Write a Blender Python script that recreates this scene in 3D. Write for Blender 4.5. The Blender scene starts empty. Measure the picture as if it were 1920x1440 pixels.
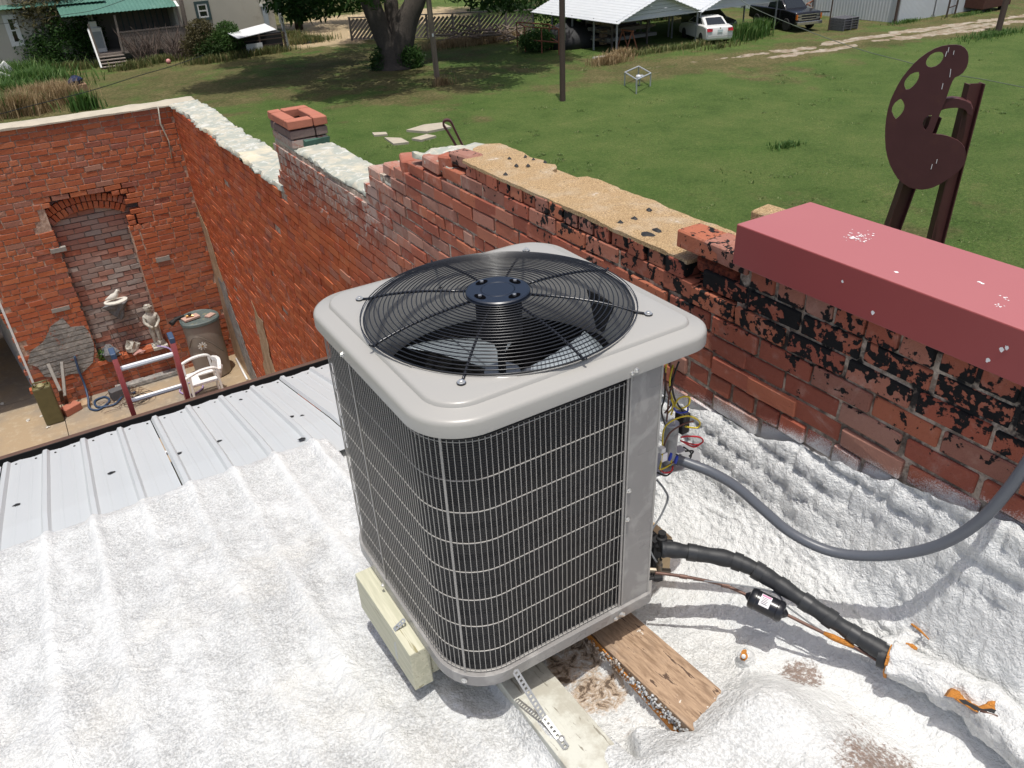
import bpy, math, random
import numpy as np
from mathutils import Vector, Matrix
from mathutils.geometry import tessellate_polygon

random.seed(7); rng = np.random.default_rng(7)
S = bpy.context.scene; COL = S.collection
PI = math.pi

# ------------------------------------------------------------------ camera
FOC, PITCH, ROLL, YAW = 1473.96, 0.54835881, 0.04909097, 0.5322817
_f = np.array([math.sin(YAW)*math.cos(PITCH), math.cos(YAW)*math.cos(PITCH), -math.sin(PITCH)])
_r0 = np.array([math.cos(YAW), -math.sin(YAW), 0.]); _d0 = np.cross(_f, _r0)
_r = _r0*math.cos(ROLL)+_d0*math.sin(ROLL); _d = -_r0*math.sin(ROLL)+_d0*math.cos(ROLL)
RC = np.array([_r, _d, _f])
cam_d = bpy.data.cameras.new('camera'); cam = bpy.data.objects.new('camera', cam_d); COL.objects.link(cam)
cam.matrix_world = Matrix(((_r[0], -_d[0], -_f[0], 0), (_r[1], -_d[1], -_f[1], 0), (_r[2], -_d[2], -_f[2], 0), (0, 0, 0, 1)))
cam_d.sensor_width = 36; cam_d.lens = FOC/1920*36; cam_d.clip_start = .05; cam_d.clip_end = 900
S.camera = cam

# ------------------------------------------------------------------ light
SUNT = (0.07, 0.15)                      # horizontal drift of a shadow per metre of height
elev = math.atan(1/math.hypot(*SUNT))
w = bpy.data.worlds.new("World"); S.world = w; w.use_nodes = True
nt = w.node_tree; bg = nt.nodes['Background']; sk = nt.nodes.new('ShaderNodeTexSky')
sk.sky_type = 'NISHITA'; sk.sun_disc = False; sk.sun_elevation = elev
sk.sun_rotation = math.atan2(-SUNT[0], -SUNT[1]); sk.air_density = .8; sk.dust_density = 4.0; sk.ozone_density = .4
nt.links.new(sk.outputs[0], bg.inputs[0]); bg.inputs[1].default_value = 0.135
sd = bpy.data.lights.new('sun', 'SUN'); sd.energy = 3.35; sd.angle = math.radians(.53); sd.color = (1, .975, .915)
so = bpy.data.objects.new('sun', sd); COL.objects.link(so)
so.rotation_euler = Vector((SUNT[0], SUNT[1], -1)).to_track_quat('-Z', 'Y').to_euler(); so.location = (0, 0, 20)
vs = S.view_settings; vs.view_transform = 'Standard'; vs.look = 'None'; vs.exposure = 0.0; vs.gamma = 1
S.cycles.max_bounces = 6 if hasattr(S, 'cycles') else 0

# ------------------------------------------------------------------ geometry of the view: pixel of the photo -> point on a real plane
def ray(u, v): return RC.T @ np.array([(u-960)/FOC, (v-720)/FOC, 1.])
def onz(u, v, z): d = ray(u, v); return d*(z/d[2])
def onx(u, v, x): d = ray(u, v); return d*(x/d[0])
def ony(u, v, y): d = ray(u, v); return d*(y/d[1])
def proj(p): c = RC @ np.array(p, float); return 960+FOC*c[0]/c[2], 720+FOC*c[1]/c[2], c[2]
G = -8.0      # lawn level, the camera stands at the origin
F0 = -6.27    # courtyard floor
def roofz(y): return -2.15-.135*(y-1.35) if y < 3.5 else -2.44-.262*(y-3.5)

# ------------------------------------------------------------------ node helper
class NT:
    def __init__(s, name):
        s.m = bpy.data.materials.new(name); s.m.use_nodes = True; s.t = s.m.node_tree
        s.b = s.t.nodes['Principled BSDF']; s._p = None
    def n(s, t, **k):
        x = s.t.nodes.new(t)
        for a, b in k.items(): setattr(x, a, b)
        return x
    def put(s, sock, v):
        if isinstance(v, bpy.types.NodeSocket): s.t.links.new(v, sock)
        elif isinstance(v, (tuple, list)) and len(v) == 3 and sock.type == 'RGBA': sock.default_value = (*v, 1)
        else: sock.default_value = v
    def pos(s):
        if s._p is None: s._p = s.n('ShaderNodeNewGeometry').outputs['Position']
        return s._p
    def scaled(s, sc, vec=None):
        x = s.n('ShaderNodeVectorMath', operation='MULTIPLY'); s.put(x.inputs[0], vec or s.pos()); x.inputs[1].default_value = sc
        return x.outputs[0]
    def noise(s, scale, detail=3, rough=.55, vec=None, dist=0, st=None):
        x = s.n('ShaderNodeTexNoise'); vec = vec or s.pos()
        if st: vec = s.scaled(st, vec)
        s.put(x.inputs['Vector'], vec); x.inputs['Scale'].default_value = scale
        x.inputs['Detail'].default_value = detail; x.inputs['Roughness'].default_value = rough; x.inputs['Distortion'].default_value = dist
        return x.outputs['Fac']
    def vor(s, scale, feature='F1', vec=None):
        x = s.n('ShaderNodeTexVoronoi', feature=feature); s.put(x.inputs['Vector'], vec or s.pos()); x.inputs['Scale'].default_value = scale
        return x.outputs['Distance']
    def rng(s, v, a, b, c=0., d=1., smooth=True):
        x = s.n('ShaderNodeMapRange', interpolation_type='SMOOTHSTEP' if smooth else 'LINEAR'); s.put(x.inputs['Value'], v)
        for k, q in zip(('From Min', 'From Max', 'To Min', 'To Max'), (a, b, c, d)): s.put(x.inputs[k], q)
        return x.outputs['Result']
    def math(s, op, a, b=0., c=0.):
        x = s.n('ShaderNodeMath', operation=op); s.put(x.inputs[0], a); s.put(x.inputs[1], b); s.put(x.inputs[2], c); return x.outputs[0]
    def mix(s, f, a, b):
        x = s.n('ShaderNodeMix', data_type='RGBA'); s.put(x.inputs[0], f); s.put(x.inputs[6], a); s.put(x.inputs[7], b)
        return x.outputs[2]
    def mul(s, a, b):
        x = s.n('ShaderNodeMix', data_type='RGBA', blend_type='MULTIPLY'); x.inputs[0].default_value = 1
        s.put(x.inputs[6], a); s.put(x.inputs[7], b); return x.outputs[2]
    def attr(s, name): return s.n('ShaderNodeAttribute', attribute_name=name).outputs['Fac']
    def xyz(s):
        x = s.n('ShaderNodeSeparateXYZ'); s.put(x.inputs[0], s.pos()); return x.outputs
    def ramp(s, v, stops):
        x = s.n('ShaderNodeValToRGB'); s.put(x.inputs[0], v); e = x.color_ramp.elements
        while len(e) < len(stops): e.new(.5)
        for q, (p, c) in zip(e, stops): q.position = p; q.color = (*c, 1)
        return x.outputs[0]
    def done(s, col, rough=.6, metal=0., bump=None, bs=.5, bd=.01, spec=None, trans=None):
        s.put(s.b.inputs['Base Color'], col); s.put(s.b.inputs['Roughness'], rough); s.put(s.b.inputs['Metallic'], metal)
        if spec is not None: s.b.inputs['Specular IOR Level'].default_value = spec
        if trans: s.b.inputs['Transmission Weight'].default_value = trans
        if bump is not None:
            x = s.n('ShaderNodeBump'); x.inputs['Strength'].default_value = bs; x.inputs['Distance'].default_value = bd
            s.put(x.inputs['Height'], bump); s.t.links.new(x.outputs[0], s.b.inputs['Normal'])
        return s.m
def simple(name, c, rough=.6, metal=0., var=.18, sc=6., bump=.0, bsc=60., bd=.003, spec=None, dirt=None, dsc=3., dlo=.55, dhi=.75):
    g = NT(name); n = g.noise(sc, 4)
    col = g.mix(n, tuple(x*(1-var) for x in c), tuple(min(1, x*(1+var)) for x in c))
    if dirt: col = g.mix(g.rng(g.noise(dsc, 5, .65), dlo, dhi), col, dirt)
    return g.done(col, rough, metal, g.noise(bsc, 3) if bump else None, bump, bd, spec)

# ------------------------------------------------------------------ mesh helper
ORG = {}
class MB:
    def __init__(s): s.v = []; s.f = []; s.mi = []; s.a = []
    def add(s, vs_, fs, mi=0, av=0.):
        o = len(s.v); s.v += [tuple(map(float, p)) for p in vs_]; s.f += [tuple(i+o for i in f) for f in fs]; s.mi += [mi]*len(fs); s.a += [av]*len(fs)
    def box(s, a, b, R=None, c=None, mi=0, av=0., jit=0.):
        x0, y0, z0 = a; x1, y1, z1 = b
        p = [(x0, y0, z0), (x1, y0, z0), (x1, y1, z0), (x0, y1, z0), (x0, y0, z1), (x1, y0, z1), (x1, y1, z1), (x0, y1, z1)]
        if jit: p = [tuple(q+random.uniform(-jit, jit) for q in v) for v in p]
        if R is not None:
            c = Vector(c) if c is not None else Vector(((x0+x1)/2, (y0+y1)/2, (z0+z1)/2)); p = [tuple(R @ (Vector(q)-c)+c) for q in p]
        s.add(p, [(0, 3, 2, 1), (4, 5, 6, 7), (0, 1, 5, 4), (1, 2, 6, 5), (2, 3, 7, 6), (3, 0, 4, 7)], mi, av)
    def obox(s, c, ax, ay, az, mi=0, av=0.):       # centre, three half-axis vectors
        c, ax, ay, az = map(np.array, (c, ax, ay, az))
        p = [c+i*ax+j*ay+k*az for k in (-1, 1) for i, j in ((-1, -1), (1, -1), (1, 1), (-1, 1))]
        s.add(p, [(0, 3, 2, 1), (4, 5, 6, 7), (0, 1, 5, 4), (1, 2, 6, 5), (2, 3, 7, 6), (3, 0, 4, 7)], mi, av)
    def bar(s, p, q, w, h=None, up=(0, 0, 1), mi=0):
        p = np.array(p, float); q = np.array(q, float); d = q-p; L = np.linalg.norm(d); d /= L; up = np.array(up, float)
        if abs(d@up) > .97: up = np.array([1., 0, 0])
        a = np.cross(d, up); a /= np.linalg.norm(a); b = np.cross(a, d); s.obox((p+q)/2, d*L/2, a*w/2, b*(h or w)/2, mi)
    def tube(s, pts, r, n=8, closed=False, mi=0, cap=True):
        P = [np.array(p, float) for p in pts]; m = len(P); rr = r if hasattr(r, '__len__') else [r]*m; up = np.array([0, 0, 1.]); vs_ = []; fs = []; a = None
        for i in range(m):
            if closed: t = P[(i+1) % m]-P[i-1]
            else: t = P[min(i+1, m-1)]-P[max(i-1, 0)]
            t = t/(np.linalg.norm(t)+1e-12)
            if a is None: a = np.cross(t, up if abs(t[2]) < .95 else np.array([1., 0, 0]))
            a = a-t*(a@t); a /= np.linalg.norm(a); b = np.cross(t, a)
            for k in range(n): an = 2*PI*k/n; vs_.append(P[i]+rr[i]*(a*math.cos(an)+b*math.sin(an)))
        for i in range(m if closed else m-1):
            for k in range(n): fs.append((i*n+k, i*n+(k+1) % n, ((i+1) % m)*n+(k+1) % n, ((i+1) % m)*n+k))
        if cap and not closed: fs += [tuple(range(n))[::-1], tuple((m-1)*n+k for k in range(n))]
        s.add(vs_, fs, mi)
    def lathe(s, prof, c, n=24, axis=None, mi=0, sy=1.):
        ax = Vector(axis) if axis is not None else Vector((0, 0, 1)); Q = ax.to_track_quat('Z', 'Y').to_matrix(); c = Vector(c); vs_ = []; fs = []
        for r, z in prof:
            for k in range(n): an = 2*PI*k/n; vs_.append(tuple(Q @ Vector((r*math.cos(an), r*sy*math.sin(an), z))+c))
        for i in range(len(prof)-1):
            for k in range(n): fs.append((i*n+k, i*n+(k+1) % n, (i+1)*n+(k+1) % n, (i+1)*n+k))
        if prof[0][0] > 1e-4: fs.append(tuple(range(n))[::-1])
        if prof[-1][0] > 1e-4: fs.append(tuple((len(prof)-1)*n+k for k in range(n)))
        s.add(vs_, fs, mi)
    def plate(s, loops, nrm, th, mi=0):            # loops of 3D points on one plane, first is the outline, the others are holes
        nrm = np.array(nrm, float); nrm /= np.linalg.norm(nrm); L = [[np.array(p, float) for p in lp] for lp in loops]
        tri = tessellate_polygon([[Vector(p) for p in lp] for lp in L]); al = [p for lp in L for p in lp]; m = len(al)
        vs_ = al+[p-nrm*th for p in al]; fs = [tuple(t) for t in tri]+[tuple(i+m for i in t[::-1]) for t in tri]; o = 0
        for lp in L:
            k = len(lp)
            for i in range(k): fs.append((o+i, o+(i+1) % k, m+o+(i+1) % k, m+o+i))
            o += k
        s.add(vs_, fs, mi)
    def build(s, name, mat, parent=None, smooth=False, bevel=0., attr=False, fix=True):
        me = bpy.data.meshes.new(name); V = np.array(s.v, float).reshape(-1, 3)
        if parent is not None: V = V-np.array(ORG.get(parent.name, (0, 0, 0)))
        me.from_pydata(V.tolist(), [], s.f)
        for m in (mat if isinstance(mat, (list, tuple)) else [mat]): me.materials.append(m)
        if any(s.mi): me.polygons.foreach_set('material_index', s.mi)
        if attr: at = me.attributes.new('bv', 'FLOAT', 'FACE'); at.data.foreach_set('value', s.a)
        me.update()
        if fix:
            import bmesh
            b = bmesh.new(); b.from_mesh(me); bmesh.ops.recalc_face_normals(b, faces=b.faces); b.to_mesh(me); b.free()
        if smooth: me.polygons.foreach_set('use_smooth', [True]*len(me.polygons)); 
        o = bpy.data.objects.new(name, me); COL.objects.link(o)
        if smooth == 2: me.set_sharp_from_angle(angle=math.radians(35))
        if bevel:
            q = o.modifiers.new('b', 'BEVEL'); q.width = bevel; q.segments = 2; q.limit_method = 'ANGLE'; q.angle_limit = math.radians(40)
        if parent is not None: o.parent = parent; ORG[o.name] = ORG.get(parent.name, (0, 0, 0))
        return o
def tag(o, label=None, cat=None, group=None, kind=None):
    for k, v in (('label', label), ('category', cat), ('group', group), ('kind', kind)):
        if v: o[k] = v
    return o
def thing(name, loc, label, cat, group=None):
    o = bpy.data.objects.new(name, None); COL.objects.link(o); o.location = tuple(map(float, loc)); ORG[o.name] = tuple(map(float, loc))
    return tag(o, label, cat, group)
def npmesh(name, V, Fq, mat, parent=None, smooth=False, attrs=None):
    me = bpy.data.meshes.new(name); V = np.asarray(V, np.float32)
    if parent is not None: V = V-np.array(ORG.get(parent.name, (0, 0, 0)), np.float32)
    k = Fq.shape[1]; me.vertices.add(len(V)); me.vertices.foreach_set('co', V.ravel()); me.loops.add(Fq.size); me.loops.foreach_set('vertex_index', Fq.ravel().astype(np.int32))
    me.polygons.add(len(Fq)); me.polygons.foreach_set('loop_start', np.arange(0, Fq.size, k, dtype=np.int32)); me.polygons.foreach_set('loop_total', np.full(len(Fq), k, np.int32))
    me.materials.append(mat)
    for nme, (dom, arr) in (attrs or {}).items(): a = me.attributes.new(nme, 'FLOAT', dom); a.data.foreach_set('value', np.asarray(arr, np.float32))
    me.update(calc_edges=True); me.validate()
    if smooth: me.polygons.foreach_set('use_smooth', [True]*len(me.polygons))
    o = bpy.data.objects.new(name, me); COL.objects.link(o)
    if parent is not None: o.parent = parent; ORG[o.name] = ORG.get(parent.name, (0, 0, 0))
    return o
def place(parent, name, mesh, loc, rot=(0, 0, 0)):
    o = bpy.data.objects.new(name, mesh); COL.objects.link(o); o.parent = parent
    o.location = np.array(loc)-np.array(ORG.get(parent.name, (0, 0, 0))); o.rotation_euler = rot; return o

def vnoise(X, Y, sc, seed):
    r = np.random.default_rng(seed); T = r.random((257, 257)); x = X/sc+1000.3; y = Y/sc+1000.7
    i = np.floor(x).astype(int); j = np.floor(y).astype(int); fx = x-i; fy = y-j; fx = fx*fx*(3-2*fx); fy = fy*fy*(3-2*fy); i %= 256; j %= 256
    return (T[i, j]*(1-fx)+T[i+1, j]*fx)*(1-fy)+(T[i, j+1]*(1-fx)+T[i+1, j+1]*fx)*fy-.5
def fbm(X, Y, sc, seed, o=4, g=.5):
    return sum(vnoise(X, Y, sc/2**k, seed+k)*g**k for k in range(o))
def sm(x, a, b): t = np.clip((x-a)/(b-a), 0, 1); return t*t*(3-2*t)

# ------------------------------------------------------------------ foliage
def leaves(name, clumps, n, size, mat, parent=None, flat=.6, shell=.55):
    cl = np.array([(c[0], c[1], c[2], *(c[3] if hasattr(c[3], '__len__') else (c[3],)*3)) for c in clumps], float)
    wgt = cl[:, 3]*cl[:, 4]*cl[:, 5]; idx = rng.choice(len(cl), n, p=wgt/wgt.sum()); d = rng.normal(size=(n, 3)); d /= np.linalg.norm(d, axis=1)[:, None]
    rad = shell+(1-shell)*rng.random(n)**.7; rad *= (.8+.4*rng.random(n))
    P = cl[idx, :3]+d*rad[:, None]*cl[idx, 3:]
    a = rng.normal(size=(n, 3)); a /= np.linalg.norm(a, axis=1)[:, None]; b = np.cross(a, rng.normal(size=(n, 3))); b /= np.linalg.norm(b, axis=1)[:, None]
    s_ = size*(.6+.8*rng.random(n))[:, None]; V = np.stack([P-a*s_, P+b*s_*flat*.5-a*s_*.1, P+a*s_, P-b*s_*flat*.5-a*s_*.1], 1).reshape(-1, 3)
    # clump-level and leaf-level tint
    ct = rng.random(len(cl)); bv = np.clip(ct[idx]*.55+rng.random(n)*.45, 0, 1)
    return npmesh(name, V, np.arange(4*n).reshape(n, 4), mat, parent, attrs={'bv': ('FACE', bv)})
def blades(name, pts, h, wd, lean, mat, parent=None):
    n = len(pts); P = np.array(pts, float); hh = h*(.5+.7*rng.random(n)); an = rng.random(n)*2*PI; ln = lean*rng.random(n)*hh
    a = np.stack([np.cos(an), np.sin(an), 0*an], 1); b = np.stack([-np.sin(an), np.cos(an), 0*an], 1); wv = b*(wd*(.6+.8*rng.random(n)))[:, None]
    mid = P+a*(ln*.35)[:, None]+np.array([0, 0, 1])*(hh*.6)[:, None]; tip = P+a*ln[:, None]+np.array([0, 0, 1])*hh[:, None]
    V = np.stack([P-wv, P+wv, mid+wv*.8, tip, mid-wv*.8], 1).reshape(-1, 3); i = np.arange(n)*5
    Fq = np.concatenate([np.stack([i, i+1, i+2, i+4], 1), np.stack([i+4, i+2, i+3, i+3], 1)])
    me_f = [tuple(x) if x[2] != x[3] else tuple(x[:3]) for x in Fq.tolist()]
    me = bpy.data.meshes.new(name); V = V-np.array(ORG.get(parent.name, (0, 0, 0))) if parent is not None else V
    me.from_pydata(V.tolist(), [], me_f); me.materials.append(mat); bv = np.tile(rng.random(n), 2); at = me.attributes.new('bv', 'FLOAT', 'FACE'); at.data.foreach_set('value', bv); me.update()
    o = bpy.data.objects.new(name, me); COL.objects.link(o)
    if parent is not None: o.parent = parent; ORG[o.name] = ORG.get(parent.name, (0, 0, 0))
    return o
def disc_pts(c, rx, ry, n, z=None):
    r = np.minimum(np.abs(rng.normal(size=n))*.55, 1.7); a = rng.random(n)*2*PI; return np.stack([c[0]+rx*r*np.cos(a), c[1]+ry*r*np.sin(a), np.full(n, c[2] if z is None else z)], 1)
def leafmat(name, c0, c1, c2=None, rough=.6):
    g = NT(name); v = g.attr('bv'); st = [(0, c0), (.6, c1)]+([(1., c2)] if c2 else [])
    col = g.ramp(v, st); g.b.inputs['Subsurface Weight'].default_value = 0
    g.done(col, rough, spec=.3); tr = g.n('ShaderNodeBsdfTranslucent'); g.put(tr.inputs[0], col); mx = g.n('ShaderNodeMixShader'); mx.inputs[0].default_value = .3
    out = g.t.nodes['Material Output']; g.t.links.new(g.b.outputs[0], mx.inputs[1]); g.t.links.new(tr.outputs[0], mx.inputs[2]); g.t.links.new(mx.outputs[0], out.inputs[0]); return g.m

# ------------------------------------------------------------------ materials
def foam_mat(name, dirt=1., warm=0.):
    g = NT(name); x, y, z = g.xyz()
    fine = g.noise(150, 4, .6); mid = g.noise(42, 4, .6); big = g.math('ADD', g.math('MULTIPLY', g.noise(2.2, 4, .6), .5), g.math('MULTIPLY', g.noise(11, 4, .65, st=(1, .45, 1)), .5))
    speck = g.rng(g.noise(125, 4, .72, st=(1, .8, 1)), .46, .55)
    flat = g.math('SUBTRACT', 1.0, g.math('MULTIPLY', g.attr('clean'), .75)); flat = g.math('MAXIMUM', flat, 0.)                             # dust settles on the flat of the roof, not on the wall
    dz = g.math('MULTIPLY', g.math('MULTIPLY', g.rng(big, .34, .64), flat), dirt)
    col = g.mix(g.math('MULTIPLY', speck, g.math('ADD', g.math('MULTIPLY', dz, .80), .03)), (.77, .78, .77), (.20, .20, .195))
    col = g.mix(g.math('MULTIPLY', dz, .55), col, (.52, .525, .52))
    yel = g.rng(g.noise(1.7, 4, .6, vec=g.scaled((1, 1, 3))), .55, .74)
    col = g.mix(g.math('MULTIPLY', yel, .18), col, (.78, .72, .60))
    # rusty leaf stains near the board trough and the pipe
    sx = g.noise(26, 7, .75, dist=.7); sy = g.noise(75, 6, .78)
    def blob(cx, cy, r0, r1):
        a = g.math('SUBTRACT', x, cx); b = g.math('SUBTRACT', y, cy)
        return g.rng(g.math('SQRT', g.math('ADD', g.math('MULTIPLY', a, a), g.math('MULTIPLY', b, b))), r1, r0)
    m = g.math('MAXIMUM', blob(1.53, .93, .02, .16), g.math('MULTIPLY', blob(1.40, .56, .03, .34), 1.0))
    m = g.math('MAXIMUM', m, g.math('MULTIPLY', blob(1.50, .70, .02, .2), .75))
    m2 = g.math('MAXIMUM', g.math('MAXIMUM', blob(1.02, 1.28, .05, .17), blob(1.03, 1.45, .08, .2)), g.math('MULTIPLY', blob(1.0, 1.12, .02, .12), .7))
    col = g.mix(g.math('MULTIPLY', g.rng(g.math('MULTIPLY', sx, m2), .34, .52), .75), col, (.42, .27, .14))
    col = g.mix(g.math('MULTIPLY', g.rng(g.math('MULTIPLY', sx, m2), .50, .58), .85), col, (.07, .045, .03))
    col = g.mix(g.math('MULTIPLY', g.rng(g.math('MULTIPLY', sy, m), .36, .50), .85), col, (.20, .12, .08))
    h = g.math('ADD', g.math('MULTIPLY', fine, .35), mid)
    return g.done(col, .5, 0, h, .85, .02, spec=.35)
m_foam = foam_mat('sprayed_foam'); m_foam_clean = foam_mat('sprayed_foam_clean', .2)

def brick_mat(name, single, near=False, pal=0):
    g = NT(name); x, y, z = g.xyz()
    r = g.n('ShaderNodeObjectInfo').outputs['Random'] if single else g.attr('bv')
    if near: st = [(0, (.37, .105, .065)), (.2, (.42, .145, .09)), (.42, (.32, .095, .065)), (.6, (.46, .16, .09)), (.78, (.41, .185, .135)), (.9, (.30, .135, .10)), (1, (.45, .25, .19))]
    if pal == 0 and near: col = g.mix(g.math('MULTIPLY', g.rng(y, 4.6, 6.0), g.rng(z, -1.9, -2.3)), g.ramp(r, st), g.ramp(r, [(0, (.54, .125, .048)), (.3, (.60, .155, .058)), (.5, (.50, .11, .048)), (.7, (.64, .18, .07)), (.9, (.52, .155, .085)), (.95, (.40, .115, .07)), (1, (.55, .24, .15))]))
    elif pal == 0: st = [(0, (.52, .12, .052)), (.25, (.56, .145, .06)), (.5, (.46, .11, .055)), (.7, (.60, .165, .07)), (.85, (.50, .155, .09)), (.95, (.38, .115, .075)), (1, (.52, .23, .15))]
    else: st = [(0, (.40, .32, .28)), (.25, (.42, .20, .15)), (.45, (.38, .33, .30)), (.65, (.44, .16, .10)), (.8, (.48, .41, .36)), (1, (.33, .28, .26))]
    col = col if near else (g.mul(g.ramp(r, st), (.90, 1.08, 1.15)) if pal == 0 else g.ramp(r, st))
    col = g.mix(g.math('MULTIPLY', g.noise(55, 5, .7), .45), col, g.mul(col, (.6, .55, .55)))
    blot = g.rng(g.noise(16, 4, .6), .55, .75); col = g.mix(g.math('MULTIPLY', blot, .4), col, (.50, .30, .24))
    eff = g.rng(g.noise(4.5, 6, .72, dist=.6), .56, .74); col = g.mix(g.math('MULTIPLY', eff, .40 if near else .22), col, (.55, .43, .38))
    pits = g.rng(g.noise(160, 3, .6), .62, .72); col = g.mix(g.math('MULTIPLY', pits, .5), col, (.12, .04, .03))
    rough = .85
    if near:
        # old tar splashed over the parapet: thick under the cap, thinning downwards
        dark = g.noise(9.5, 5, .62, dist=.8); spl = g.noise(38, 3, .55)
        thr = g.rng(z, -1.60, -1.18, .70, .465, False); thr = g.math('ADD', thr, g.rng(z, -1.14, -1.11, 0, .07)); thr = g.math('ADD', thr, g.rng(y, 2.0, 5.2, 0., .16, False))
        tar = g.rng(g.math('ADD', g.math('MULTIPLY', dark, .55), g.math('MULTIPLY', spl, .45)), thr, g.math('ADD', thr, .025))
        tar = g.math('MULTIPLY', tar, g.rng(z, -2.2, -1.9)); tar = g.math('MULTIPLY', tar, g.rng(y, 6.2, 5.2))
        col = g.mix(tar, col, (.012, .012, .013)); lime = g.math('MULTIPLY', g.rng(g.math('ADD', g.noise(11, 6, .7, dist=.8), g.rng(z, -2.5, -1.7, -.16, .10, False)), .50, .62), g.rng(y, 4.3, 5.4)); lime = g.math('MULTIPLY', lime, g.rng(z, -2.9, -2.3)); col = g.mix(g.math('MULTIPLY', lime, .75), col, (.50, .45, .40)); 
        # white coating misted onto the lower courses, its edge falling with the roof
        ln = g.math('ADD', g.math('MULTIPLY', y, .2), z); ln = g.math('ADD', ln, g.math('MULTIPLY', g.math('SUBTRACT', g.noise(6, 5, .65), .5), .16))
        ln = g.math('ADD', ln, g.math('MULTIPLY', g.math('SUBTRACT', g.noise(240, 3, .7), .5), .14))
        wh = g.math('MULTIPLY', g.rng(ln, -1.285, -1.35), g.rng(y, 3.75, 3.45)); col = g.mix(wh, col, (.78, .77, .76))
    b = g.math('ADD', g.math('MULTIPLY', g.noise(70, 5, .7), 1.), g.math('MULTIPLY', g.noise(260, 3, .6), .4))
    return g.done(col, rough, 0, b, .6, .006 if single else .0015, spec=.2)
m_brick_near = brick_mat('weathered_brick_tarred', True, True); m_brick_bulk = brick_mat('weathered_brick_bulk', False, True)
m_brick_far = brick_mat('old_red_brick', True); m_brick_far_b = brick_mat('old_red_brick_bulk', False)
m_infill = brick_mat('limewashed_infill_brick', False, False, 1); m_arch = brick_mat('arch_brick_clay', True)
g = NT('lime_mortar'); m_mortar = g.done(g.mix(g.rng(g.noise(26, 5, .7), .4, .62), (.40, .26, .19), (.60, .44, .34)), .95, 0, g.noise(80, 5, .7), .8, .01)
g = NT('near_mortar'); x, y, z = g.xyz(); c = g.mix(g.rng(g.noise(26, 5, .7), .4, .62), (.30, .23, .18), (.64, .54, .44))
c = g.mix(g.math('MULTIPLY', g.rng(g.noise(10, 5, .6), .48, .58), g.rng(z, -1.75, -1.2)), c, (.012, .012, .013)); lnn = g.math('ADD', g.math('MULTIPLY', y, .2), z)
c = g.mix(g.math('MULTIPLY', g.rng(lnn, -1.33, -1.38), g.rng(y, 3.75, 3.45)), c, (.74, .73, .72)); m_mortar_near = g.done(c, .95, 0, g.noise(80, 5, .7), .9, .012)
g = NT('gritty_tan_cap'); c = g.mix(g.rng(g.noise(190, 3, .7), .35, .65), (.27, .165, .07), (.62, .44, .245)); c = g.mix(g.math('MULTIPLY', g.rng(g.noise(7, 5, .65), .45, .7), .35), c, (.55, .48, .38))
c = g.mix(g.rng(g.noise(75, 4, .7), .62, .66), c, (.10, .07, .045)); c = g.mix(g.math('MULTIPLY', g.rng(g.noise(3.5, 5, .7), .64, .67), .7), c, (.66, .60, .52)); m_grit = g.done(c, .95, 0, g.math('ADD', g.noise(260, 3, .7), g.math('MULTIPLY', g.noise(30, 3), .6)), .9, .006)
g = NT('flaking_mortar_cap'); nn = g.noise(7, 6, .68, dist=1.); c = g.mix(g.rng(nn, .42, .56), (.50, .47, .38), (.36, .38, .33)); c = g.mix(g.math('MULTIPLY', g.rng(g.noise(9, 6, .72, dist=.8), .54, .60), .8), c, (.60, .60, .55))
c = g.mix(g.math('MULTIPLY', g.rng(g.noise(1.6, 3), .56, .66), .8), c, (.66, .58, .42)); m_cap = g.done(c, .85, 0, g.noise(14, 6, .65, dist=1.), .4, .015)
g = NT('grey_plaster'); c = g.mix(g.rng(g.noise(6, 6, .7, dist=.5), .35, .65), (.20, .195, .185), (.40, .38, .35)); xx, yy_, zz = g.xyz(); fr_ = g.math('FRACT', g.math('ADD', g.math('DIVIDE', zz, .078), g.math('MULTIPLY', g.noise(3, 3), .5))); ln_ = g.rng(fr_, .16, .02); c = g.mix(g.math('MULTIPLY', ln_, g.rng(g.noise(4, 4), .40, .55)), c, (.12, .11, .10)); c = g.mix(g.rng(g.noise(9, 6, .75), .60, .66), c, (.36, .13, .085)); m_plaster = g.done(c, .9, 0, g.math('SUBTRACT', g.noise(18, 6, .7), ln_), .9, .02)
g = NT('tan_plaster'); c = g.mix(g.rng(g.noise(6, 6, .7), .35, .65), (.33, .21, .12), (.50, .36, .23)); m_tan = g.done(c, .9, 0, g.noise(18, 6, .7), .9, .02)
m_lid = simple('painted_grey_steel', (.38, .37, .345), .32, 0, .015, 2, spec=.5)
g = NT('scuffed_grey_steel'); st = g.rng(g.noise(9, 5, .6, dist=1.2), .46, .62); m_panel = g.done(g.mix(st, (.27, .26, .25), (.35, .34, .325)), g.rng(g.noise(7, 3), .3, .7, .22, .45), 0, None, spec=.5)
m_wire = simple('grille_wire_paint', (.36, .345, .32), .4, 0, .02)
m_black = simple('black_gloss_paint', (.012, .013, .017), .28, 0, .1, spec=.6)
m_blackm = simple('black_matt', (.015, .015, .016), .7, 0, .2)
g = NT('coil_fins'); wv = g.n('ShaderNodeTexWave', wave_type='BANDS', bands_direction='Z'); g.put(wv.inputs[0], g.pos()); wv.inputs['Scale'].default_value = 42; wv.inputs['Distortion'].default_value = .4
m_coil = g.done(g.mix(g.math('MULTIPLY', wv.outputs['Fac'], g.noise(20, 3)), (.004, .004, .005), (.028, .028, .03)), .6, 0, wv.outputs['Fac'], .6, .004)
m_screw = simple('zinc_screw', (.72, .72, .70), .3, .8, .05); m_galv = simple('galvanised_strap', (.50, .51, .51), .45, .6, .1, 30)
m_alu = simple('blade_aluminium', (.27, .31, .34), .4, .2, .06, 8)
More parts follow.
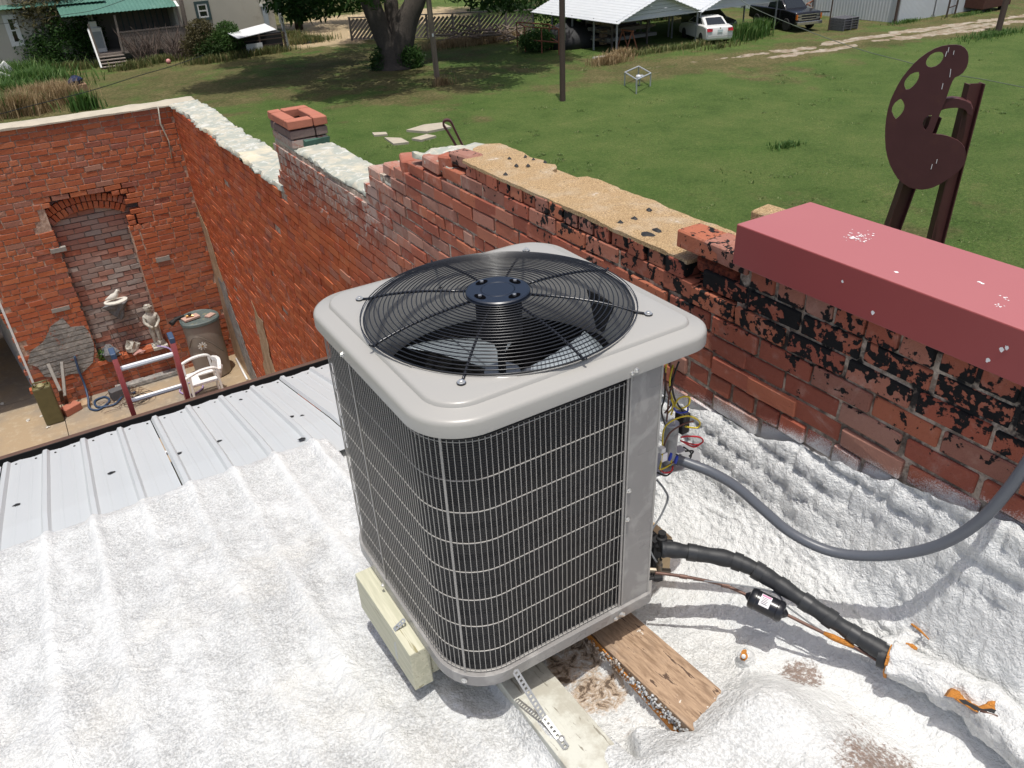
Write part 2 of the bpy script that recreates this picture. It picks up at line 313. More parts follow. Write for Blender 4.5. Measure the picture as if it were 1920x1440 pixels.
m_disc = simple('navy_black_disc', (.012, .018, .032), .36, 0, .1, spec=.6)
g = NT('treated_timber'); gr = g.noise(5, 5, .6, dist=.4, st=(14, .7, 14)); c = g.mix(g.rng(gr, .35, .65), (.50, .49, .36), (.62, .60, .46)); m_treated = g.done(g.mix(g.rng(gr, .62, .68), c, (.30, .27, .15)), .8, 0, gr, .4, .003)
g = NT('brown_board'); gr = g.noise(5, 6, .62, dist=.35, st=(16, .6, 16)); c = g.mix(g.rng(gr, .3, .7), (.22, .14, .085), (.50, .35, .23)); c = g.mix(g.math('MULTIPLY', g.rng(g.noise(3, 4, .6), .45, .65), .5), c, (.30, .27, .24)); c = g.mix(g.rng(g.noise(20, 5, .7), .66, .69), c, (.78, .76, .70)); m_brown = g.done(g.mix(g.rng(gr, .60, .63), c, (.10, .06, .04)), .8, 0, gr, .5, .004)
g = NT('whitewashed_board'); gr = g.noise(5, 6, .62, dist=.35, st=(16, .5, 16)); c = g.mix(g.rng(g.noise(7, 6, .7), .40, .6), (.60, .60, .53), (.44, .42, .35)); vk = g.vor(4.2); c = g.mix(g.rng(vk, .13, .10), c, (.28, .24, .19)); m_white_board = g.done(g.mix(g.rng(gr, .60, .64), c, (.26, .24, .19)), .8, 0, gr, .5, .004)
m_rawwood = simple('raw_beam_end', (.52, .38, .22), .8, 0, .2, 30, .3, 40)
g = NT('metal_roofing'); c = g.mix(g.noise(1.3, 4, .6), (.54, .565, .57), (.59, .61, .61)); c = g.mix(g.math('MULTIPLY', g.rng(g.noise(1.2, 5, .6, st=(9, .5, 1)), .5, .8), .35), c, (.52, .56, .58)); m_metal = g.done(c, .42, .15, None, spec=.5)
m_tar = simple('roof_tar', (.014, .014, .014), .6, 0, .2, bump=.8, bsc=90)
m_lip = simple('rusty_brown_steel', (.12, .065, .045), .6, .2, .3, 12, .3, 60); m_stub = simple('brown_primer', (.26, .14, .10), .7, 0, .2)
g = NT('oxide_red_cap'); x, y, z = g.xyz(); c = g.mix(g.noise(1.5, 3), (.30, .062, .062), (.32, .070, .068)); nz3 = g.n('ShaderNodeSeparateXYZ'); gg = g.n('ShaderNodeNewGeometry'); g.t.links.new(gg.outputs['Normal'], nz3.inputs[0]); c = g.mix(g.rng(nz3.outputs[2], .3, .9), c, g.mix(g.noise(2.5, 4), (.39, .125, .130), (.42, .145, .145))); m_redcap = g.done(g.mix(g.math('MULTIPLY', g.rng(g.noise(60, 3, .6), .76, .78), g.rng(g.noise(3, 2), .5, .6)), c, (.85, .82, .82)), .42, 0, None, spec=.4)  # upward faces coloured lighter, painting in the sunlit top against the shaded sides
m_chip = simple('white_fleck', (.82, .80, .79), .7)
m_steel = simple('dark_weathered_steel', (.098, .034, .034), .5, .1, .2, 5, .3, 80, dirt=(.12, .045, .036), dsc=3)
m_conduit = simple('grey_pvc_conduit', (.105, .115, .135), .38, 0, .05, spec=.5)
m_ins = simple('black_foam_insulation', (.022, .024, .027), .55, 0, .15, 30, .3, 60); m_copper = simple('aged_copper', (.15, .085, .065), .5, .45, .35, 30)
m_orange = simple('cut_foam_orange', (.50, .20, .035), .9, 0, .4, 40, .9, 120, .01); m_label = simple('white_label', (.8, .78, .8), .6); m_pink = simple('pink_print', (.62, .25, .40), .6); m_print = simple('dark_print', (.05, .05, .06), .6)
def flat(name, c, r=.5, mt=0.): return simple(name, c, r, mt, .06)
m_wy, m_wr, m_wb, m_wn, m_wbk, m_wg = [flat(n, c) for n, c in (('yellow_wire', (.65, .50, .03)), ('red_wire', (.55, .02, .03)), ('blue_wire', (.02, .05, .40)), ('brown_wire', (.12, .045, .03)), ('black_wire', (.015, .015, .015)), ('grey_cable', (.22, .23, .24)))]
m_copr = flat('bare_brass', (.5, .3, .12), .35, .9)
g = NT('courtyard_concrete'); c = g.mix(g.rng(g.noise(.9, 5, .6), .38, .62), (.36, .27, .17), (.25, .215, .17)); c = g.mix(g.math('MULTIPLY', g.rng(g.noise(9, 6, .7), .5, .7), .5), c, (.47, .39, .28)); m_floor = g.done(c, .9, 0, g.noise(40, 5, .7), .4, .01)
m_white = simple('white_plastic', (.78, .78, .77), .4, 0, .04); m_siding = simple('white_siding', (.66, .67, .68), .5, 0, .08, 3)
g = NT('cast_stone'); m_stone = g.done(g.mix(g.rng(g.noise(22, 5, .65), .35, .65), (.34, .31, .26), (.58, .55, .48)), .9, 0, g.noise(60, 5), .5, .006)
m_pale = simple('pale_stone', (.62, .60, .54), .85, 0, .15); m_darkstone = simple('mottled_grey_rock', (.16, .16, .165), .8, 0, .7, 18, 1., 30, .02)
m_rail = simple('faded_red_fibreglass', (.56, .12, .12), .45, 0, .12, 10); m_rung = simple('ladder_aluminium', (.70, .71, .72), .35, .6, .05); m_bcap = flat('blue_cap', (.03, .06, .12))
m_barrel = simple('taupe_barrel_plastic', (.27, .225, .185), .5, 0, .06, 3); m_blid = simple('algae_barrel_lid', (.10, .13, .125), .6, 0, .4, 14, dirt=(.30, .27, .15), dsc=12)
m_olive = simple('olive_paint', (.13, .115, .05), .5, .2, .3, 12); m_purple = flat('lilac_hose', (.36, .27, .48)); m_mower = simple('weeds', (.07, .13, .03), .7)

# ================================================================== SETTING: roof
# sprayed foam roof: one relief sheet that runs up the foot of the parapet
RIB0, RIBP = -.70, .2205
def foam_roof():
    xs = np.concatenate([np.arange(-3.2, -.9, .03), np.arange(-.9, 1.36, .0075)]); th = np.linspace(0, 1, 95)
    ys = np.concatenate([np.arange(-1.2, .2, .03), np.arange(.2, 3.5, .0075), [3.505]])
    nx = len(xs); U = np.concatenate([xs, 1.36+th*.9]); UU, YY = np.meshgrid(U, ys); T = np.clip((UU-1.36)/.9, 0, 1)
    base = np.where(YY < 3.5, -2.15-.135*(YY-1.35), -2.4402)
    top = -1.345-.2*YY+.05*fbm(YY, YY*0, .16, 80, 4); h = np.maximum(top-base, .05)
    X = np.where(UU <= 1.36, UU, 1.36+.560*T**.92*(1+.06*np.sin(T*PI))); pw = 1.55+2.6*sm(YY, 1.25, .55); Z = base+h*(.64*T**pw+.36*sm(T, .76, 1.))
    onwall = sm(T, .45, .75)
    # rib ghosts under the foam
    rb = np.zeros_like(X)
    for i in range(-12, 10):
        cx = RIB0+RIBP*i; wv = .022*fbm(YY*1., YY*0+i*3., .5, 40+i, 2)
        rb += np.exp(-((X-cx-wv)/(.026+.012*(3.5-YY)))**2)*(.018+.006*sm(YY, 2.4, 3.4))*(.55+.9*np.random.default_rng(i+50).random()*(.6+fbm(YY, X*0+i, .8, 90+i, 2)))
    rb *= sm(YY, .2, 2.3)*(X < 1.3)
    edgef = 1-sm(YY, 3.1, 3.45); lump = (fbm(X, YY, .34, 11, 3)*.022+fbm(X, YY, .09, 14, 3)*.007)*edgef
    peel = fbm(X, YY*1.0, .030, 15, 3)*.0065
    pop = np.abs(fbm(UU*1.3, YY*.8, .026, 21, 3))*.017+fbm(UU, YY, .17, 25, 3)*.022
    # coat follows the brick courses on the wall
    crs = (-1.145-Z)/.078; fr = crs-np.floor(crs); row = np.floor(crs); jy = (YY/.226+row*.5); fj = jy-np.floor(jy)
    gro = np.exp(-(np.minimum(fr, 1-fr)/.12)**2)*.016+np.exp(-(np.minimum(fj, 1-fj)/.045)**2)*.010
    gro *= sm(T, .35, .6)*sm(Z-top, -.36, -.12)*(.4+1.2*(fbm(UU, YY, .3, 77, 2)+.4).clip(0, 1))
    # pad around the sleepers, trough between them
    pad = sm(X, .735, .775)*sm(X, 1.50, 1.30)*sm(YY, 2.6, 2.2)*.06*(1-.75*sm(X, 1.27, 1.30)*sm(YY, .95, 1.06))
    edge = .02*fbm(YY, X*0, .12, 30, 2); pad -= .075*sm(X, .90+edge, .93+edge)*sm(X, 1.115, 1.09)*sm(YY+.06*np.sin(X*30), .99, 1.04)
    mound = .075*np.exp(-((X-1.22)/.18)**2-((YY-.88)/.085)**2)+.055*np.exp(-((X-.93)/.13)**2-((YY-.89)/.09)**2)
    mound += .07*np.exp(-((X-1.40)/.16)**2-((YY-.78)/.22)**2)+.05*np.exp(-((X-1.15)/.3)**2-((YY-.55)/.2)**2)+.03*np.exp(-((X-1.46)/.05)**2-((YY-1.07)/.06)**2)
    mound += .035*np.exp(-((X-.745)/.03)**2)*sm(YY, 1.5, 1.3)*sm(YY, .6, .9)
    flatw = 1-sm(T, .15, .5); dz = (rb+lump+peel+pad+mound)*flatw+pop*(1-flatw)*.35
    Z = Z+dz; X = X-(pop*sm(T, .12, .6)+.006)*1.0*(.5+.5*onwall)+gro
    X = np.minimum(X, 1.9275)
    lip = sm(YY, 3.44, 3.5); Z = np.where(YY < 3.5, Z+.010*(1-.6*lip)*sm(YY, 3.0, 3.4), Z)
    wob = .03*fbm(X, X*0, .25, 50, 4); YO = YY+wob*sm(YY, 3.1, 3.4); Z = np.where(YY > 3.501, Z-.012, Z)
    YS = .12*sm(YY, 2.9, 3.5); YO = YO+YS; Z = Z-.262*np.maximum(YO-3.5, 0)*sm(YY, 3.2, 3.45)-.135*np.minimum(YS, .12)*(1-sm(YY, 3.2, 3.45)); ny, nu = X.shape; V = np.stack([X, YO, Z], -1).reshape(-1, 3); i = np.arange(nu-1); j = np.arange(ny-1); I, J = np.meshgrid(i, j); q = (J*nu+I).ravel()
    Fq = np.stack([q, q+1, q+nu+1, q+nu], 1)
    ribv = np.clip(rb/.020, 0, 1)+sm(YY, 3.2, 3.5)*.5+sm(T, .03, .25)*1.2; ribv = np.clip(ribv+sm(X, .74, .78)*sm(YY, 2.0, 1.6)*.5, 0, 1.3)
    return tag(npmesh('foam_roof', V, Fq, m_foam, smooth=True, attrs={'clean': ('POINT', ribv.ravel())}), kind='structure')
foam_roof()

# bare metal sheets towards the eave: panels of four ribs, each a piece of the metal roof
EAVE = 5.05
def rib_profile(x0, k):
    p = []
    for i in range(k):
        c = x0+RIBP*i
        p += [(c-.024, 0), (c-.011, .019), (c+.011, .019), (c+.024, 0)]
        for m in (.075, .145): p += [(c+m-.009, 0), (c+m-.004, .0014), (c+m+.004, .0014), (c+m+.009, 0)]
    return p
metal = thing('metal_roof', (0, 3.4, -2.42), None, None); metal['kind'] = 'structure'
def mz(y): return -2.44-.262*(y-3.5)
for k, x0 in enumerate(np.arange(RIB0-RIBP*12, 1.8, RIBP*4)):
    nr = 4 if x0+RIBP*4 < 1.9 else int((1.85-x0)/RIBP)
    pr = rib_profile(x0, nr); pr = [(x, z) for x, z in pr if x < 1.92]; mb = MB(); ysl = [3.40, 3.9, 4.5, EAVE]; n = len(pr); ph = k*.0012
    pr = pr+[(min(x0+RIBP*nr-.031, 1.92), 0)]; n = len(pr)
    for y in ysl:
        for x, z in pr: mb.v.append((x, y+(.006*math.sin(x*37) if y == EAVE else 0), mz(y)+z*(1 if y > 3.5 else .6)-(.024 if y < 3.5 else 0)+.001*math.sin(x*9+y*3)))
    for a in range(len(ysl)-1):
        for i in range(n-1): mb.f.append((a*n+i, a*n+i+1, (a+1)*n+i+1, (a+1)*n+i)); mb.mi.append(0); mb.a.append(0)
    o = mb.build('roof_panel', m_metal, metal); q = o.modifiers.new('s', 'SOLIDIFY'); q.thickness = .0012; q.offset = -1
def tarspot(u, v, rx, ry, seed):
    p = onz(u, v, -2.6)
    for _ in range(4): p = onz(u, v, mz(p[1])+.004)
    r = random.Random(seed); mb = MB(); n = 14; pts = []
    for k in range(n): a = 2*PI*k/n; q = .7+.6*r.random(); pts.append((p[0]+rx*q*math.cos(a), p[1]+ry*q*math.sin(a), mz(p[1]+ry*q*math.sin(a))+.003))
    mb.add(pts+[(p[0], p[1], mz(p[1])+.011)], [(i, (i+1) % n, n) for i in range(n)]); mb.build('tar_patch', m_tar, metal, smooth=True)
for i, (u, v, rx, ry) in enumerate([(208, 886, .02, .018), (335, 850, .02, .02), (410, 827, .017, .016), (31, 946, .02, .018), (117, 1010, .022, .018), (22, 1042, .024, .016), (546, 781, .016, .02), (566, 779, .015, .014), (606, 765, .018, .016), (566, 823, .022, .022), (451, 748, .014, .014)]): tarspot(u, v, rx, ry, i)
for i in range(-2, 11):
    for dx in (.055, .165):
        x = RIB0+RIBP*i+dx
        if x > 1.85: continue
        y = EAVE-.07+random.uniform(-.01, .01); mb = MB(); mb.lathe([(.007, 0), (.007, .003), (.003, .006)], (x, y, mz(y)+.001), 6); mb.build('screw', m_tar, metal)

# eave channel: black steel gutter with a rusty outer lip, purlin ends butting into it
ch = thing('eave_channel', (-.5, 5.15, -2.98), 'black steel channel with rusty brown lip along the eave of the metal roof', 'gutter')
mb = MB(); mb.box((-3.2, 5.025, -2.99), (1.90, 5.26, -2.98)); mb.box((-3.2, 5.02, -2.978), (1.90, 5.03, -2.88)); mb.build('channel', m_blackm, ch)
mb = MB(); mb.box((-3.2, 5.262, -3.09), (1.90, 5.30, -2.915)); mb.build('lip', m_lip, ch, bevel=.003)
mb = MB(); mb.box((-3.2, 5.256, -3.02), (1.90, 5.2615, -2.918)); mb.build('inner_face', m_blackm, ch)
for u, v in ((150, 829), (333, 773), (460, 737)):
    p = onz(u, v, -2.90); mb = MB(); mb.box((p[0]-.028, 5.035, -2.978), (p[0]+.028, p[1]+.01, -2.905)); mb.build('purlin_end', m_stub, ch)
mb = MB(); mb.box((-3.3, 4.75, G), (1.9, 4.87, -3.1)); tag(mb.build('building_wall', m_mortar), kind='structure')

# ================================================================== SETTING: courtyard floor, lawn, track
mb = MB()
for (a, b) in (((-4.5, 4.9), (-.74, 12.9)), ((-.73, 4.9), (1.93, 12.9)), ((-4.5, 12.91), (-.9, 17.5))): mb.box((a[0], a[1], F0-.3), (b[0], b[1], F0))
tag(mb.build('courtyard_floor', m_floor), kind='structure')
RUT1 = [(1000, 160), (1060, 155), (1177, 135), (1290, 117), (1390, 105), (1522, 87), (1615, 72), (1659, 65), (1748, 53), (1847, 38), (1920, 29), (2050, 10)]
RUT2 = [(1160, 148), (1290, 125), (1400, 112), (1490, 101), (1560, 91), (1619, 81), (1698, 71), (1746, 66), (1827, 56), (1882, 42), (1930, 38), (2050, 22)]
def pdist(X, Y, pts):
    P = [onz(u, v, G)[:2] for u, v in pts]; D = np.full(X.shape, 1e9)
    for a, b in zip(P[:-1], P[1:]):
        d = b-a; t = np.clip(((X-a[0])*d[0]+(Y-a[1])*d[1])/(d@d), 0, 1); D = np.minimum(D, np.hypot(X-a[0]-t*d[0], Y-a[1]-t*d[1]))
    return D
def lawn():
    c = 1.0/ .22; xs = np.concatenate([[-260, -120, -60, -30], np.arange(-12, 80, .22), [95, 130, 200, 330]]); ys = np.concatenate([[-200, -60, -10], np.arange(4, 105, .22), [130, 180, 300, 500]])
    X, Y = np.meshgrid(xs, ys); D1 = pdist(X, Y, RUT1); D2 = pdist(X, Y, RUT2); nz = fbm(X, Y, 3., 60, 4); n2 = fbm(X, Y, .9, 66, 4)
    # visible coordinates of the photo decide nothing: zones follow the track and the yard
    a = onz(1100, 185, G)[:2]; b = onz(0, 130, G)[:2]; A = onz(60, 260, G)[:2]; B = onz(1150, 165, G)[:2]; d = (B-A)/np.linalg.norm(B-A); side = (X-A[0])*(-d[1])+(Y-A[1])*d[0]
    tracky = sm(np.minimum(D1, D2), 3.2, .6)*sm(X, 22, 30)
    T0 = onz(640, 190, G)[:2]; dry = .66*sm(side+nz*7, -2.5, 5)*sm(X, 44, 30)*(1-.75*np.exp(-((X-29)/6.5)**2-((Y-44)/4.)**2))
    dry = np.maximum(dry, tracky*.8); north = sm(D1*np.sign(1), 0, 1)
    up = sm(X, 40, 44)*sm(Y, 30.5, 32.5); dry = np.maximum(dry, up*.6)
    dry = np.maximum(dry, .35*np.exp(-((X-19)/4)**2-((Y-13)/3)**2)); dry = np.clip(dry+n2*.5+nz*.25, 0, 1)
    rut = np.maximum(sm(D1+n2*.9+nz*.6, .42, .12), sm(D2+n2*.9+nz*.9+.1, .38, .10))*sm(X+nz*10, 27, 38); rut = np.clip(rut, 0, 1)
    mud = sm(np.hypot((X-onz(1790, 55, G)[0])/7, (Y-onz(1790, 55, G)[1])/.9), 1.2, .5)
    rut = np.maximum(rut, .55*mud)
    dirt = np.maximum(np.exp(-((X-21)/4.5)**2-((Y-63)/6)**2), np.exp(-((X-29)/9)**2-((Y-69)/6)**2))*1.2
    Z = G+fbm(X, Y, 6, 70, 3)*.10-.05*rut-.0*dirt; Z = np.where((X < 2.4) & (Y < 14), G-.05, Z)
    ny, nx = X.shape; V = np.stack([X, Y, Z], -1).reshape(-1, 3); I, J = np.meshgrid(np.arange(nx-1), np.arange(ny-1)); q = (J*nx+I).ravel()
    g = NT('lawn_grass'); dr = g.attr('dry'); rt = g.attr('rut'); di = g.attr('dirt')
    n1 = g.noise(.55, 5, .62); nf = g.noise(7, 6, .75); nf2 = g.noise(28, 4, .7)
    green = g.ramp(g.math('ADD', g.math('MULTIPLY', n1, .45), g.math('MULTIPLY', nf, .55)), [(.30, (.055, .095, .020)), (.46, (.115, .185, .045)), (.58, (.165, .22, .062)), (.72, (.26, .26, .10))])
    dryc = g.ramp(g.math('ADD', g.math('MULTIPLY', n1, .3), g.math('MULTIPLY', nf, .7)), [(.33, (.075, .095, .03)), (.47, (.15, .14, .055)), (.60, (.28, .23, .11)), (.75, (.42, .33, .18))])
    k = g.rng(g.math('ADD', dr, g.math('MULTIPLY', g.math('SUBTRACT', g.noise(1.4, 5, .7), .5), .9)), .25, .75)
    c = g.mix(k, green, dryc); c = g.mix(g.math('MULTIPLY', g.rng(nf2, .40, .58), .85), c, g.mul(c, (.45, .48, .45))); c = g.mix(g.math('MULTIPLY', g.rng(g.noise(16, 4, .7), .55, .68), .35), c, (.24, .24, .11))
    dk = g.rng(g.noise(.23, 4, .6), .55, .7); c = g.mix(g.math('MULTIPLY', dk, .35), c, g.mul(c, (.6, .85, .6)))
    rc = g.mix(g.rng(g.noise(2.2, 5, .7), .35, .62), (.52, .46, .37), (.33, .25, .17)); c = g.mix(g.rng(g.math('ADD', rt, g.math('MULTIPLY', g.math('SUBTRACT', nf, .5), .5)), .35, .6), c, rc)
    c = g.mix(g.rng(g.math('ADD', di, g.math('SUBTRACT', g.noise(.9, 5, .7), .5)), .35, .6), c, g.mix(g.noise(5, 5, .7), (.42, .31, .18), (.60, .48, .31)))
    m = g.done(c, .95, 0, g.math('ADD', nf, g.math('MULTIPLY', nf2, .5)), .9, .10, spec=.15)
    return tag(npmesh('lawn', V, np.stack([q, q+1, q+nx+1, q+nx], 1), m, smooth=True, attrs={'dry': ('POINT', dry.ravel()), 'rut': ('POINT', rut.ravel()), 'dirt': ('POINT', dirt.ravel())}), kind='structure')
lawn()
m_slab = simple('pale_concrete', (.42, .37, .29), .95, 0, .2, 4, .4, 30)
for i, (pts, lab) in enumerate([([(762, 246), (795, 236), (829, 232), (846, 240), (800, 249)], 'largest bare concrete slab in the grass, just left of the steel loop'),
        ([(721, 260), (752, 261), (767, 269), (738, 272)], 'small pale concrete patch in the grass, nearest the brick wall'),
        ([(772, 262), (800, 254), (818, 257), (790, 265)], 'narrow concrete patch between the large slab and the nearest patch'),
        ([(698, 251), (724, 250), (727, 254), (702, 256)], 'thin sliver of concrete in the grass, leftmost of the patches')]):
    P = [onz(u, v, G) for u, v in pts]; mb = MB(); q = [tuple(p+[0, 0, .06]) for p in P]; mb.plate([q], (0, 0, 1), .2); tag(mb.build('concrete_slab', m_slab), lab, 'slab', 'bare concrete slabs in the lawn')

# ================================================================== BRICKS
def brick_mesh(L, D, H, seed, ch=.004, rot=False):
    r = random.Random(seed); mb = MB(); a, b, c = L/2, D/2, H/2; k = ch
    P = []; idx = {}
    for sx in (-1, 1):
        for sy in (-1, 1):
            for sz in (-1, 1):
                j = lambda: r.uniform(-.0022, .0022); o = (j(), j(), j())
                for ax in range(3):
                    q = [sx*(a-(k if ax != 0 else 0)), sy*(b-(k if ax != 1 else 0)), sz*(c-(k if ax != 2 else 0))]
                    idx[(sx, sy, sz, ax)] = len(P); P.append(tuple(q[i]+o[i] for i in range(3)))
    f = []
    for ax in range(3):
        o1, o2 = [i for i in range(3) if i != ax]
        for s in (-1, 1):
            q = []
            for (p, t) in ((-1, -1), (1, -1), (1, 1), (-1, 1)):
                k3 = [0, 0, 0]; k3[ax] = s; k3[o1] = p; k3[o2] = t; q.append(idx[(*k3, ax)])
            f.append(q)
        for p in (-1, 1):
            for t in (-1, 1):
                def I(e, which):
                    k3 = [0, 0, 0]; k3[ax] = e; k3[o1] = p; k3[o2] = t; return idx[(*k3, which)]
                f.append([I(-1, o1), I(1, o1), I(1, o2), I(-1, o2)])
    for sx in (-1, 1):
        for sy in (-1, 1):
            for sz in (-1, 1): f.append([idx[(sx, sy, sz, 0)], idx[(sx, sy, sz, 1)], idx[(sx, sy, sz, 2)]])
    me = bpy.data.meshes.new('brick'); me.from_pydata(P, [], f)
    import bmesh
    b_ = bmesh.new(); b_.from_mesh(me); bmesh.ops.recalc_face_normals(b_, faces=b_.faces); b_.to_mesh(me); b_.free(); return me
BH = .066; CP = .078; BL = .226
def mk(L, D, mat, n=4, H=BH, ch=.004):
    out = []
    for i in range(n): m = brick_mesh(L, D, H, 100+i+int(L*1000), ch); m.materials.append(mat); out.append(m)
    return out
st_near = mk(.213, .10, m_brick_near); hd_near = mk(.10, .10, m_brick_near); 
XW = 1.93
# --- long party wall on the right
side = thing('brick_wall', (2.1, 2.0, F0), 'long weathered red brick party wall running from the red metal cap to the courtyard corner', 'wall')
def sidetop(y):
    if y < 1.72: return -1.145+.078
    if y < 1.985: return -1.145
    if y < 3.72: return -1.145-.078        # the header course and gritty cap sit above
    if y < 3.90: return -1.145-.078
    if y < 4.36: return -1.145-.078*2
    if y < 4.64: return -1.145-.078*3
    if y < 5.085: return -1.145-.078*4-.02
    if y < 6.76: return -1.73
    if y < 7.34: return -1.73
    return -2.22
mb = MB(); prev = -1.6
for y0, y1 in ((-1.6, 1.72), (1.72, 3.9), (3.9, 4.36), (4.36, 4.64), (4.64, 5.085), (5.085, 6.76), (6.76, 7.33), (7.33, 12.74)):
    zt = sidetop((y0+y1)/2); zt -= .012
    if y0 >= 5.085: zt -= .0
    mb.box((XW+(.010 if y0 < 5 else .015), y0, F0-1.9), (2.262, y1, zt))
mb.build('mortar_core', m_mortar_near, side)
cand = []                                              # every brick of the exposed face
for c in range(-1, 66):
    zt = -1.145-CP*c; zc = zt-BH/2-.006
    off = (c % 2)*BL/2+random.uniform(-.02, .02); y = -.9+off; hdr = (c % 6 == 5)
    while y < 12.4:
        L = (.113 if (hdr or random.random() < .05) else BL)*random.uniform(.94, 1.05)
        ym = y+L/2; lim = sidetop(ym)
        if zt <= lim+.012 and not (zc < roofz(ym)-.12 and ym < 5.05) and not (ym < 3.5 and zc < -1.62-.2*ym):
            p = (XW, ym, zc); u, v, d = proj(p); big = BL*FOC/max(d, .1)*BH if d > 0 else 0
            cand.append((d if (-60 < u < 1990 and -60 < v < 1500 and d > 0) else 99+abs(ym), ym, zc, L-.013, hdr))
        y += L
cand.sort(key=lambda t: t[0])
bulk = MB()
for k, (d, ym, zc, L, hdr) in enumerate(cand):
    proud = random.choice((-.006, -.003, 0, 0, .002, .004, .006)); 
    if ym > 5: proud = random.choice((-.002, -.001, 0, 0, .001, .002))*(1 if random.random() < .85 else 3)
    if random.random() < .012 and ym < 12: proud = -.03
    if k < 262:
        me = random.choice(hd_near if hdr else st_near); o = place(side, 'brick', me, (XW+.05-proud, ym+random.uniform(-.002, .002), zc+random.uniform(-.002, .002)), (random.gauss(0, .012), random.gauss(0, .012), PI/2+random.gauss(0, .012)))
    else: bulk.box((XW-proud, ym-L/2, zc-BH/2), (XW+.1, ym+L/2, zc+BH/2), av=random.random(), jit=.001)
bulk_o = bulk.build('bricks', m_brick_bulk, side, attr=True); bulk_o['kind'] = 'stuff'
# header course under the gritty cap, and the cap itself
y = 1.985+.055
while y < 3.70:
    place(side, 'brick', random.choice(hd_near), (XW+.055-random.choice((0, .004, -.004)), y, -1.145-.045), (random.gauss(0, .02), random.gauss(0, .02), PI/2+random.gauss(0, .03))); y += .1125
capz = -1.145-.012
outl = [(1.936, 1.975), (1.932, 2.3), (1.938, 2.8), (1.933, 3.3), (1.936, 3.62), (1.945, 3.70), (2.03, 3.74), (2.10, 3.86), (2.20, 3.90), (2.27, 3.86), (2.275, 3.63), (2.255, 3.52), (2.272, 3.42), (2.24, 3.36), (2.268, 3.31), (2.24, 3.25), (2.19, 3.22), (2.185, 3.10), (2.215, 3.06), (2.275, 3.04), (2.285, 2.7), (2.275, 2.3), (2.28, 1.975)]
def rough_edge(pts, amp, step, seed):
    r = random.Random(seed); out = []
    for a, b in zip(pts, pts[1:]+pts[:1]):
        L = math.dist(a, b); n = max(1, int(L/step))
        for i in range(n): t = i/n; out.append((a[0]+(b[0]-a[0])*t+r.uniform(-amp, amp), a[1]+(b[1]-a[1])*t+r.uniform(-amp, amp)))
    return out
def slab_relief(name, outline, z, th, mat, parent, amp, sc, seed, step=.035, edge=.004, drop=0.):
    """a cap: outline grid-filled with uneven top"""
    pts = rough_edge(outline, edge, step, seed); P3 = [[Vector((x, y, 0)) for x, y in pts]]
    import bmesh
    bm = bmesh.new(); vs_ = [bm.verts.new((x, y, z)) for x, y in pts]; f = bm.faces.new(vs_); bmesh.ops.triangulate(bm, faces=[f])
    x0 = min(p[0] for p in pts); x1 = max(p[0] for p in pts); y0 = min(p[1] for p in pts); y1 = max(p[1] for p in pts)
    for ax, a, b in ((0, x0, x1), (1, y0, y1)):
        t = a+step
        while t < b:
            no = Vector((1, 0, 0)) if ax == 0 else Vector((0, 1, 0)); bmesh.ops.bisect_plane(bm, geom=bm.verts[:]+bm.edges[:]+bm.faces[:], plane_co=no*t, plane_no=no); t += step
    r = bmesh.ops.extrude_face_region(bm, geom=bm.faces[:]); nv = [v for v in r['geom'] if isinstance(v, bmesh.types.BMVert)]
    top = set(nv)
    for v in bm.verts:
        if v in top:
            n = float(fbm(np.array([v.co.x]), np.array([v.co.y]), sc, seed, 4)[0]); bd = any(len(e.link_faces) and any(abs(q.normal.z) < .5 for q in e.link_faces) for e in v.link_edges)
            v.co.z = z+n*amp-(drop if bd else 0)
        else: v.co.z = z-th
    bmesh.ops.recalc_face_normals(bm, faces=bm.faces); me = bpy.data.meshes.new(name); bm.to_mesh(me); bm.free()
    og = np.array(ORG.get(parent.name, (0, 0, 0))); me.transform(Matrix.Translation(Vector(-og))); me.materials.append(mat)
    o = bpy.data.objects.new(name, me); COL.objects.link(o); o.parent = parent; ORG[o.name] = tuple(og); me.polygons.foreach_set('use_smooth', [True]*len(me.polygons)); me.set_sharp_from_angle(angle=math.radians(50)); return o
slab_relief('gritty_cap', outl, -1.147, .016, m_grit, side, .010, .12, 5, .03, .003)
mb = MB(); mb.box((1.985+.05, 1.99, -1.222), (2.26, 3.70, -1.164)); mb.build('core_fill', m_grit, side)
for (u, v, r_) in ((1213, 437, .028), (1232, 430, .018), (1163, 415, .012), (1190, 408, .013), (1217, 392, .013), (948, 325, .012), (985, 292, .010), (1000, 298, .010), (955, 296, .012), (968, 309, .012), (990, 309, .011), (1022, 303, .010)):
    p = onz(u, v, -1.14); mb = MB(); r = random.Random(u); n = 9; mb.add([(p[0]+r_*(.6+.7*r.random())*math.cos(6.283*i/n), p[1]+r_*1.3*(.6+.7*r.random())*math.sin(6.283*i/n), -1.146) for i in range(n)]+[(p[0], p[1], -1.133)], [(i, (i+1) % n, n) for i in range(n)]); mb.build('tar_lump', m_tar, side, smooth=True)
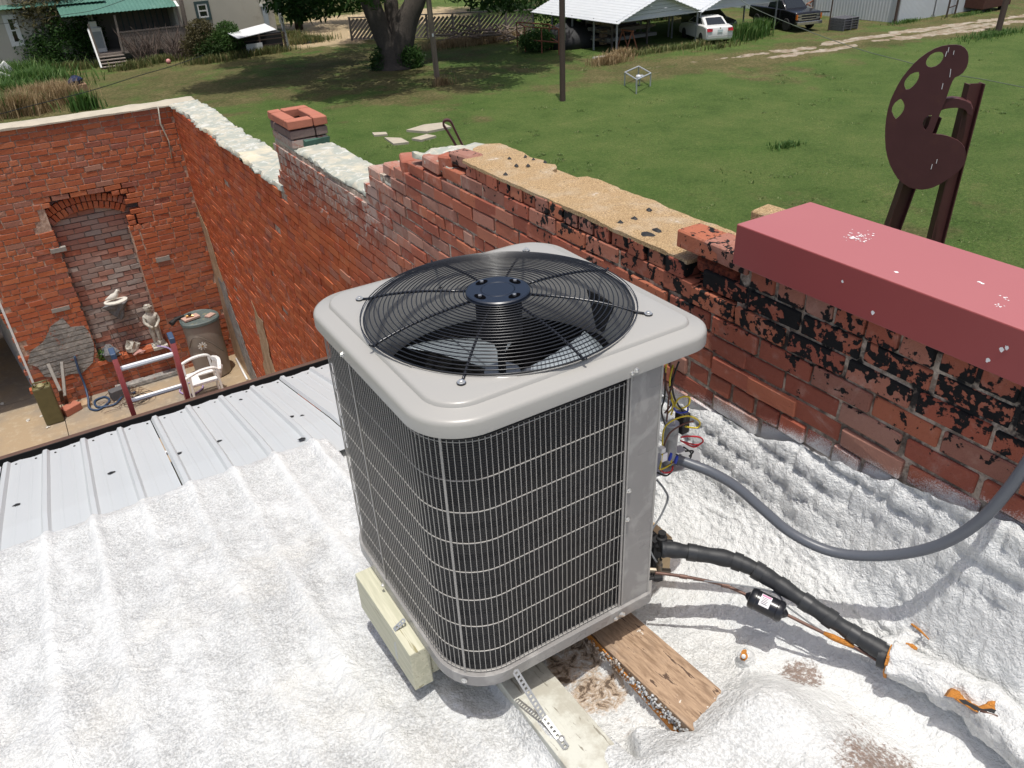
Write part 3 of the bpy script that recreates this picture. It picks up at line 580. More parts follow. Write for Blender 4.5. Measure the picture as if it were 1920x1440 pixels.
# loose and broken bricks at the step beside the red cap
def loosebrick(p, L, D, H, rz, mat=None, tilt=(0, 0), ch=.006, seed=1, par=None, name='brick', rough=0):
    me = brick_mesh(L, D, H, seed, ch); me.materials.append(mat or m_brick_near); return place(par or side, name, me, p, (tilt[0], tilt[1], rz))
g = NT('raw_broken_brick'); c = g.mix(g.rng(g.noise(60, 5, .7), .35, .65), (.12, .025, .015), (.46, .10, .045)); m_raw = g.done(c, .95, 0, g.noise(45, 6, .8), 1., .03)
loosebrick((1.985, 1.925, -1.072), .115, .21, BH, 0, seed=3); loosebrick((1.988, 1.79, -1.072), .12, .21, BH, 0, seed=4, mat=m_brick_near)
loosebrick((2.01, 1.85, -1.147), .12, .21, .07, .05, m_raw, seed=8, ch=.018); loosebrick((2.20, 1.79, -1.01), .10, .21, .07, .1, m_grit, seed=9); loosebrick((2.20, 1.78, -1.085), .12, .21, .07, 0, m_brick_near, seed=9)
loosebrick((2.12, 1.9, -1.13), .1, .2, .06, .3, m_grit, seed=12)
# the ruined steps further along
def P3(x, y, z): return (x, y, z)
for (x, y, z, L, D, H, rz, mt, sd) in (
    (2.02, 3.80, -1.175, .11, .20, .07, .05, m_brick_near, 21), (1.99, 3.93, -1.215, .11, .10, .09, .3, m_brick_near, 22), (2.16, 3.97, -1.20, .20, .14, .06, .4, m_cap, 23),
    (1.99, 4.10, -1.262, .20, .11, .07, 1.57, m_brick_near, 24), (1.99, 4.30, -1.335, .14, .11, .07, 1.5, m_brick_near, 25), (2.13, 4.15, -1.27, .2, .15, .06, .2, m_cap, 26), (2.18, 4.36, -1.31, .16, .16, .06, .8, m_cap, 27),
    (2.01, 4.52, -1.36, .17, .13, .10, 1.2, m_brick_near, 28), (2.19, 4.6, -1.38, .2, .13, .07, .3, m_brick_near, 29), (1.99, 4.72, -1.44, .19, .11, .07, 1.57, m_brick_near, 30),
    (1.985, 4.98, -1.515, .2, .10, .066, 1.55, m_brick_near, 31), (2.17, 4.85, -1.47, .2, .14, .07, 1.3, m_brick_near, 32), (1.985, 4.90, -1.595, .2, .10, .066, 1.6, m_brick_near, 33), (2.15, 5.02, -1.56, .2, .14, .07, 0.2, m_brick_near, 34), (1.985, 4.99, -1.665, .2, .10, .066, 1.55, m_brick_near, 35)):
    loosebrick((x, y, z), L, D, H, rz, mt, (random.uniform(-.06, .06), random.uniform(-.06, .06)), .010, sd)
slab_relief('mortar_bed', [(1.945, 4.62), (2.27, 4.62), (2.27, 5.08), (1.945, 5.07)], -1.505, .03, m_cap, side, .02, .08, 12, .04, .012, .01)
slab_relief('mortar_bed', [(1.945, 3.74), (2.26, 3.76), (2.27, 4.30), (1.945, 4.33)], -1.235, .03, m_cap, side, .03, .07, 13, .04, .012, .01)
slab_relief('mortar_cap', [(1.955, 5.09), (2.285, 5.09), (2.29, 5.9), (2.28, 6.76), (1.945, 6.76), (1.93, 6.0)], -1.70, .03, m_cap, side, .022, .30, 14, .05, .012, .02)
slab_relief('mortar_cap', [(1.925, 7.35), (2.30, 7.35), (2.33, 8.6), (2.29, 9.7), (2.33, 11), (2.30, 12.45), (1.90, 12.38), (1.94, 11.2), (1.90, 10.6), (1.95, 10.1), (1.90, 9.5), (1.94, 8.8), (1.91, 8.0)], -2.195, .04, m_cap, side, .028, .35, 15, .06, .022, .03)
# hollow brick pilaster on the wall
z = -1.73
def ring(zc, mat, inset=0., seed=0, name='brick'):
    x0, x1, y0, y1 = 1.925+inset, 2.275-inset, 6.765+inset, 7.335-inset; bw = .105
    for (a, b) in (((x0, y0), (x0+.22, y0+bw)), ((x0+.232, y0), (x1, y0+bw)), ((x0, y1-bw), (x0+.11, y1)), ((x0+.122, y1-bw), (x1, y1))):
        loosebrick(((a[0]+b[0])/2, (a[1]+b[1])/2, zc), b[0]-a[0], b[1]-a[1], .068, random.gauss(0, .01), mat, seed=seed+int(a[0]*100), name=name)
    for xx in (x0, x1-bw):
        loosebrick((xx+bw/2, (y0+y1)/2-.01, zc), bw, y1-y0-2*bw-.02, .068, random.gauss(0, .01), mat, seed=seed+7, name=name)
m_fresh = simple('clean_orange_brick', (.42, .15, .095), .85, 0, .18, 30, .3, 90); m_greybrick = simple('grey_brown_brick', (.20, .14, .125), .85, 0, .25, 30, .3, 90)
ring(-1.73+.05, m_brick_near, .012, 3); ring(-1.73+.13, m_greybrick, .008, 5); ring(-1.73+.213, m_fresh, 0, 9)
mb = MB(); mb.box((1.945, 6.785, -1.74), (2.255, 7.315, -1.69)); mb.build('mortar_bed', m_cap, side)
mb = MB(); mb.box((2.04, 6.745, -1.725), (2.26, 6.775, -1.655), jit=.01); mb.build('green_flashing', simple('flaked_green_paint', (.05, .12, .09), .7, 0, .5, 20, .8, 40), side)
# plaster remnants and tall pilaster shadow gap on the side wall by the corner
def patch(parent, name, mat, axis, c, pts, th=.018, seed=0, amp=.05):
    c = XW-.009-.0005*seed if axis == 'x' else YB-.0085; th = .004
    P = rough_edge([tuple(p) for p in pts], amp, .12, seed); lp = [(c, a, b) if axis == 'x' else (a, c, b) for a, b in P]; mb = MB(); mb.plate([lp], (-1, 0, 0) if axis == 'x' else (0, -1, 0), th); return mb.build(name, mat, parent)
patch(side, 'plaster_patch', m_tan, 'x', XW-.022, [(12.36, -3.7), (11.95, -3.95), (11.75, -4.6), (11.55, -5.2), (11.3, -5.9), (10.9, -6.25), (12.36, -6.25)], seed=2)
patch(side, 'plaster_patch', m_plaster, 'x', XW-.03, [(12.1, -4.75), (11.7, -4.7), (11.4, -5.2), (11.0, -5.9), (10.7, -6.25), (11.5, -6.25), (11.9, -5.4)], seed=3)
patch(side, 'plaster_patch', m_tan, 'x', XW-.02, [(9.9, -4.4), (9.6, -4.5), (9.5, -5.4), (9.8, -6.2), (10.2, -6.2), (10.1, -5.3)], seed=6, amp=.09)
mb = MB(); mb.tube([(1.90, 12.2, F0+.02), (1.86, 11.4, F0+.02)], .016); tag(mb.build('drain_pipe', m_white, smooth=True), 'thin white pipe lying on the floor along the foot of the side wall', 'pipe')

# --- back wall of the courtyard with the arched niche
YB = 12.4; BX0 = -3.6
back = thing('brick_wall', (0, YB, F0), 'red brick back wall of the courtyard with an arched, bricked-up niche', 'wall')
def inopen(x, z):                                      # niche opening
    if -.02 < x < .94 and -5.74 < z < -3.62: return True
    return z >= (-3.80 if 0 < x < .94 else -3.66) and math.hypot(x-.47, z+4.32) < 1.10 and abs(x-.47) < .60
def indoor(x, z): return x < -.96 and z < -4.45
top = -2.235; fb = mk(.213, .10, m_brick_far, 3, .064, .003); fh = mk(.10, .10, m_brick_far, 2, .064, .003)
cb = []
for c in range(0, 53):
    zc = top-CP*c-.038; hdr = c % 7 == 6; x = BX0+(c % 2)*BL/2; 
    while x < XW-.02:
        L = (BL/2 if (hdr or random.random() < .08) else BL)*random.uniform(.93, 1.05); L = min(L, XW-x); xm = x+L/2
        if -5.74 < zc < -3.62:
            if x < -.01 < x+L: L = -.01-x; xm = x+L/2
            elif x < .93 < x+L: x = .93; L = max(.06, L*.6); xm = x+L/2
        if L > .05 and not inopen(xm, zc) and not indoor(xm, zc): cb.append((xm, zc, L-.012))
        x += L
cb.sort(key=lambda t: (0 if t[0] > -1.35 else 1, -t[1]+.15*abs(t[0])*0)); bulk = MB()
def seen(x, z): u, v, d = proj((x, YB, z)); return -30 < u < 1920
k = 0
for xm, zc, L in cb:
    pr = random.choice((-.002, 0, .002, .003)); 
    if random.random() < .02: pr = -.008
    if k < 285 and seen(xm, zc):
        me = random.choice(fb if L > .15 else fh); o = place(back, 'brick', me, (xm, YB+.05-pr, zc), (random.gauss(0, .01), random.gauss(0, .012), random.gauss(0, .01)))
        if L < .205 and L > .15 or L < .095: o.scale = (L/(.213 if L > .15 else .10), 1, 1)
        k += 1
    else: bulk.box((xm-L/2, YB-pr, zc-.032), (xm+L/2, YB+.1, zc+.032), av=random.random(), jit=.0018)
bulk.build('bricks', m_brick_far_b, back, attr=True)['kind'] = 'stuff'
mb = MB()
for a, b in (((BX0, -4.45), (-.03, top)), ((-.96, F0-.1), (-.03, -4.45)), ((1.16, F0-.1), (XW+.33, top)), ((.93, F0-.1), (1.16, -3.82)), ((-.03, -3.17), (1.16, top)), ((-.03, F0-.1), (.93, -5.76))): mb.box((a[0], YB+.010, a[1]), (b[0], YB+.34, b[1]))
mb.build('mortar_core', m_mortar, back)
inf = MB()                                             # recessed infill
for c in range(0, 34):
    zc = -3.2-CP*c; x = -.1+(c % 2)*.11
    if zc < -5.8: break
    while x < 1.0: inf.box((x, YB+.135-random.choice((0, .004, .008)), zc-.033), (x+.214, YB+.24, zc+.033), av=random.random(), jit=.004); x += BL
o = inf.build('infill_bricks', m_infill, back, attr=True); o['kind'] = 'stuff'
mb = MB(); mb.box((-.2, YB+.155, -5.9), (1.15, YB+.338, -3.0)); mb.build('infill_mortar', simple('smeared_mortar', (.30, .27, .24), .9, 0, .3, 20, .5, 50), back)
ctr = (.47, -4.32); R1 = .86
for rr, nb in ((R1+.055, 15), (R1+.17, 17)):            # two rings of headers over the niche
    for i in range(nb):
        a = math.radians(57+66*(i+.5)/nb); cx = ctr[0]+rr*math.cos(a); cz = ctr[1]+rr*math.sin(a)
        me = brick_mesh(.105, .10, .058, 300+i % 5, .004); me.materials.append(m_arch); place(back, 'arch_brick', me, (cx, YB+.115-(.01 if rr > 1 else .0), cz), (0, -a, 0))
mb = MB(); mb.box((-.2, YB+.145, -3.46), (1.17, YB+.2, -3.12)); mb.build('arch_backing', m_mortar, back)
slab_relief('mortar_cap', [(BX0, YB-.03), (XW-.02, YB-.03), (2.28, YB+.02), (2.30, YB+.36), (BX0, YB+.36)], -2.205, .04, simple('pale_sand_cap', (.46, .41, .32), .9, 0, .3, 5, .5, 30), back, .02, .3, 22, .07, .006, .015)
patch(back, 'plaster_patch', m_plaster, 'y', YB-.022, [(-.93, -5.45), (-.84, -5.28), (-.62, -5.2), (-.5, -4.98), (-.30, -4.90), (-.22, -5.06), (-.05, -5.14), (-.04, -5.55), (-.14, -5.75), (-.34, -5.83), (-.60, -5.82), (-.80, -5.72)], seed=4, amp=.03)
mb = MB(); mb.box((-.14, YB-.02, -3.95), (.06, YB+.05, -3.89)); mb.build('wood_block', simple('grey_weathered_wood', (.30, .28, .25), .9, 0, .3, 20), back)
mb = MB(); mb.box((-.40, YB-.015, -4.93+.12), (-.16, YB+.05, -4.75)); mb.build('wood_block', simple('grey_weathered_wood_b', (.30, .28, .25), .9, 0, .3, 20), back)
mb = MB(); mb.box((1.16, YB-.015, -4.42), (1.36, YB+.05, -4.35)); mb.build('wood_block', bpy.data.materials['grey_weathered_wood'], back)
mb = MB(); mb.tube([(1.76, YB-.03, -2.25+.05), (1.73, YB-.03, -2.45), (1.78, YB-.03, -2.7), (1.76, YB-.02, -2.95)], [.006, .012, .008, .01], 6); mb.build('crack_mortar', m_cap, back, smooth=True)

# back shed behind the doorway keeps it dark
mb = MB(); mb.plate([[(-5.5, YB+.345, -3.75), (-1.03, YB+.345, -3.75), (-1.40, 15.6, -3.75), (-1.40, 17.6, -3.75), (-5.5, 17.6, -3.75)]], (0, 0, 1), .15); mb.box((-5.5, 17.5, F0), (-.4, 17.62, -3.9)); mb.box((-5.6, YB+.345, F0), (-5.5, 17.6, -3.9)); mb.build('shed_shell', m_mortar); bpy.data.objects['shed_shell'].name = 'shed_wall'; bpy.data.objects['shed_wall']['kind'] = 'structure'
sw = thing('siding_partition', (-1.1, 13.6, F0), 'white vertical board partition inside the dark doorway at the left edge', 'wall')
a = np.array([-.96, YB+.02, 0]); b = np.array([-1.36, 15.6, 0]); L = np.linalg.norm(b-a); d = (b-a)/L; n_ = 32
for i in range(n_):
    p = a+d*L*(i+.5)/n_; nn = np.array([-d[1], d[0], 0]); mb = MB(); mb.obox((p[0], p[1], (F0-4.0)/2), d*L/n_*.42, nn*.012, (0, 0, (-4.0-F0)/2)); mb.build('board', m_siding, sw)
mb = MB(); nn = np.array([-d[1], d[0], 0]); p = (a+b)/2-nn*.02; mb.obox((p[0], p[1], (F0-4.0)/2), d*L/2, nn*.006, (0, 0, (-4.0-F0)/2)); mb.build('backing', m_siding, sw)
mb = MB(); mb.box((-.985, YB-.01, F0), (-.955, YB+.05, -4.46)); mb.build('jamb', m_white, sw)

# ================================================================== AIR CONDITIONER
ac = thing('air_conditioner', (1.0, 1.77, -1.95), 'large grey outdoor air conditioning unit with black fan guard, standing on the white roof', 'air conditioner')
def rrect(x0, x1, y0, y1, r, n=10, ext=0.):
    """rounded rectangle, r = radii of (front-left, front-right, back-right, back-left)"""
    out = []
    for (cx, cy, rr, a0) in ((x0+r[0], y0+r[0], r[0], 180), (x1-r[1], y0+r[1], r[1], 270), (x1-r[2], y1-r[2], r[2], 0), (x0+r[3], y1-r[3], r[3], 90)):
        for i in range(n+1): a = math.radians(a0+90*i/n); out.append((cx+rr*math.cos(a), cy+rr*math.sin(a)))
    return out
LX0, LX1, LY0, LY1 = .568, 1.458, 1.331, 2.215; LR = (.15, .10, .14, .135); CX, CY = 1.013, 1.773; VR = .383
def lidloop(ins, z, n=10):
    p = rrect(LX0+ins, LX1-ins, LY0+ins, LY1-ins, [max(.02, r-ins) for r in LR], n); out = []
    for k in range(4):
        arc = p[k*(n+1):(k+1)*(n+1)]; q = p[((k+1)*(n+1)) % len(p)]; out += arc; a = arc[-1]
        out += [(a[0]+(q[0]-a[0])*i/16, a[1]+(q[1]-a[1])*i/16) for i in range(1, 16)]
    return [(x, y, z) for x, y in out]
def loft(mb, loops, close=True):
    o = len(mb.v); m = len(loops[0])
    for lp in loops: mb.v += [tuple(p) for p in lp]
    for i in range(len(loops)-1):
        for k in range(m): mb.f.append((o+i*m+k, o+i*m+(k+1) % m, o+(i+1)*m+(k+1) % m, o+(i+1)*m+k)); mb.mi.append(0); mb.a.append(0)
mb = MB(); nn_ = 14
L = [lidloop(.006, -1.052, nn_), lidloop(0, -1.052, nn_), lidloop(.0005, -1.021, nn_), lidloop(.003, -1.0135, nn_), lidloop(.008, -1.009, nn_), lidloop(.015, -1.0065, nn_), lidloop(.047, -1.0010, nn_), lidloop(.050, -.9995, nn_), lidloop(.0535, -.9925, nn_), lidloop(.0575, -.9890, nn_), lidloop(.062, -.9880, nn_)]
lp = L[-1]; m = len(lp); ang = [math.atan2(p[1]-CY, p[0]-CX) for p in lp]
for t in (.5, .85): L.append([((1-t)*p[0]+t*(CX+VR*1.02*math.cos(a)), (1-t)*p[1]+t*(CY+VR*1.02*math.sin(a)), -.988+.002*t) for p, a in zip(lp, ang)])
for r_, z_ in ((VR+.012, -.984), (VR+.004, -.9855), (VR, -.992), (VR-.004, -1.01), (VR-.012, -1.10), (VR-.016, -1.19), (VR-.012, -1.205)): L.append([(CX+r_*math.cos(a), CY+r_*math.sin(a), z_) for a in ang])
loft(mb, L); lid = mb.build('lid', m_lid, ac, smooth=2)
# base pan
BXR = 1.44
pan = rrect(LX0+.006, BXR, LY0+.006, LY1-.006, (.16, .02, .14, .14), 10)
k0 = [i for i, p in enumerate(pan) if p[0] > 1.40 and p[1] < 1.40]     # chamfer the service corner
pan = [p for i, p in enumerate(pan) if i not in k0]; ins = next(i for i, p in enumerate(pan) if p[0] > 1.3); pan[ins:ins] = [(1.262, LY0+.004), (1.272, LY0+.010), (1.425, 1.50), (BXR, 1.52)]
mb = MB(); mb.plate([[(x, y, -1.905) for x, y in pan]], (0, 0, 1), .042); mb.build('base_pan', m_panel, ac, bevel=.003)
# corner post (service panel side)
mb = MB(); mb.box((1.151, 1.346, -1.906), (1.2635, 1.352, -1.055)); mb.box((1.151, 1.3521, -1.906), (1.154, 1.372, -1.055)); mb.box((1.2605, 1.3521, -1.906), (1.2635, 1.40, -1.055)); mb.build('corner_panel', m_panel, ac)
mb = MB(); mb.box((1.1515, 1.3445, -1.906), (1.156, 1.3459, -1.06)); mb.box((1.256, 1.3445, -1.906), (1.2632, 1.3459, -1.06)); mb.build('panel_fold', m_lid, ac)
# inner cabinet: coil that follows three sides, rear panel
perim = rrect(LX0+.015, 1.43, LY0+.018, LY1-.018, (.155, .02, .13, .135), 12)
st_i = next(i for i, p in enumerate(perim) if p[0] > 1.3 and p[1] < 1.6)
path = perim[:st_i]                                    # front-left arc
front_end = (1.148, LY0+.018)
# ordered walk: from the front right end, leftwards, round the front-left corner, back along the left, the rear and the right side
walk = [front_end]+perim[:13][::-1]                    # front -> left (arc reversed)
rest = perim[13+13:]                                   # back-right and back-left arcs
walk += perim[39:][::-1]+perim[26:39][::-1]+[(1.43, 1.56)]
def resample(w, step):
    out = []; acc = 0; d = 0
    for a, b in zip(w[:-1], w[1:]):
        L_ = math.dist(a, b)
        while d <= acc+L_:
            t = (d-acc)/L_ if L_ else 0; out.append((a[0]+(b[0]-a[0])*t, a[1]+(b[1]-a[1])*t, math.atan2(b[1]-a[1], b[0]-a[0]))); d += step
        acc += L_
    return out
def offp(w, d):                                        # push outwards (walk is clockwise seen from above: outside is to the left of travel ... fixed by centre)
    out = []
    for i, p in enumerate(w):
        a = w[max(0, i-1)]; b = w[min(len(w)-1, i+1)]; tx, ty = b[0]-a[0], b[1]-a[1]; l = math.hypot(tx, ty) or 1; nx_, ny_ = ty/l, -tx/l
        if (p[0]+nx_*.01-CX)**2+(p[1]+ny_*.01-CY)**2 < (p[0]-CX)**2+(p[1]-CY)**2: nx_, ny_ = -nx_, -ny_
        out.append((p[0]+nx_*d, p[1]+ny_*d))
    return out
mb = MB(); cw = offp(walk, -.012); ci = offp(walk, -.05); m = len(cw)
for lp_ in ([(x, y, -1.06) for x, y in cw], [(x, y, -1.9) for x, y in cw], [(x, y, -1.9) for x, y in ci], [(x, y, -1.06) for x, y in ci], [(x, y, -1.06) for x, y in cw]): mb.v += lp_
for i in range(4):
    for k in range(m-1): mb.f.append((i*m+k, i*m+k+1, (i+1)*m+k+1, (i+1)*m+k)); mb.mi.append(0); mb.a.append(0)
mb.build('condenser_coil', m_coil, ac)
ROWS = [-1.082, -1.198, -1.30, -1.403, -1.505, -1.609, -1.712, -1.814, -1.90]
mb = MB(); sp = resample(walk, .0155)
for x, y, a in sp:
    c, s = math.cos(a)*.0011, math.sin(a)*.0011; nx_, ny_ = -math.sin(a)*.0011, math.cos(a)*.0011; r_ = .0026
    mb.obox((x, y, (-1.074-1.902)/2), (c*.85, s*.85, 0), (nx_*.85, ny_*.85, 0), (0, 0, .414))
wf = resample(walk, .02); wo = offp([(x, y) for x, y, a in wf], -.0022)
for z_ in ROWS: mb.tube([(x, y, z_) for x, y in wo], .0017, 5)
mb.build('wire_grille', m_wire, ac)
# vertical tie straps with screws top and bottom
def strap_at(u, v, off=.0015):
    best = None
    for x, y, a in resample(walk, .002):
        pu, pv, _ = proj((x, y, -1.07)); e = abs(pu-u)+.3*abs(pv-v)
        if best is None or e < best[0]: best = (e, x, y, a)
    return best[1:]
def screw(parent, p, n, r=.0075, name='screw'):
    mb = MB(); mb.lathe([(r*1.25, 0), (r*1.25, .0015), (r*.8, .0018), (r*.75, .006), (r*.5, .0072), (0, .0074)], p, 10, n); return mb.build(name, m_screw, parent, smooth=2)
for (u, v) in ((825, 815), (655, 690), (1172, 716)):
    x, y, a = strap_at(u, v) if u < 1100 else (1.143, LY0+.018, 0.)
    nx_, ny_ = -math.sin(a), math.cos(a)
    if (x+nx_-CX)**2+(y+ny_-CY)**2 < (x-nx_-CX)**2+(y-ny_-CY)**2: nx_, ny_ = -nx_, -ny_
    mb = MB(); mb.obox((x+nx_*.003, y+ny_*.003, (-1.03-1.915)/2), (math.cos(a)*.0032, math.sin(a)*.0032, 0), (nx_*.0012, ny_*.0012, 0), (0, 0, .4425)); mb.build('tie_strap', m_wire, ac)
    for z_ in (-1.040, -1.925):
        q = (LX0-.0 if abs(a) > 1.2 else x); px, py = x+nx_*(.0155), y+ny_*(.0155); screw(ac, (px, py, z_), (nx_, ny_, 0))
for (u, v, yy) in ((1193, 694, LY0-.001), (1179, 920, 1.344), (1176, 974, 1.344), (1168, 1152, LY0+.002), (1154, 1160, LY0+.002)):
    screw(ac, ony(u, v, yy), (0, -1, 0), .0065)
# fan guard: spiral rings, eight bent arms, centre plate
gd = MB(); gz = lambda r: -.977+.040*(1-(r/.395)**3.2)
for i, r_ in enumerate(np.linspace(.098, .394, 23)):
    z_ = gz(r_)
    gd.tube([(CX+r_*math.cos(a), CY+r_*math.sin(a)  , z_) for a in np.linspace(0, 2*PI, 73)[:-1]], .0016, 6, closed=True)
gd.tube([(CX+.385*math.cos(a), CY+.385*math.sin(a), -.983) for a in np.linspace(0, 2*PI, 73)[:-1]], .0024, 6, closed=True)
guard = gd.build('fan_guard', m_black, ac, smooth=True)
for k in range(8):
    a = math.radians(45*k+1.5); mb = MB(); pts = [(CX+r_*math.cos(a), CY+r_*math.sin(a), gz(min(r_, .394))-.0045) for r_ in (.085, .15, .22, .28, .33, .37, .396)]
    tabs = k in (1, 3, 5, 7)
    if tabs: pts.append((CX+.412*math.cos(a), CY+.412*math.sin(a), -.983))
    else: pts.append((CX+.404*math.cos(a), CY+.404*math.sin(a), -.974))
    mb.tube(pts, .0038, 6); mb.build('guard_arm', m_black, guard, smooth=True)
    if tabs:
        mb = MB(); mb.lathe([(.012, 0), (.012, .004)], (CX+.424*math.cos(a), CY+.424*math.sin(a), -.987), 12); mb.build('mount_tab', m_black, guard); screw(guard, (CX+.424*math.cos(a), CY+.424*math.sin(a), -.983), (0, 0, 1), .0085)
mb = MB(); mb.lathe([(.0, .0), (.046, .0), (.048, -.0022), (.050, 0), (.088, 0), (.092, -.003), (.093, -.012)], (CX, CY, -.930), 40); mb.build('centre_disc', m_disc, guard, smooth=2)
for k in range(4):
    a = math.radians(12+90*k); q = np.array([CX+.068*math.cos(a), CY+.068*math.sin(a), -.9295]); t = a+PI/2
    mb = MB(); mb.plate([[tuple(q+np.array([math.cos(t)*.021*math.cos(b)+math.cos(a)*.012*math.sin(b), math.sin(t)*.021*math.cos(b)+math.sin(a)*.012*math.sin(b), .0006])) for b in np.linspace(0, 2*PI, 17)[:-1]]], (0, 0, 1), .0004); mb.build('slot', simple('slot_dark', (.003, .003, .004), 1, spec=.02) if k == 0 else bpy.data.materials['slot_dark'], guard)
    mb = MB(); mb.lathe([(.0055, 0), (.0055, .005), (.003, .006)], q+np.array([0, 0, .0004]), 10); mb.build('bolt', simple('dull_bolt', (.35, .36, .38), .4, .7) if k == 0 else bpy.data.materials['dull_bolt'], guard, smooth=2)
# motor and blades
mb = MB(); mb.lathe([(0, -.945), (.064, -.945), (.067, -.955), (.067, -1.055), (.066, -1.07), (.03, -1.075), (.012, -1.13), (.012, -1.21)], (CX, CY, 0), 28); mb.build('fan_motor', m_blackm, ac, smooth=2)
fan = MB(); fan.lathe([(.0, -1.20), (.055, -1.20), (.055, -1.235), (.0, -1.236)], (CX, CY, 0), 24); fan = fan.build('fan_hub', m_alu, ac)
for k, a0 in enumerate((math.radians(-28), math.radians(-150), math.radians(88))):
    mb = MB(); nr_, na = 9, 10; o = 0
    for i in range(nr_):
        r_ = .05+(.355-.05)*i/(nr_-1); half = math.radians(16+19*(i/(nr_-1))**.6); 
        for j in range(na):
            t = j/(na-1)*2-1; rr = r_*(1-.05*abs(t)**3*(i == nr_-1)); an = a0+half*t; mb.v.append((CX+rr*math.cos(an), CY+rr*math.sin(an), -1.235+.05*t*(.4+.6*i/(nr_-1))-.012*(1-t*t)))
    for i in range(nr_-1):
        for j in range(na-1): mb.f.append((i*na+j, i*na+j+1, (i+1)*na+j+1, (i+1)*na+j)); mb.mi.append(0); mb.a.append(0)
    o = mb.build('fan_blade', m_alu, fan, smooth=True); q = o.modifiers.new('s', 'SOLIDIFY'); q.thickness = .0015
# service corner with its cover off: back plate, tray, capacitor, contactor, wires, valves
mb = MB(); mb.obox((1.345, 1.475, -1.30), (.088, .075, 0), (.0008, -.001, 0), (0, 0, .24)); mb.build('control_back_plate', m_galv, ac)
mb = MB(); mb.obox((1.345, 1.475, -1.74), (.088, .075, 0), (.0008, -.001, 0), (0, 0, .165)); mb.build('service_back_plate', m_blackm, ac)
tray = [ony(1228, 893, 1.40), onz(1228, 893, -1.585)]
tp = [onz(u, v, -1.575) for u, v in ((1229, 893), (1262, 884), (1300, 877), (1313, 866), (1312, 850), (1302, 838), (1280, 832), (1232, 850))]
mb = MB(); mb.plate([[tuple(p) for p in tp]], (0, 0, 1), .004); tr = mb.build('control_tray', m_galv, ac)
cp = onz(1254, 868, -1.572); ct = cp+np.array([0, 0, .155])
mb = MB(); mb.lathe([(.024, 0), (.0245, .004), (.0245, .148), (.026, .150), (.026, .154), (.022, .155), (.0, .150)], (cp[0], cp[1], -1.571), 24, sy=.8); cap_ = mb.build('capacitor', simple('capacitor_can', (.40, .41, .42), .35, .5, .05), ac, smooth=2)
mb = MB(); mb.lathe([(.0252, .105), (.0252, .118)], (cp[0], cp[1], -1.571), 24, sy=.82); mb.build('clamp_band', m_galv, cap_)
mb = MB(); 
for dx, dy in ((-.009, .004), (.008, .006), (.002, -.009)): mb.box((cp[0]+dx-.003, cp[1]+dy-.001, -1.418), (cp[0]+dx+.003, cp[1]+dy+.001, -1.402))
mb.build('terminals', m_screw, cap_)
q = ony(1281, 786, 1.53); mb = MB(); mb.box((q[0]-.02, q[1]-.02, q[2]-.045), (q[0]+.012, q[1]+.02, q[2]+.03)); mb.build('contactor', m_blackm, ac, bevel=.003)
def spline(P, n=8):
    P = [np.array(p, float) for p in P]; out = []; m = len(P)
    for i in range(m-1):
        p0, p1, p2, p3 = P[max(i-1, 0)], P[i], P[i+1], P[min(i+2, m-1)]
        for k in range(n): t = k/n; out.append(.5*((2*p1)+(-p0+p2)*t+(2*p0-5*p1+4*p2-p3)*t*t+(-p0+3*p1-3*p2+p3)*t**3))
    return out+[P[-1]]
def wirepx(pts, r, mat, name='wire', y0=1.45, parent=ac, wob=.0, n=6):
    P = [ony(u, v, y0+(w if w else 0)) for u, v, w in pts]; mb = MB(); mb.tube(spline(P, 6), r, n); return mb.build(name, mat, parent, smooth=True)
W = [([(1250, 680, 0), (1247, 710, .01), (1252, 735, 0), (1262, 760, -.01), (1252, 775, 0)], m_wy), ([(1262, 684, 0), (1256, 712, -.01), (1258, 738, 0), (1270, 765, 0), (1290, 760, 0), (1292, 745, 0), (1272, 748, -.01), (1258, 778, 0)], m_wy),
     ([(1256, 680, 0), (1262, 715, 0), (1255, 740, -.01), (1250, 790, 0)], m_wn), ([(1245, 690, 0), (1250, 730, -.015), (1259, 755, 0), (1246, 775, 0)], m_wn), ([(1273, 678, 0), (1265, 700, 0), (1256, 728, -.01)], m_wbk),
     ([(1254, 735, 0), (1266, 770, -.01), (1288, 772, 0), (1289, 760, 0)], m_wb), ([(1242, 840, -.02), (1245, 805, -.03), (1262, 788, -.04), (1290, 780, -.03), (1311, 790, -.01), (1308, 802, 0), (1285, 800, 0)], m_wy), ([(1244, 838, -.02), (1256, 812, -.03), (1280, 796, -.03), (1300, 790, -.01)], m_wn),
     ([(1276, 820, 0), (1290, 818, -.01), (1312, 820, -.01), (1318, 828, -.01), (1305, 834, 0), (1280, 828, 0)], m_wr), ([(1276, 826, 0), (1300, 838, 0), (1314, 832, 0)], m_wr),
     ([(1243, 842, -.03), (1240, 865, -.03), (1238, 880, -.03), (1258, 870, -.02), (1256, 858, -.02)], m_wy), ([(1238, 884, -.02), (1250, 875, -.02), (1268, 863, -.02)], m_wn), ([(1236, 878, -.02), (1245, 886, -.02), (1258, 884, -.02), (1262, 874, -.02)], m_wr), ([(1232, 886, -.01), (1250, 892, -.02), (1262, 880, 0)], m_wbk), ([(1282, 838, 0), (1296, 850, 0), (1290, 862, 0), (1268, 852, 0)], m_wbk), ([(1285, 846, 0), (1300, 846, 0), (1292, 856, 0)], m_wbk),
     ([(1248, 700, .0), (1246, 745, 0), (1240, 770, 0), (1248, 800, .02)], m_wbk), ([(1258, 700, .0), (1264, 745, 0), (1283, 778, 0), (1280, 800, .02)], m_wbk)]
for P_, m_ in W: wirepx(P_, .0028, m_)
mb = MB(); p = ony(1241, 843, 1.42); mb.box(p-.008, p+.008); mb.build('plug', m_white, ac)
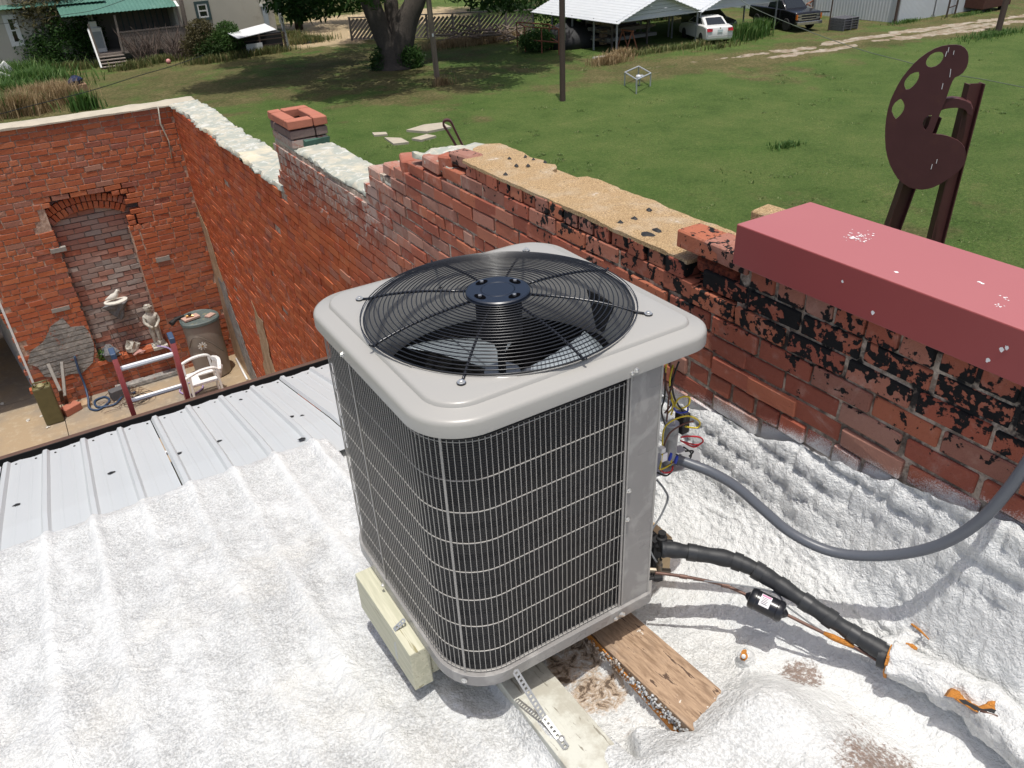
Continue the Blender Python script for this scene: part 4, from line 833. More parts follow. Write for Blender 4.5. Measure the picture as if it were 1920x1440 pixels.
mb = MB(); p = ony(1245, 858, 1.42); mb.box((p[0]-.012, p[1]-.002, p[2]-.014), (p[0]+.012, p[1]+.002, p[2]+.014)); mb.build('label_tag', m_label, ac)
for u, v, k in ((1257, 856, 0), (1268, 861, 0)):
    p = ony(u, v, 1.42); mb = MB(); mb.lathe([(.0045, -.014), (.0055, -.004), (.0045, .010), (.0035, .012)], p, 8, (.25, 0, 1)); mb.build('wire_nut', m_wb, ac, smooth=2)
# service valves
def valve(u, v, y0, s):
    p = ony(u, v, y0); mb = MB(); mb.lathe([(.014*s, -.02), (.014*s, .03), (.010*s, .034), (.010*s, .05)], p, 12); mb.tube([p+[-.06, .05, 0], p, p+[.03, -.02, -.004]], .013*s, 8); return mb, p
mb, pv = valve(1240, 1020, 1.40, 1.3); vv = mb.build('suction_valve', m_blackm, ac, smooth=2)
mb = MB(); mb.box(pv+np.array([-.03, .0, -.13]), pv+np.array([.005, .05, .02])); mb.build('valve_bracket', m_blackm, ac)
mb, pl = valve(1236, 1070, 1.38, .75); mb.build('liquid_valve', simple('brass_valve', (.20, .17, .13), .4, .7, .3), ac, smooth=2)
mb = MB(); p = ony(1233, 1083, 1.375); mb.lathe([(.012, -.012), (.014, 0), (.012, .014)], p, 10, (1, -.5, 0)); mb.tube([p+[-.05, .02, 0], p], .008, 8); mb.build('valve_cap', m_blackm, ac, smooth=2)
mb = MB(); mb.tube(spline([ony(1232, 900, 1.42), ony(1246, 918, 1.42), ony(1252, 935, 1.42), ony(1240, 965, 1.42), ony(1222, 995, 1.42), ony(1216, 1020, 1.42), ony(1225, 1045, 1.40), ony(1236, 1060, 1.39)], 8), .0035, 6); mb.build('control_cable', m_wg, ac, smooth=True)

# ================================================================== THINGS ON THE ROOF
def wood(name, a, b, w_, h_, mat, label, cat, bev=.003, group=None):   # top edge centre line from a to b
    a = np.array(a); b = np.array(b); mb = MB(); d = b-a; L_ = np.linalg.norm(d); d /= L_; s_ = np.cross(d, (0, 0, 1)); s_ /= np.linalg.norm(s_); u_ = np.cross(s_, d)
    mb.obox((a+b)/2-u_*h_/2, d*L_/2, s_*w_/2, u_*h_/2); return tag(mb.build(name, mat, bevel=bev), label, cat, group)
bs = -.135
def bz(y, off): return -2.15-.135*(y-1.35)+off
wood('board', (1.178, .93, bz(.93, .082)), (1.190, 2.25, bz(2.25, .082)), .168, .045, m_brown, 'bare brown board running out from under the air conditioner', 'board', group='sleeper boards under the air conditioner')
wood('board', (.815, .90, bz(.90, .074)), (.850, 2.25, bz(2.25, .074)), .155, .045, m_white_board, 'white-painted board with a round knot beside the stained trough', 'board', group='sleeper boards under the air conditioner')
mb = MB(); r = random.Random(4)
for i in range(330):
    y = .95+.52*r.random(); x = 1.094-r.random()*.012; z_ = bz(y, .078-.042*r.random()); q = .0025+.004*r.random(); mb.lathe([(0, -q), (q, 0), (0, q)], (x, y, z_), 5)
tag(mb.build('foam_crumbs', m_foam_clean, smooth=True), kind='stuff')
mb = MB(); mb.box((1.0885, .95, bz(1.2, .03)), (1.0935, 1.50, bz(1.2, .03)+.025)); tag(mb.build('foam_strip', m_orange), 'thin orange cut-foam seam along the edge of the bare brown board', 'foam')
tt = m_treated
wood('timber_block', (.555, 1.585, -1.952), (.549, 2.012, -1.956), .066, .165, tt, 'pale green treated timber laid along the left foot of the air conditioner', 'timber')
wood('timber_beam', (.592, 1.622, -1.962), (1.40, 1.622, -1.956), .05, .135, tt, 'treated crosswise timber beam half hidden beneath the air conditioner', 'timber')
mb = MB(); p = onz(1238, 985, -1.955); mb.box((1.40, 1.53, -2.12), (1.535, 1.63, -1.955)); tag(mb.build('timber_end', m_rawwood, bevel=.003), 'cut end of a raw brown timber behind the pipe valves', 'timber')
def perf_strap(P, wd, name, label, parent=None, side=None):
    P = [np.array(p, float) for p in P]; root = thing(name, P[-1], label, 'strap'); mb = MB()
    for a, b in zip(P[:-1], P[1:]):
        d = b-a; L_ = np.linalg.norm(d); d /= L_; s_ = np.array(side, float); s_ -= d*(s_@d); s_ /= np.linalg.norm(s_); n_ = np.cross(d, s_)
        for k in (-1, 1): mb.obox((a+b)/2+s_*k*wd*.36, d*L_/2, s_*wd*.14, n_*.0006)
        m_ = max(2, int(L_/.0125))
        for i in range(m_+1): q = a+d*L_*i/m_; mb.obox(q, d*.0032, s_*wd*.24, n_*.0006)
    mb.build('perforated_strip', m_galv, root); return root
p0 = ony(966, 1258, 1.324); p1 = onz(1020, 1345, bz(1.2, .10)); p2 = onz(1048, 1383, bz(1.15, .079)); p3 = onz(1062, 1402, bz(1.1, .078))
rt = perf_strap([p0, p1, p2, p3], .021, 'hanger_strap', 'perforated metal strap tying the front of the air conditioner down to the white board', side=(1, .35, .2))
screw(rt, p2+[0.004, -.008, .003], (0, -.1, 1), .008)
p0 = onx(727, 1120, .560); p1 = onx(728.5, 1140, .519); p2 = onx(731, 1200, .517)
p0 = np.array([.563, p1[1], -1.93]); p1 = np.array([.530, p1[1], -1.948]); p2 = np.array([.5215, p1[1], -1.957]); p3 = np.array([.5200, p1[1]+.005, -2.085])
rt = perf_strap([p0, p1, p2, p3], .018, 'hanger_strap', 'perforated metal strap screwed over the pale green timber on the left', side=(0, 1, 0))
# screws on the end grain
# conduit
cx_ = [(1272, 862, 1.43), (1300, 872, 1.455), (1335, 886, 1.49), (1380, 912, 1.54), (1430, 955, 1.59), (1480, 997, 1.635), (1540, 1028, 1.68), (1600, 1041, 1.72), (1680, 1040, 1.765), (1760, 1022, 1.80), (1830, 982, 1.83), (1885, 925, 1.85), (1935, 855, 1.865), (1990, 760, 1.875)]
P_ = spline([onx(u, v, x) for u, v, x in cx_], 14); cd = thing('electrical_conduit', P_[0], 'grey flexible conduit looping from the service box to the wall above the white foam', 'conduit')
rr = [.0158+.0004*(i % 2) for i in range(len(P_))]; mb = MB(); mb.tube(P_, rr, 14); mb.build('flexible_tube', m_conduit, cd, smooth=True)
mb = MB(); mb.tube([P_[0]+(P_[0]-P_[6])*.15, P_[0], P_[2]], .019, 12); mb.build('connector', m_conduit, cd, smooth=2)
# insulated suction line
sp_ = [(1240, 1030, -1.79), (1262, 1031, -1.79), (1310, 1038, -1.80), (1365, 1048, -1.81), (1410, 1065, -1.82), (1455, 1092, -1.845), (1500, 1122, -1.865), (1545, 1152, -1.885), (1590, 1182, -1.905), (1632, 1208, -1.92), (1680, 1236, -1.93)]
P_ = spline([onz(u, v, z_) for u, v, z_ in sp_], 8); sl = thing('insulated_pipe', P_[0], 'thick black insulated refrigerant pipe from the valve to the white foam sleeve', 'pipe')
mb = MB(); mb.tube(P_, [.0255+.0016*math.sin(i*.9)+.0012*math.sin(i*.37) for i in range(len(P_))], 14); ins_ = mb.build('insulation', m_ins, sl, smooth=True)
for k, i in enumerate((14, 27, 34, 42, 50, 58, 66, 74)):
    i = min(i, len(P_)-2); a, b = P_[i], P_[i+1]; d = b-a; d /= np.linalg.norm(d); mb = MB(); q0 = a-d*.014; q1 = a+d*.014
    mb.tube([q0, a, q1], .0284+.0008*(k % 3), 14); mb.build('tape_wrap', m_ins if k % 2 else m_black if k == 9 else simple('tape_%d' % 1, (.03, .032, .035), .42) if k == 0 else bpy.data.materials['tape_1'], sl, smooth=2)
# liquid line and filter drier
lq = [(1228, 1074, -1.845), (1262, 1078, -1.85), (1310, 1086, -1.86), (1360, 1098, -1.875), (1405, 1118, -1.885)]; lq2 = [(1470, 1150, -1.90), (1510, 1170, -1.91), (1545, 1187, -1.92), (1600, 1212, -1.935), (1648, 1240, -1.95)]
A = [onz(*q) for q in lq]; B = [onz(*q) for q in lq2]; ll = thing('copper_pipe', A[0], 'thin brown copper liquid line running below the thick black pipe', 'pipe')
mb = MB(); mb.tube(spline(A, 6), .0052, 8); mb.tube(spline(B, 6), .0052, 8); mb.build('tube', m_copper, ll, smooth=True)
for q in (A[1]*.6+A[2]*.4, A[3]): mb = MB(); d = A[2]-A[1]; d /= np.linalg.norm(d); mb.tube([q-d*.012, q+d*.012], .0072, 8); mb.build('coupling', m_copper, ll, smooth=2)
q = B[2]*.5+B[3]*.5; d = B[3]-B[2]; d /= np.linalg.norm(d); mb = MB(); mb.tube([q-d*.045, q-d*.015, q+d*.02, q+d*.045], [.006, .010, .009, .006], 7); mb.build('foam_clump', m_orange, ll, smooth=True)
a = A[-1]; b = B[0]; d = b-a; L_ = np.linalg.norm(d); d /= L_; fd = thing('filter_drier', (a+b)/2, 'black cylindrical filter drier with a white and pink label on the copper line', 'filter')
mb = MB(); mb.lathe([(.006, -.012), (.012, -.006), (.016, 0), (.030, .003), (.0345, .010), (.0345, .022), (.0325, .024), (.0325, L_-.024), (.0345, L_-.022), (.0345, L_-.010), (.030, L_-.003), (.016, L_), (.012, L_+.006), (.006, L_+.012)], a, 28, d); mb.build('canister', m_black, fd, smooth=2)
up = np.array([0, 0, 1.])-d*d[2]; up /= np.linalg.norm(up); sdv = np.cross(d, up); mid = (a+b)/2-d*.006
def wrap(c0, c1, t0, t1, R_, mat, name, par):
    mb = MB(); n_ = 8
    for i in range(n_+1):
        t = math.radians(t0+(t1-t0)*i/n_)
        for q in (c0, c1): mb.v.append(tuple(mid+d*q+R_*(up*math.cos(t)+sdv*math.sin(t))))
    for i in range(n_): mb.f.append((2*i, 2*i+1, 2*i+3, 2*i+2)); mb.mi.append(0); mb.a.append(0)
    o = mb.build(name, mat, par); q = o.modifiers.new('s', 'SOLIDIFY'); q.thickness = .0004; return o
tc = -1 if (sdv@(-mid)) < 0 else 1; tc = 1 if sdv@(-mid) > 0 else -1
lb = wrap(-.016, .016, tc*-8, tc*62, .0330, m_label, 'label', fd); wrap(-.014, .014, tc*-4, tc*8, .0335, m_pink, 'pink_stripe', lb)
for k in range(5): wrap(-.011, .008-.002*(k % 2), tc*(14+k*8), tc*(17+k*8), .0335, m_print, 'print_line', lb)
# thin grey cable beside the pipe and along the roof
mb = MB(); mb.tube(spline([onz(1300, 1087, -1.87), onz(1370, 1095, -1.85), (onz(1450, 1110, -1.87)), onz(1480, 1140, -1.9), onz(1560, 1195, -1.93), onz(1640, 1235, -1.95)], 8), .0028, 6); tag(mb.build('cable', m_wg, smooth=True), 'thin grey cable strung between the black pipe and the filter drier', 'cable')
mb = MB(); mb.tube(spline([onz(u, v, bz(.6, .02)) for u, v in ((1655, 1255), (1720, 1300), (1800, 1355), (1880, 1410), (1960, 1470))], 6), .0035, 6); tag(mb.build('cable', m_white, smooth=True), 'white cable lying on the roof below the foam-covered pipe', 'cable')
# foam-coated pipe
def lumpy(P, r, n, amp, sc, seed, mat, name, parent):
    P = spline(P, 10); mb = MB(); mb.tube(P, [r[0]+(r[1]-r[0])*i/(len(P)-1) for i in range(len(P))], n); V = np.array(mb.v); c = np.repeat(np.array(P), n, 0); m_ = len(V)
    u_ = V-c; l = np.linalg.norm(u_, axis=1)[:, None]; nz = fbm(V[:, 0]*1.+V[:, 2]*1.7, V[:, 1]+V[:, 2]*.9, sc, seed, 4)[:, None]; V = c+u_*(1+nz*amp/l); mb.v = [tuple(q) for q in V]; return mb.build(name, mat, parent, smooth=True)
fp = thing('foam_pipe', onz(1700, 1260, -1.93), 'lumpy white foam-coated pipe run rising from the lower right corner', 'pipe')
E0 = onz(1668, 1238, -1.935); E1 = onz(1745, 1268, -1.925); E2 = onz(1830, 1318, -1.91); E3 = onz(1925, 1400, -1.90); E4 = onz(2040, 1520, -1.89)
lumpy([E0, E1, E2, E3, E4], (.052, .066), 36, .024, .045, 90, m_foam_clean, 'foam_sleeve', fp)
def ragged(c, nrm, r, mat, name, parent, seed, th=.008, el=1.):
    r_ = random.Random(seed); nrm = np.array(nrm, float); nrm /= np.linalg.norm(nrm); t1 = np.cross(nrm, (0, 0, 1)); t1 /= np.linalg.norm(t1); t2 = np.cross(nrm, t1); n_ = 22
    lp = [tuple(np.array(c)+t1*math.cos(6.283*i/n_)*r*(.75+.5*r_.random())*el+t2*math.sin(6.283*i/n_)*r*(.75+.5*r_.random())) for i in range(n_)]; mb = MB(); mb.plate([lp], nrm, th); return mb.build(name, mat, parent)
dv = (E0-E1)/np.linalg.norm(E0-E1); ragged(E0+dv*.004, dv, .047, m_orange, 'torn_edge', fp, 3)
mb = MB(); mb.lathe([(.031, 0), (.031, .05), (.0, .05)], E0-dv*.02, 16, dv); mb.build('pipe_stub', m_ins, fp, smooth=2)
hp = onz(1872, 1335, -1.885); nh = -hp/np.linalg.norm(hp)+np.array([-.3, -.2, .4]); 
tq = lambda x, y, c_, n_: (lambda d: d*((c_@n_)/(d@n_)))(ray(1200+x/2.667, 940+y/2.667)); hc = onz(1830, 1318, -1.856); hn_ = -hc/np.linalg.norm(hc)+np.array([-.1, -.25, .25]); hn_ /= np.linalg.norm(hn_)
po = rough_edge([(1536, 972), (1565, 938), (1600, 950), (1625, 985), (1700, 1025), (1760, 998), (1800, 992), (1830, 1018), (1868, 1036), (1884, 1060), (1866, 1097), (1830, 1118), (1790, 1112), (1780, 1095), (1745, 1088), (1650, 1036), (1590, 995)], 4, 14, 8); pb = rough_edge([(1580, 982), (1640, 1000), (1700, 1036), (1760, 1036), (1808, 1052), (1818, 1085), (1775, 1092), (1700, 1055), (1620, 1012)], 3, 14, 9)
mb = MB(); mb.plate([[tuple(tq(x_, y_, hc, hn_)) for x_, y_ in po]], hn_, .05); mb.build('torn_edge', m_orange, fp); mb = MB(); mb.plate([[tuple(tq(x_, y_, hc+hn_*.0006, hn_)) for x_, y_ in pb]], hn_, .0004); mb.build('hole', m_blackm, fp)
mb = MB(); mb.tube([tq(1700, 1048, hc+hn_*.001, hn_), tq(1760, 1068, hc+hn_*.004, hn_), tq(1812, 1084, hc+hn_*.002, hn_)], .004, 6); mb.build('buried_pipe', m_copper, fp, smooth=True)
cn = thing('foam_fin', onz(1700, 1215, -1.95), 'white broken foam fin with an orange torn edge behind the pipe sleeve', 'foam')
lumpy([onz(1668, 1225, -1.95), onz(1700, 1200, -1.93), onz(1728, 1182, -1.90)], (.045, .012), 20, .02, .03, 93, m_foam_clean, 'foam_body', cn)
mb = MB(); mb.tube([onz(1709, 1170, -1.89), onz(1725, 1182, -1.885), onz(1742, 1199, -1.885)], [.003, .004, .002], 6); mb.build('torn_edge', m_orange, cn)
mb = MB(); mb.tube([onz(1698, 1207, -1.90), onz(1710, 1212, -1.90), onz(1720, 1217, -1.90)], [.004, .008, .004], 6); mb.build('torn_edge', m_orange, cn)
bp = onz(1397, 1232, -2.06); bt = thing('anchor_bolt', bp, 'cut metal stub ringed with orange foam sticking up from the white roof', 'bolt')
lumpy([bp+[.02, 0, -.05], bp+[0, 0, -.01], bp+[-.012, .004, .012]], (.042, .020), 16, .014, .03, 95, m_foam_clean, 'foam_collar', bt)
nb_ = -bp/np.linalg.norm(bp); ragged(bp+nb_*.018+[-.006, 0, .01], nb_, .017, m_orange, 'torn_ring', bt, 5, .006, .6)
mb = MB(); mb.lathe([(.007, 0), (.007, .012), (.004, .0125)], bp+nb_*.016+[-.008, 0, .008], 8, nb_); mb.build('stub', m_galv, bt)
for (u, v, a, b) in ((1262, 935, .020, .006), (1284, 1000, .018, .002)):
    p = onz(u, v, -2.0); p = onx(u, v, 1.78); mb = MB(); mb.obox(p, (a*.6, -a*.5, -.004), (b*.5, b*.5, 0), (0, 0, .002)); tag(mb.build('leaf', simple('dry_leaf', (.22, .15, .05), .8)), 'curled dry leaf on the white foam beside the air conditioner' if u == 1262 else 'straw-thin dry leaf fragment just above the thick black pipe', 'leaf')

# red metal cap over the near end of the wall
mb = MB(); mb.box((1.898, -1.3, -1.066), (2.252, 1.725, -.925)); rc = tag(mb.build('metal_coping', m_redcap, bevel=.004), 'long red sheet-metal cap box on top of the brick wall', 'cap')
def fleck(u, v, r_, pl='z', n=7):
    p = onz(u, v, -.9245) if pl == 'z' else onx(u, v, 1.8975); q = random.Random(u*7+v); mb = MB()
    for k in range(n):
        a = q.uniform(0, 6.28); d_ = abs(q.gauss(0, r_)); c_ = p+(np.array([math.cos(a)*d_, math.sin(a)*d_*1.6, 0]) if pl == 'z' else np.array([0, math.cos(a)*d_, math.sin(a)*d_])); s_ = q.uniform(.0012, .0042)*(1 if n > 3 else 1.6)
        lp = [(c_+(np.array([math.cos(t)*s_*q.uniform(.5, 1.3), math.sin(t)*s_*q.uniform(.5, 1.5), 0]) if pl == 'z' else np.array([0, math.cos(t)*s_*q.uniform(.5, 1.3), math.sin(t)*s_*q.uniform(.5, 1.3)]))) for t in np.linspace(0, 6.28, 8)[:-1]]
        off_ = (np.array([0, 0, k*.00004]) if pl == 'z' else np.array([-.0006-k*.0002, 0, 0])); mb.add([tuple(x_+off_) for x_ in lp], [tuple(range(7))])
    mb.build('paint_fleck', m_chip, rc, fix=False)
for (u, v, r_, n) in ((1603, 447, .014, 44), (1618, 440, .02, 20), (1837, 529, .004, 8), (1884, 558, .006, 8), (1875, 574, .006, 8), (1681, 510, .001, 2)): fleck(u, v, r_, 'z', n)
for (u, v) in ((1637, 586), (1852, 675), (1878, 655), (1888, 652), (1580, 527)): fleck(u, v, .002, 'x', 3)

# ================================================================== COURTYARD THINGS
def at(u, v, y): return ony(u, v, y)
# niche sill
mb = MB(); mb.box((-.06, YB-.035, -5.80), (1.02, YB+.13, -5.745), jit=.006); mb.build('niche_sill', m_arch, back)
# statue of a standing child
def skin_body(name, V, E_, Rr, mat, parent, lv=2, root=0):
    me = bpy.data.meshes.new(name); og = np.array(ORG.get(parent.name, (0, 0, 0))); me.from_pydata([tuple(np.array(v)-og) for v in V], E_, []); o = bpy.data.objects.new(name, me); COL.objects.link(o)
    o.modifiers.new('skin', 'SKIN'); s_ = me.skin_vertices[0].data
    for i, r_ in enumerate(Rr): s_[i].radius = (r_, r_) if not isinstance(r_, tuple) else r_; s_[i].use_root = (i == root)
    q = o.modifiers.new('sub', 'SUBSURF'); q.levels = lv; q.render_levels = lv
    dg = bpy.context.evaluated_depsgraph_get(); m2 = bpy.data.meshes.new_from_object(o.evaluated_get(dg)); o.modifiers.clear(); o.data = m2; m2.materials.append(mat) if not m2.materials else None
    m2.polygons.foreach_set('use_smooth', [True]*len(m2.polygons)); o.parent = parent; ORG[o.name] = tuple(og); return o
sx, sy, sz = .84, YB-.03, -5.745
sta = thing('garden_statue', (sx, sy, sz), 'pale stone statue of a curly-haired child standing on the niche sill', 'statue')
h = .70
Vb = [(0, 0, .40), (0, -.005, .50), (0, 0, .56), (0, -.005, .60), (0, -.02, .655), (-.035, 0, .34), (-.038, -.01, .20), (-.036, .0, .08), (.035, 0, .34), (.038, -.01, .20), (.036, .0, .08), (-.085, 0, .535), (-.105, -.02, .45), (-.05, -.085, .395), (-.012, -.10, .375), (.085, 0, .535), (.105, -.02, .45), (.05, -.085, .395), (.012, -.10, .375)]
Eb = [(0, 1), (1, 2), (2, 3), (3, 4), (0, 5), (5, 6), (6, 7), (0, 8), (8, 9), (9, 10), (2, 11), (11, 12), (12, 13), (13, 14), (2, 15), (15, 16), (16, 17), (17, 18)]
Rb = [.080, .078, .062, .034, .062, .042, .036, .028, .042, .036, .028, .033, .027, .022, .018, .033, .027, .022, .018]
skin_body('body', [(sx+x, sy+y-.06, sz+z_+.02) for x, y, z_ in Vb], Eb, Rb, m_stone, sta)
mb = MB(); r = random.Random(3)
for i in range(46):
    a = r.uniform(0, 6.28); b = math.acos(r.uniform(-.25, 1)); q = .056; c_ = (sx+q*math.sin(b)*math.cos(a), sy-.085+q*math.sin(b)*math.sin(a)*(1 if math.sin(a) > -.2 or math.cos(b) > .45 else .6), sz+.70+q*math.cos(b)); k = .013
    mb.lathe([(0, -k), (k*.8, -k*.6), (k, 0), (k*.8, k*.6), (0, k)], c_, 7)
mb.lathe([(0, -.062), (.04, -.048), (.058, -.01), (.056, .03), (.03, .055), (0, .06)], (sx, sy-.08, sz+.695), 14); mb.build('hair', m_stone, sta, smooth=True)
mb = MB(); mb.lathe([(.018, -.012), (.006, -.02)], (sx, sy-.145, sz+.69), 6, (0, -1, 0)); mb.build('nose', m_stone, sta)
mb = MB(); mb.box((sx-.10, sy-.15, sz), (sx+.12, sy+.05, sz+.055)); mb.build('plinth', m_stone, sta, bevel=.008)
lumpy([(sx-.06, sy-.06, sz+.06), (sx, sy-.09, sz+.085), (sx+.08, sy-.05, sz+.07)], (.045, .04), 12, .03, .03, 70, m_stone, 'drapery', sta)
# bird bracket
bx_, bz_ = .455, -4.90; by_ = YB+.11
bb = thing('wall_bracket', (bx_, by_, bz_), 'mottled stone wall bracket carrying a white bird on the niche brickwork', 'ornament')
mb = MB(); mb.lathe([(0, -.30), (.03, -.27), (.07, -.20), (.10, -.12), (.15, -.05), (.165, 0), (.15, .012), (0, .012)], (bx_, by_-.06, bz_), 12, sy=.8)
V = np.array(mb.v); nz = fbm(V[:, 0]*2+V[:, 2], V[:, 1]+V[:, 2]*2, .06, 31, 3); V[:, :2] += ((V[:, :2]-[bx_, by_-.06])*nz[:, None]*1.1); mb.v = [tuple(q) for q in V]; mb.build('bracket', m_darkstone, bb)
mb = MB(); mb.lathe([(.0, .0), (.17, .0), (.17, .018), (.0, .02)], (bx_, by_-.06, bz_+.012), 14, sy=.75); mb.build('shelf', m_pale, bb)
mb = MB(); mb.tube([(bx_-.13, by_-.06, bz_+.075), (bx_-.07, by_-.06, bz_+.085), (bx_-.02, by_-.06, bz_+.095), (bx_+.03, by_-.06, bz_+.12), (bx_+.05, by_-.06, bz_+.155), (bx_+.065, by_-.06, bz_+.175), (bx_+.10, by_-.06, bz_+.168)], [.010, .034, .05, .04, .028, .026, .003], 10); mb.build('bird', m_pale, bb, smooth=True)
# rocks, pots, ivy on the sill
def rock(p, s, mat, label, name='rock', seed=0, cat='rock'):
    mb = MB(); mb.lathe([(0, -.5), (.3, -.45), (.48, -.2), (.5, .1), (.35, .38), (.12, .5), (0, .52)], (0, 0, 0), 12); V = np.array(mb.v); nz = fbm(V[:, 0]*1+V[:, 2]*1.3, V[:, 1]*1+V[:, 2], .35, seed, 3); V = V*(1+nz[:, None]*1.1)*s+p; mb.v = [tuple(q) for q in V]; return tag(mb.build(name, mat), label, cat)
rock(np.array([.13, YB+.0, -5.66]), np.array([.24, .22, .24]), m_darkstone, 'dark mottled rock on the left of the niche sill behind the ladder', seed=41)
rock(np.array([.45, YB+.02, -5.66]), np.array([.20, .2, .19]), m_stone, 'pale grey rough stone in the middle of the niche sill', seed=42)
rock(np.array([.52, YB-.03, -5.735]), np.array([.17, .12, .06]), simple('pink_stone', (.42, .22, .19), .8, 0, .3, 20), 'low pinkish stone lying in front of the pale stone on the sill', seed=43)
tag(leaves('ivy', [(0.03, YB+.02, -5.66, (.09, .06, .09))], 260, .02, leafmat('ivy_leaf', (.03, .09, .015), (.09, .20, .04))), 'small green fern in the left corner of the niche sill', 'plant')
# wire trellis
tr_ = thing('wire_trellis', (.55, YB+.1, -6.0), 'thin rusty wire trellis with diamond pattern leaning against the niche', 'trellis')
for a, b in (((.24, -5.2), (.33, -6.1)), ((.66, -5.1), (.90, -6.1)), ((.24, -5.22), (.66, -5.12)), ((.30, -5.75), (.55, -5.2)), ((.52, -5.7), (.28, -5.25)), ((.62, -5.6), (.45, -5.18)), ((.38, -5.75), (.66, -5.3))):
    mb = MB(); mb.tube([(a[0], YB-.04, a[1]), (b[0], YB-.08 if b[1] < -6 else YB-.04, b[1])], .004, 5); mb.build('rod', m_lip, tr_)
# barrel
bc = np.array([1.47, 11.98]); bt_ = thing('rain_barrel', (*bc, F0), 'tall taupe plastic rain barrel with a flower motif in the courtyard corner', 'barrel')
def kidney(s, z_, n=40):
    out = []
    for i in range(n): a = 6.2832*i/n; out.append((bc[0]+s*(.285+.012*math.cos(3*a))*math.cos(a), bc[1]+s*(.27*math.sin(a)-.05*math.cos(a)**2*(math.sin(a) < 0)), z_))
    return out
mb = MB(); loft(mb, [kidney(.80, F0), kidney(.92, F0+.02), kidney(.96, F0+.35), kidney(.93, F0+.7), kidney(.97, F0+.92), kidney(.90, F0+.98)]); mb.build('barrel_body', m_barrel, bt_, smooth=2)
mb = MB(); L_ = [kidney(1.0, F0+.955), kidney(1.03, F0+.965), kidney(1.02, F0+1.0), kidney(.96, F0+1.015), kidney(.90, F0+1.0), kidney(.45, F0+.995), kidney(.02, F0+.99)]; loft(mb, L_); mb.build('barrel_lid', m_blid, bt_, smooth=2)
mb = MB(); P_ = spline([(bc[0]-.26, bc[1]-.14, F0+.6), (bc[0]-.2, bc[1]-.24, F0+.78), (bc[0]-.1, bc[1]-.285, F0+.80), (bc[0]+.05, bc[1]-.29, F0+.66), (bc[0]+.2, bc[1]-.25, F0+.45)], 6); mb.tube(P_, .010, 6); mb.build('moulded_line', simple('barrel_shadow_line', (.17, .14, .115), .5), bt_, smooth=True)
fl = thing('flower_ornament', (bc[0]-.07, bc[1]-.33, F0+.30), 'small pale metal flower on a thin stake leaning on the barrel', 'ornament')
mb = MB(); c_ = np.array([bc[0]-.09, bc[1]-.32, F0+.66])
for i in range(9): a = 6.283*i/9; mb.obox(c_+np.array([math.cos(a)*.04, 0, math.sin(a)*.04]), (math.cos(a)*.026, 0, math.sin(a)*.026), (-math.sin(a)*.009, 0, math.cos(a)*.009), (0, .003, 0))
mb.build('petals', m_pale, fl); mb = MB(); mb.lathe([(.018, 0), (.014, .012), (0, .014)], c_, 8, (0, -1, 0)); mb.build('flower_centre', m_copr, fl)
mb = MB(); mb.tube([c_, (c_[0]+.05, c_[1]-.02, F0)], .004, 5); mb.build('stake', m_lip, fl)
q = np.array([bc[0]-.06, bc[1]+.0, F0+1.03])
mb = MB(); mb.box(q+[-.17, -.07, -.02], q+[.08, .07, .008], R=Matrix.Rotation(.25, 3, 'Z')); tag(mb.build('tile', simple('pink_tile', (.50, .33, .27), .7, 0, .15)), 'flat pinkish tile lying on the barrel lid', 'tile')
mb = MB(); mb.box(q+[.16, -.12, -.03], q+[.30, -.02, -.006], R=Matrix.Rotation(.6, 3, 'Z')); tag(mb.build('tile', bpy.data.materials['pink_tile']), 'smaller pinkish tile fragment at the right of the barrel lid', 'tile')
fa = thing('brass_tap', q, 'brass garden tap lying on the tile on top of the barrel', 'tap'); mb = MB(); mb.tube([q+[-.11, .0, .03], q+[-.05, 0, .03], q+[0, -.02, .022]], [.022, .016, .014], 10); mb.build('tap_body', m_copr, fa, smooth=2); mb = MB(); mb.lathe([(.028, 0), (.03, .02), (.01, .03)], q+[-.05, 0, .04], 10); mb.build('handle', m_blackm, fa)
nz_ = thing('hose_nozzle', q+[-.27, .1, 0], 'black hose nozzle hanging over the left rim of the barrel lid', 'nozzle'); mb = MB(); mb.tube([(q[0]-.34, q[1]+.02, F0+1.0), (q[0]-.25, q[1]+.07, F0+1.03), (q[0]-.12, q[1]+.10, F0+1.045)], [.045, .03, .02], 10); mb.build('nozzle_body', m_blackm, nz_, smooth=2)
# ladder
ld = thing('extension_ladder', (.26, 6.3, F0), 'red fibreglass ladder with aluminium rungs leaning up against the eave', 'ladder')
tl, trr = np.array([.075, 5.36, -2.46]), np.array([.452, 5.36, -2.46]); ft = np.array([0, .95, F0+2.46])
for k, t in enumerate((tl, trr)):
    mb = MB(); mb.bar(t, t+ft, .034, .075, up=(0, 1, 0)); sg = 1 if k == 0 else -1
    mb.build('rail', m_rail, ld, bevel=.003); mb = MB(); mb.bar(t+[0, -.008, .03], t+ft*.004, .036, .078, up=(0, 1, 0)); mb.build('end_cap', m_bcap, ld, bevel=.005)
for i in range(13):
    t = .035+i*.078
    if t < .98: a = tl+ft*t; b = trr+ft*t; mb = MB(); mb.tube([a, b], .019, 8); mb.build('rung', m_rung, ld, smooth=2)
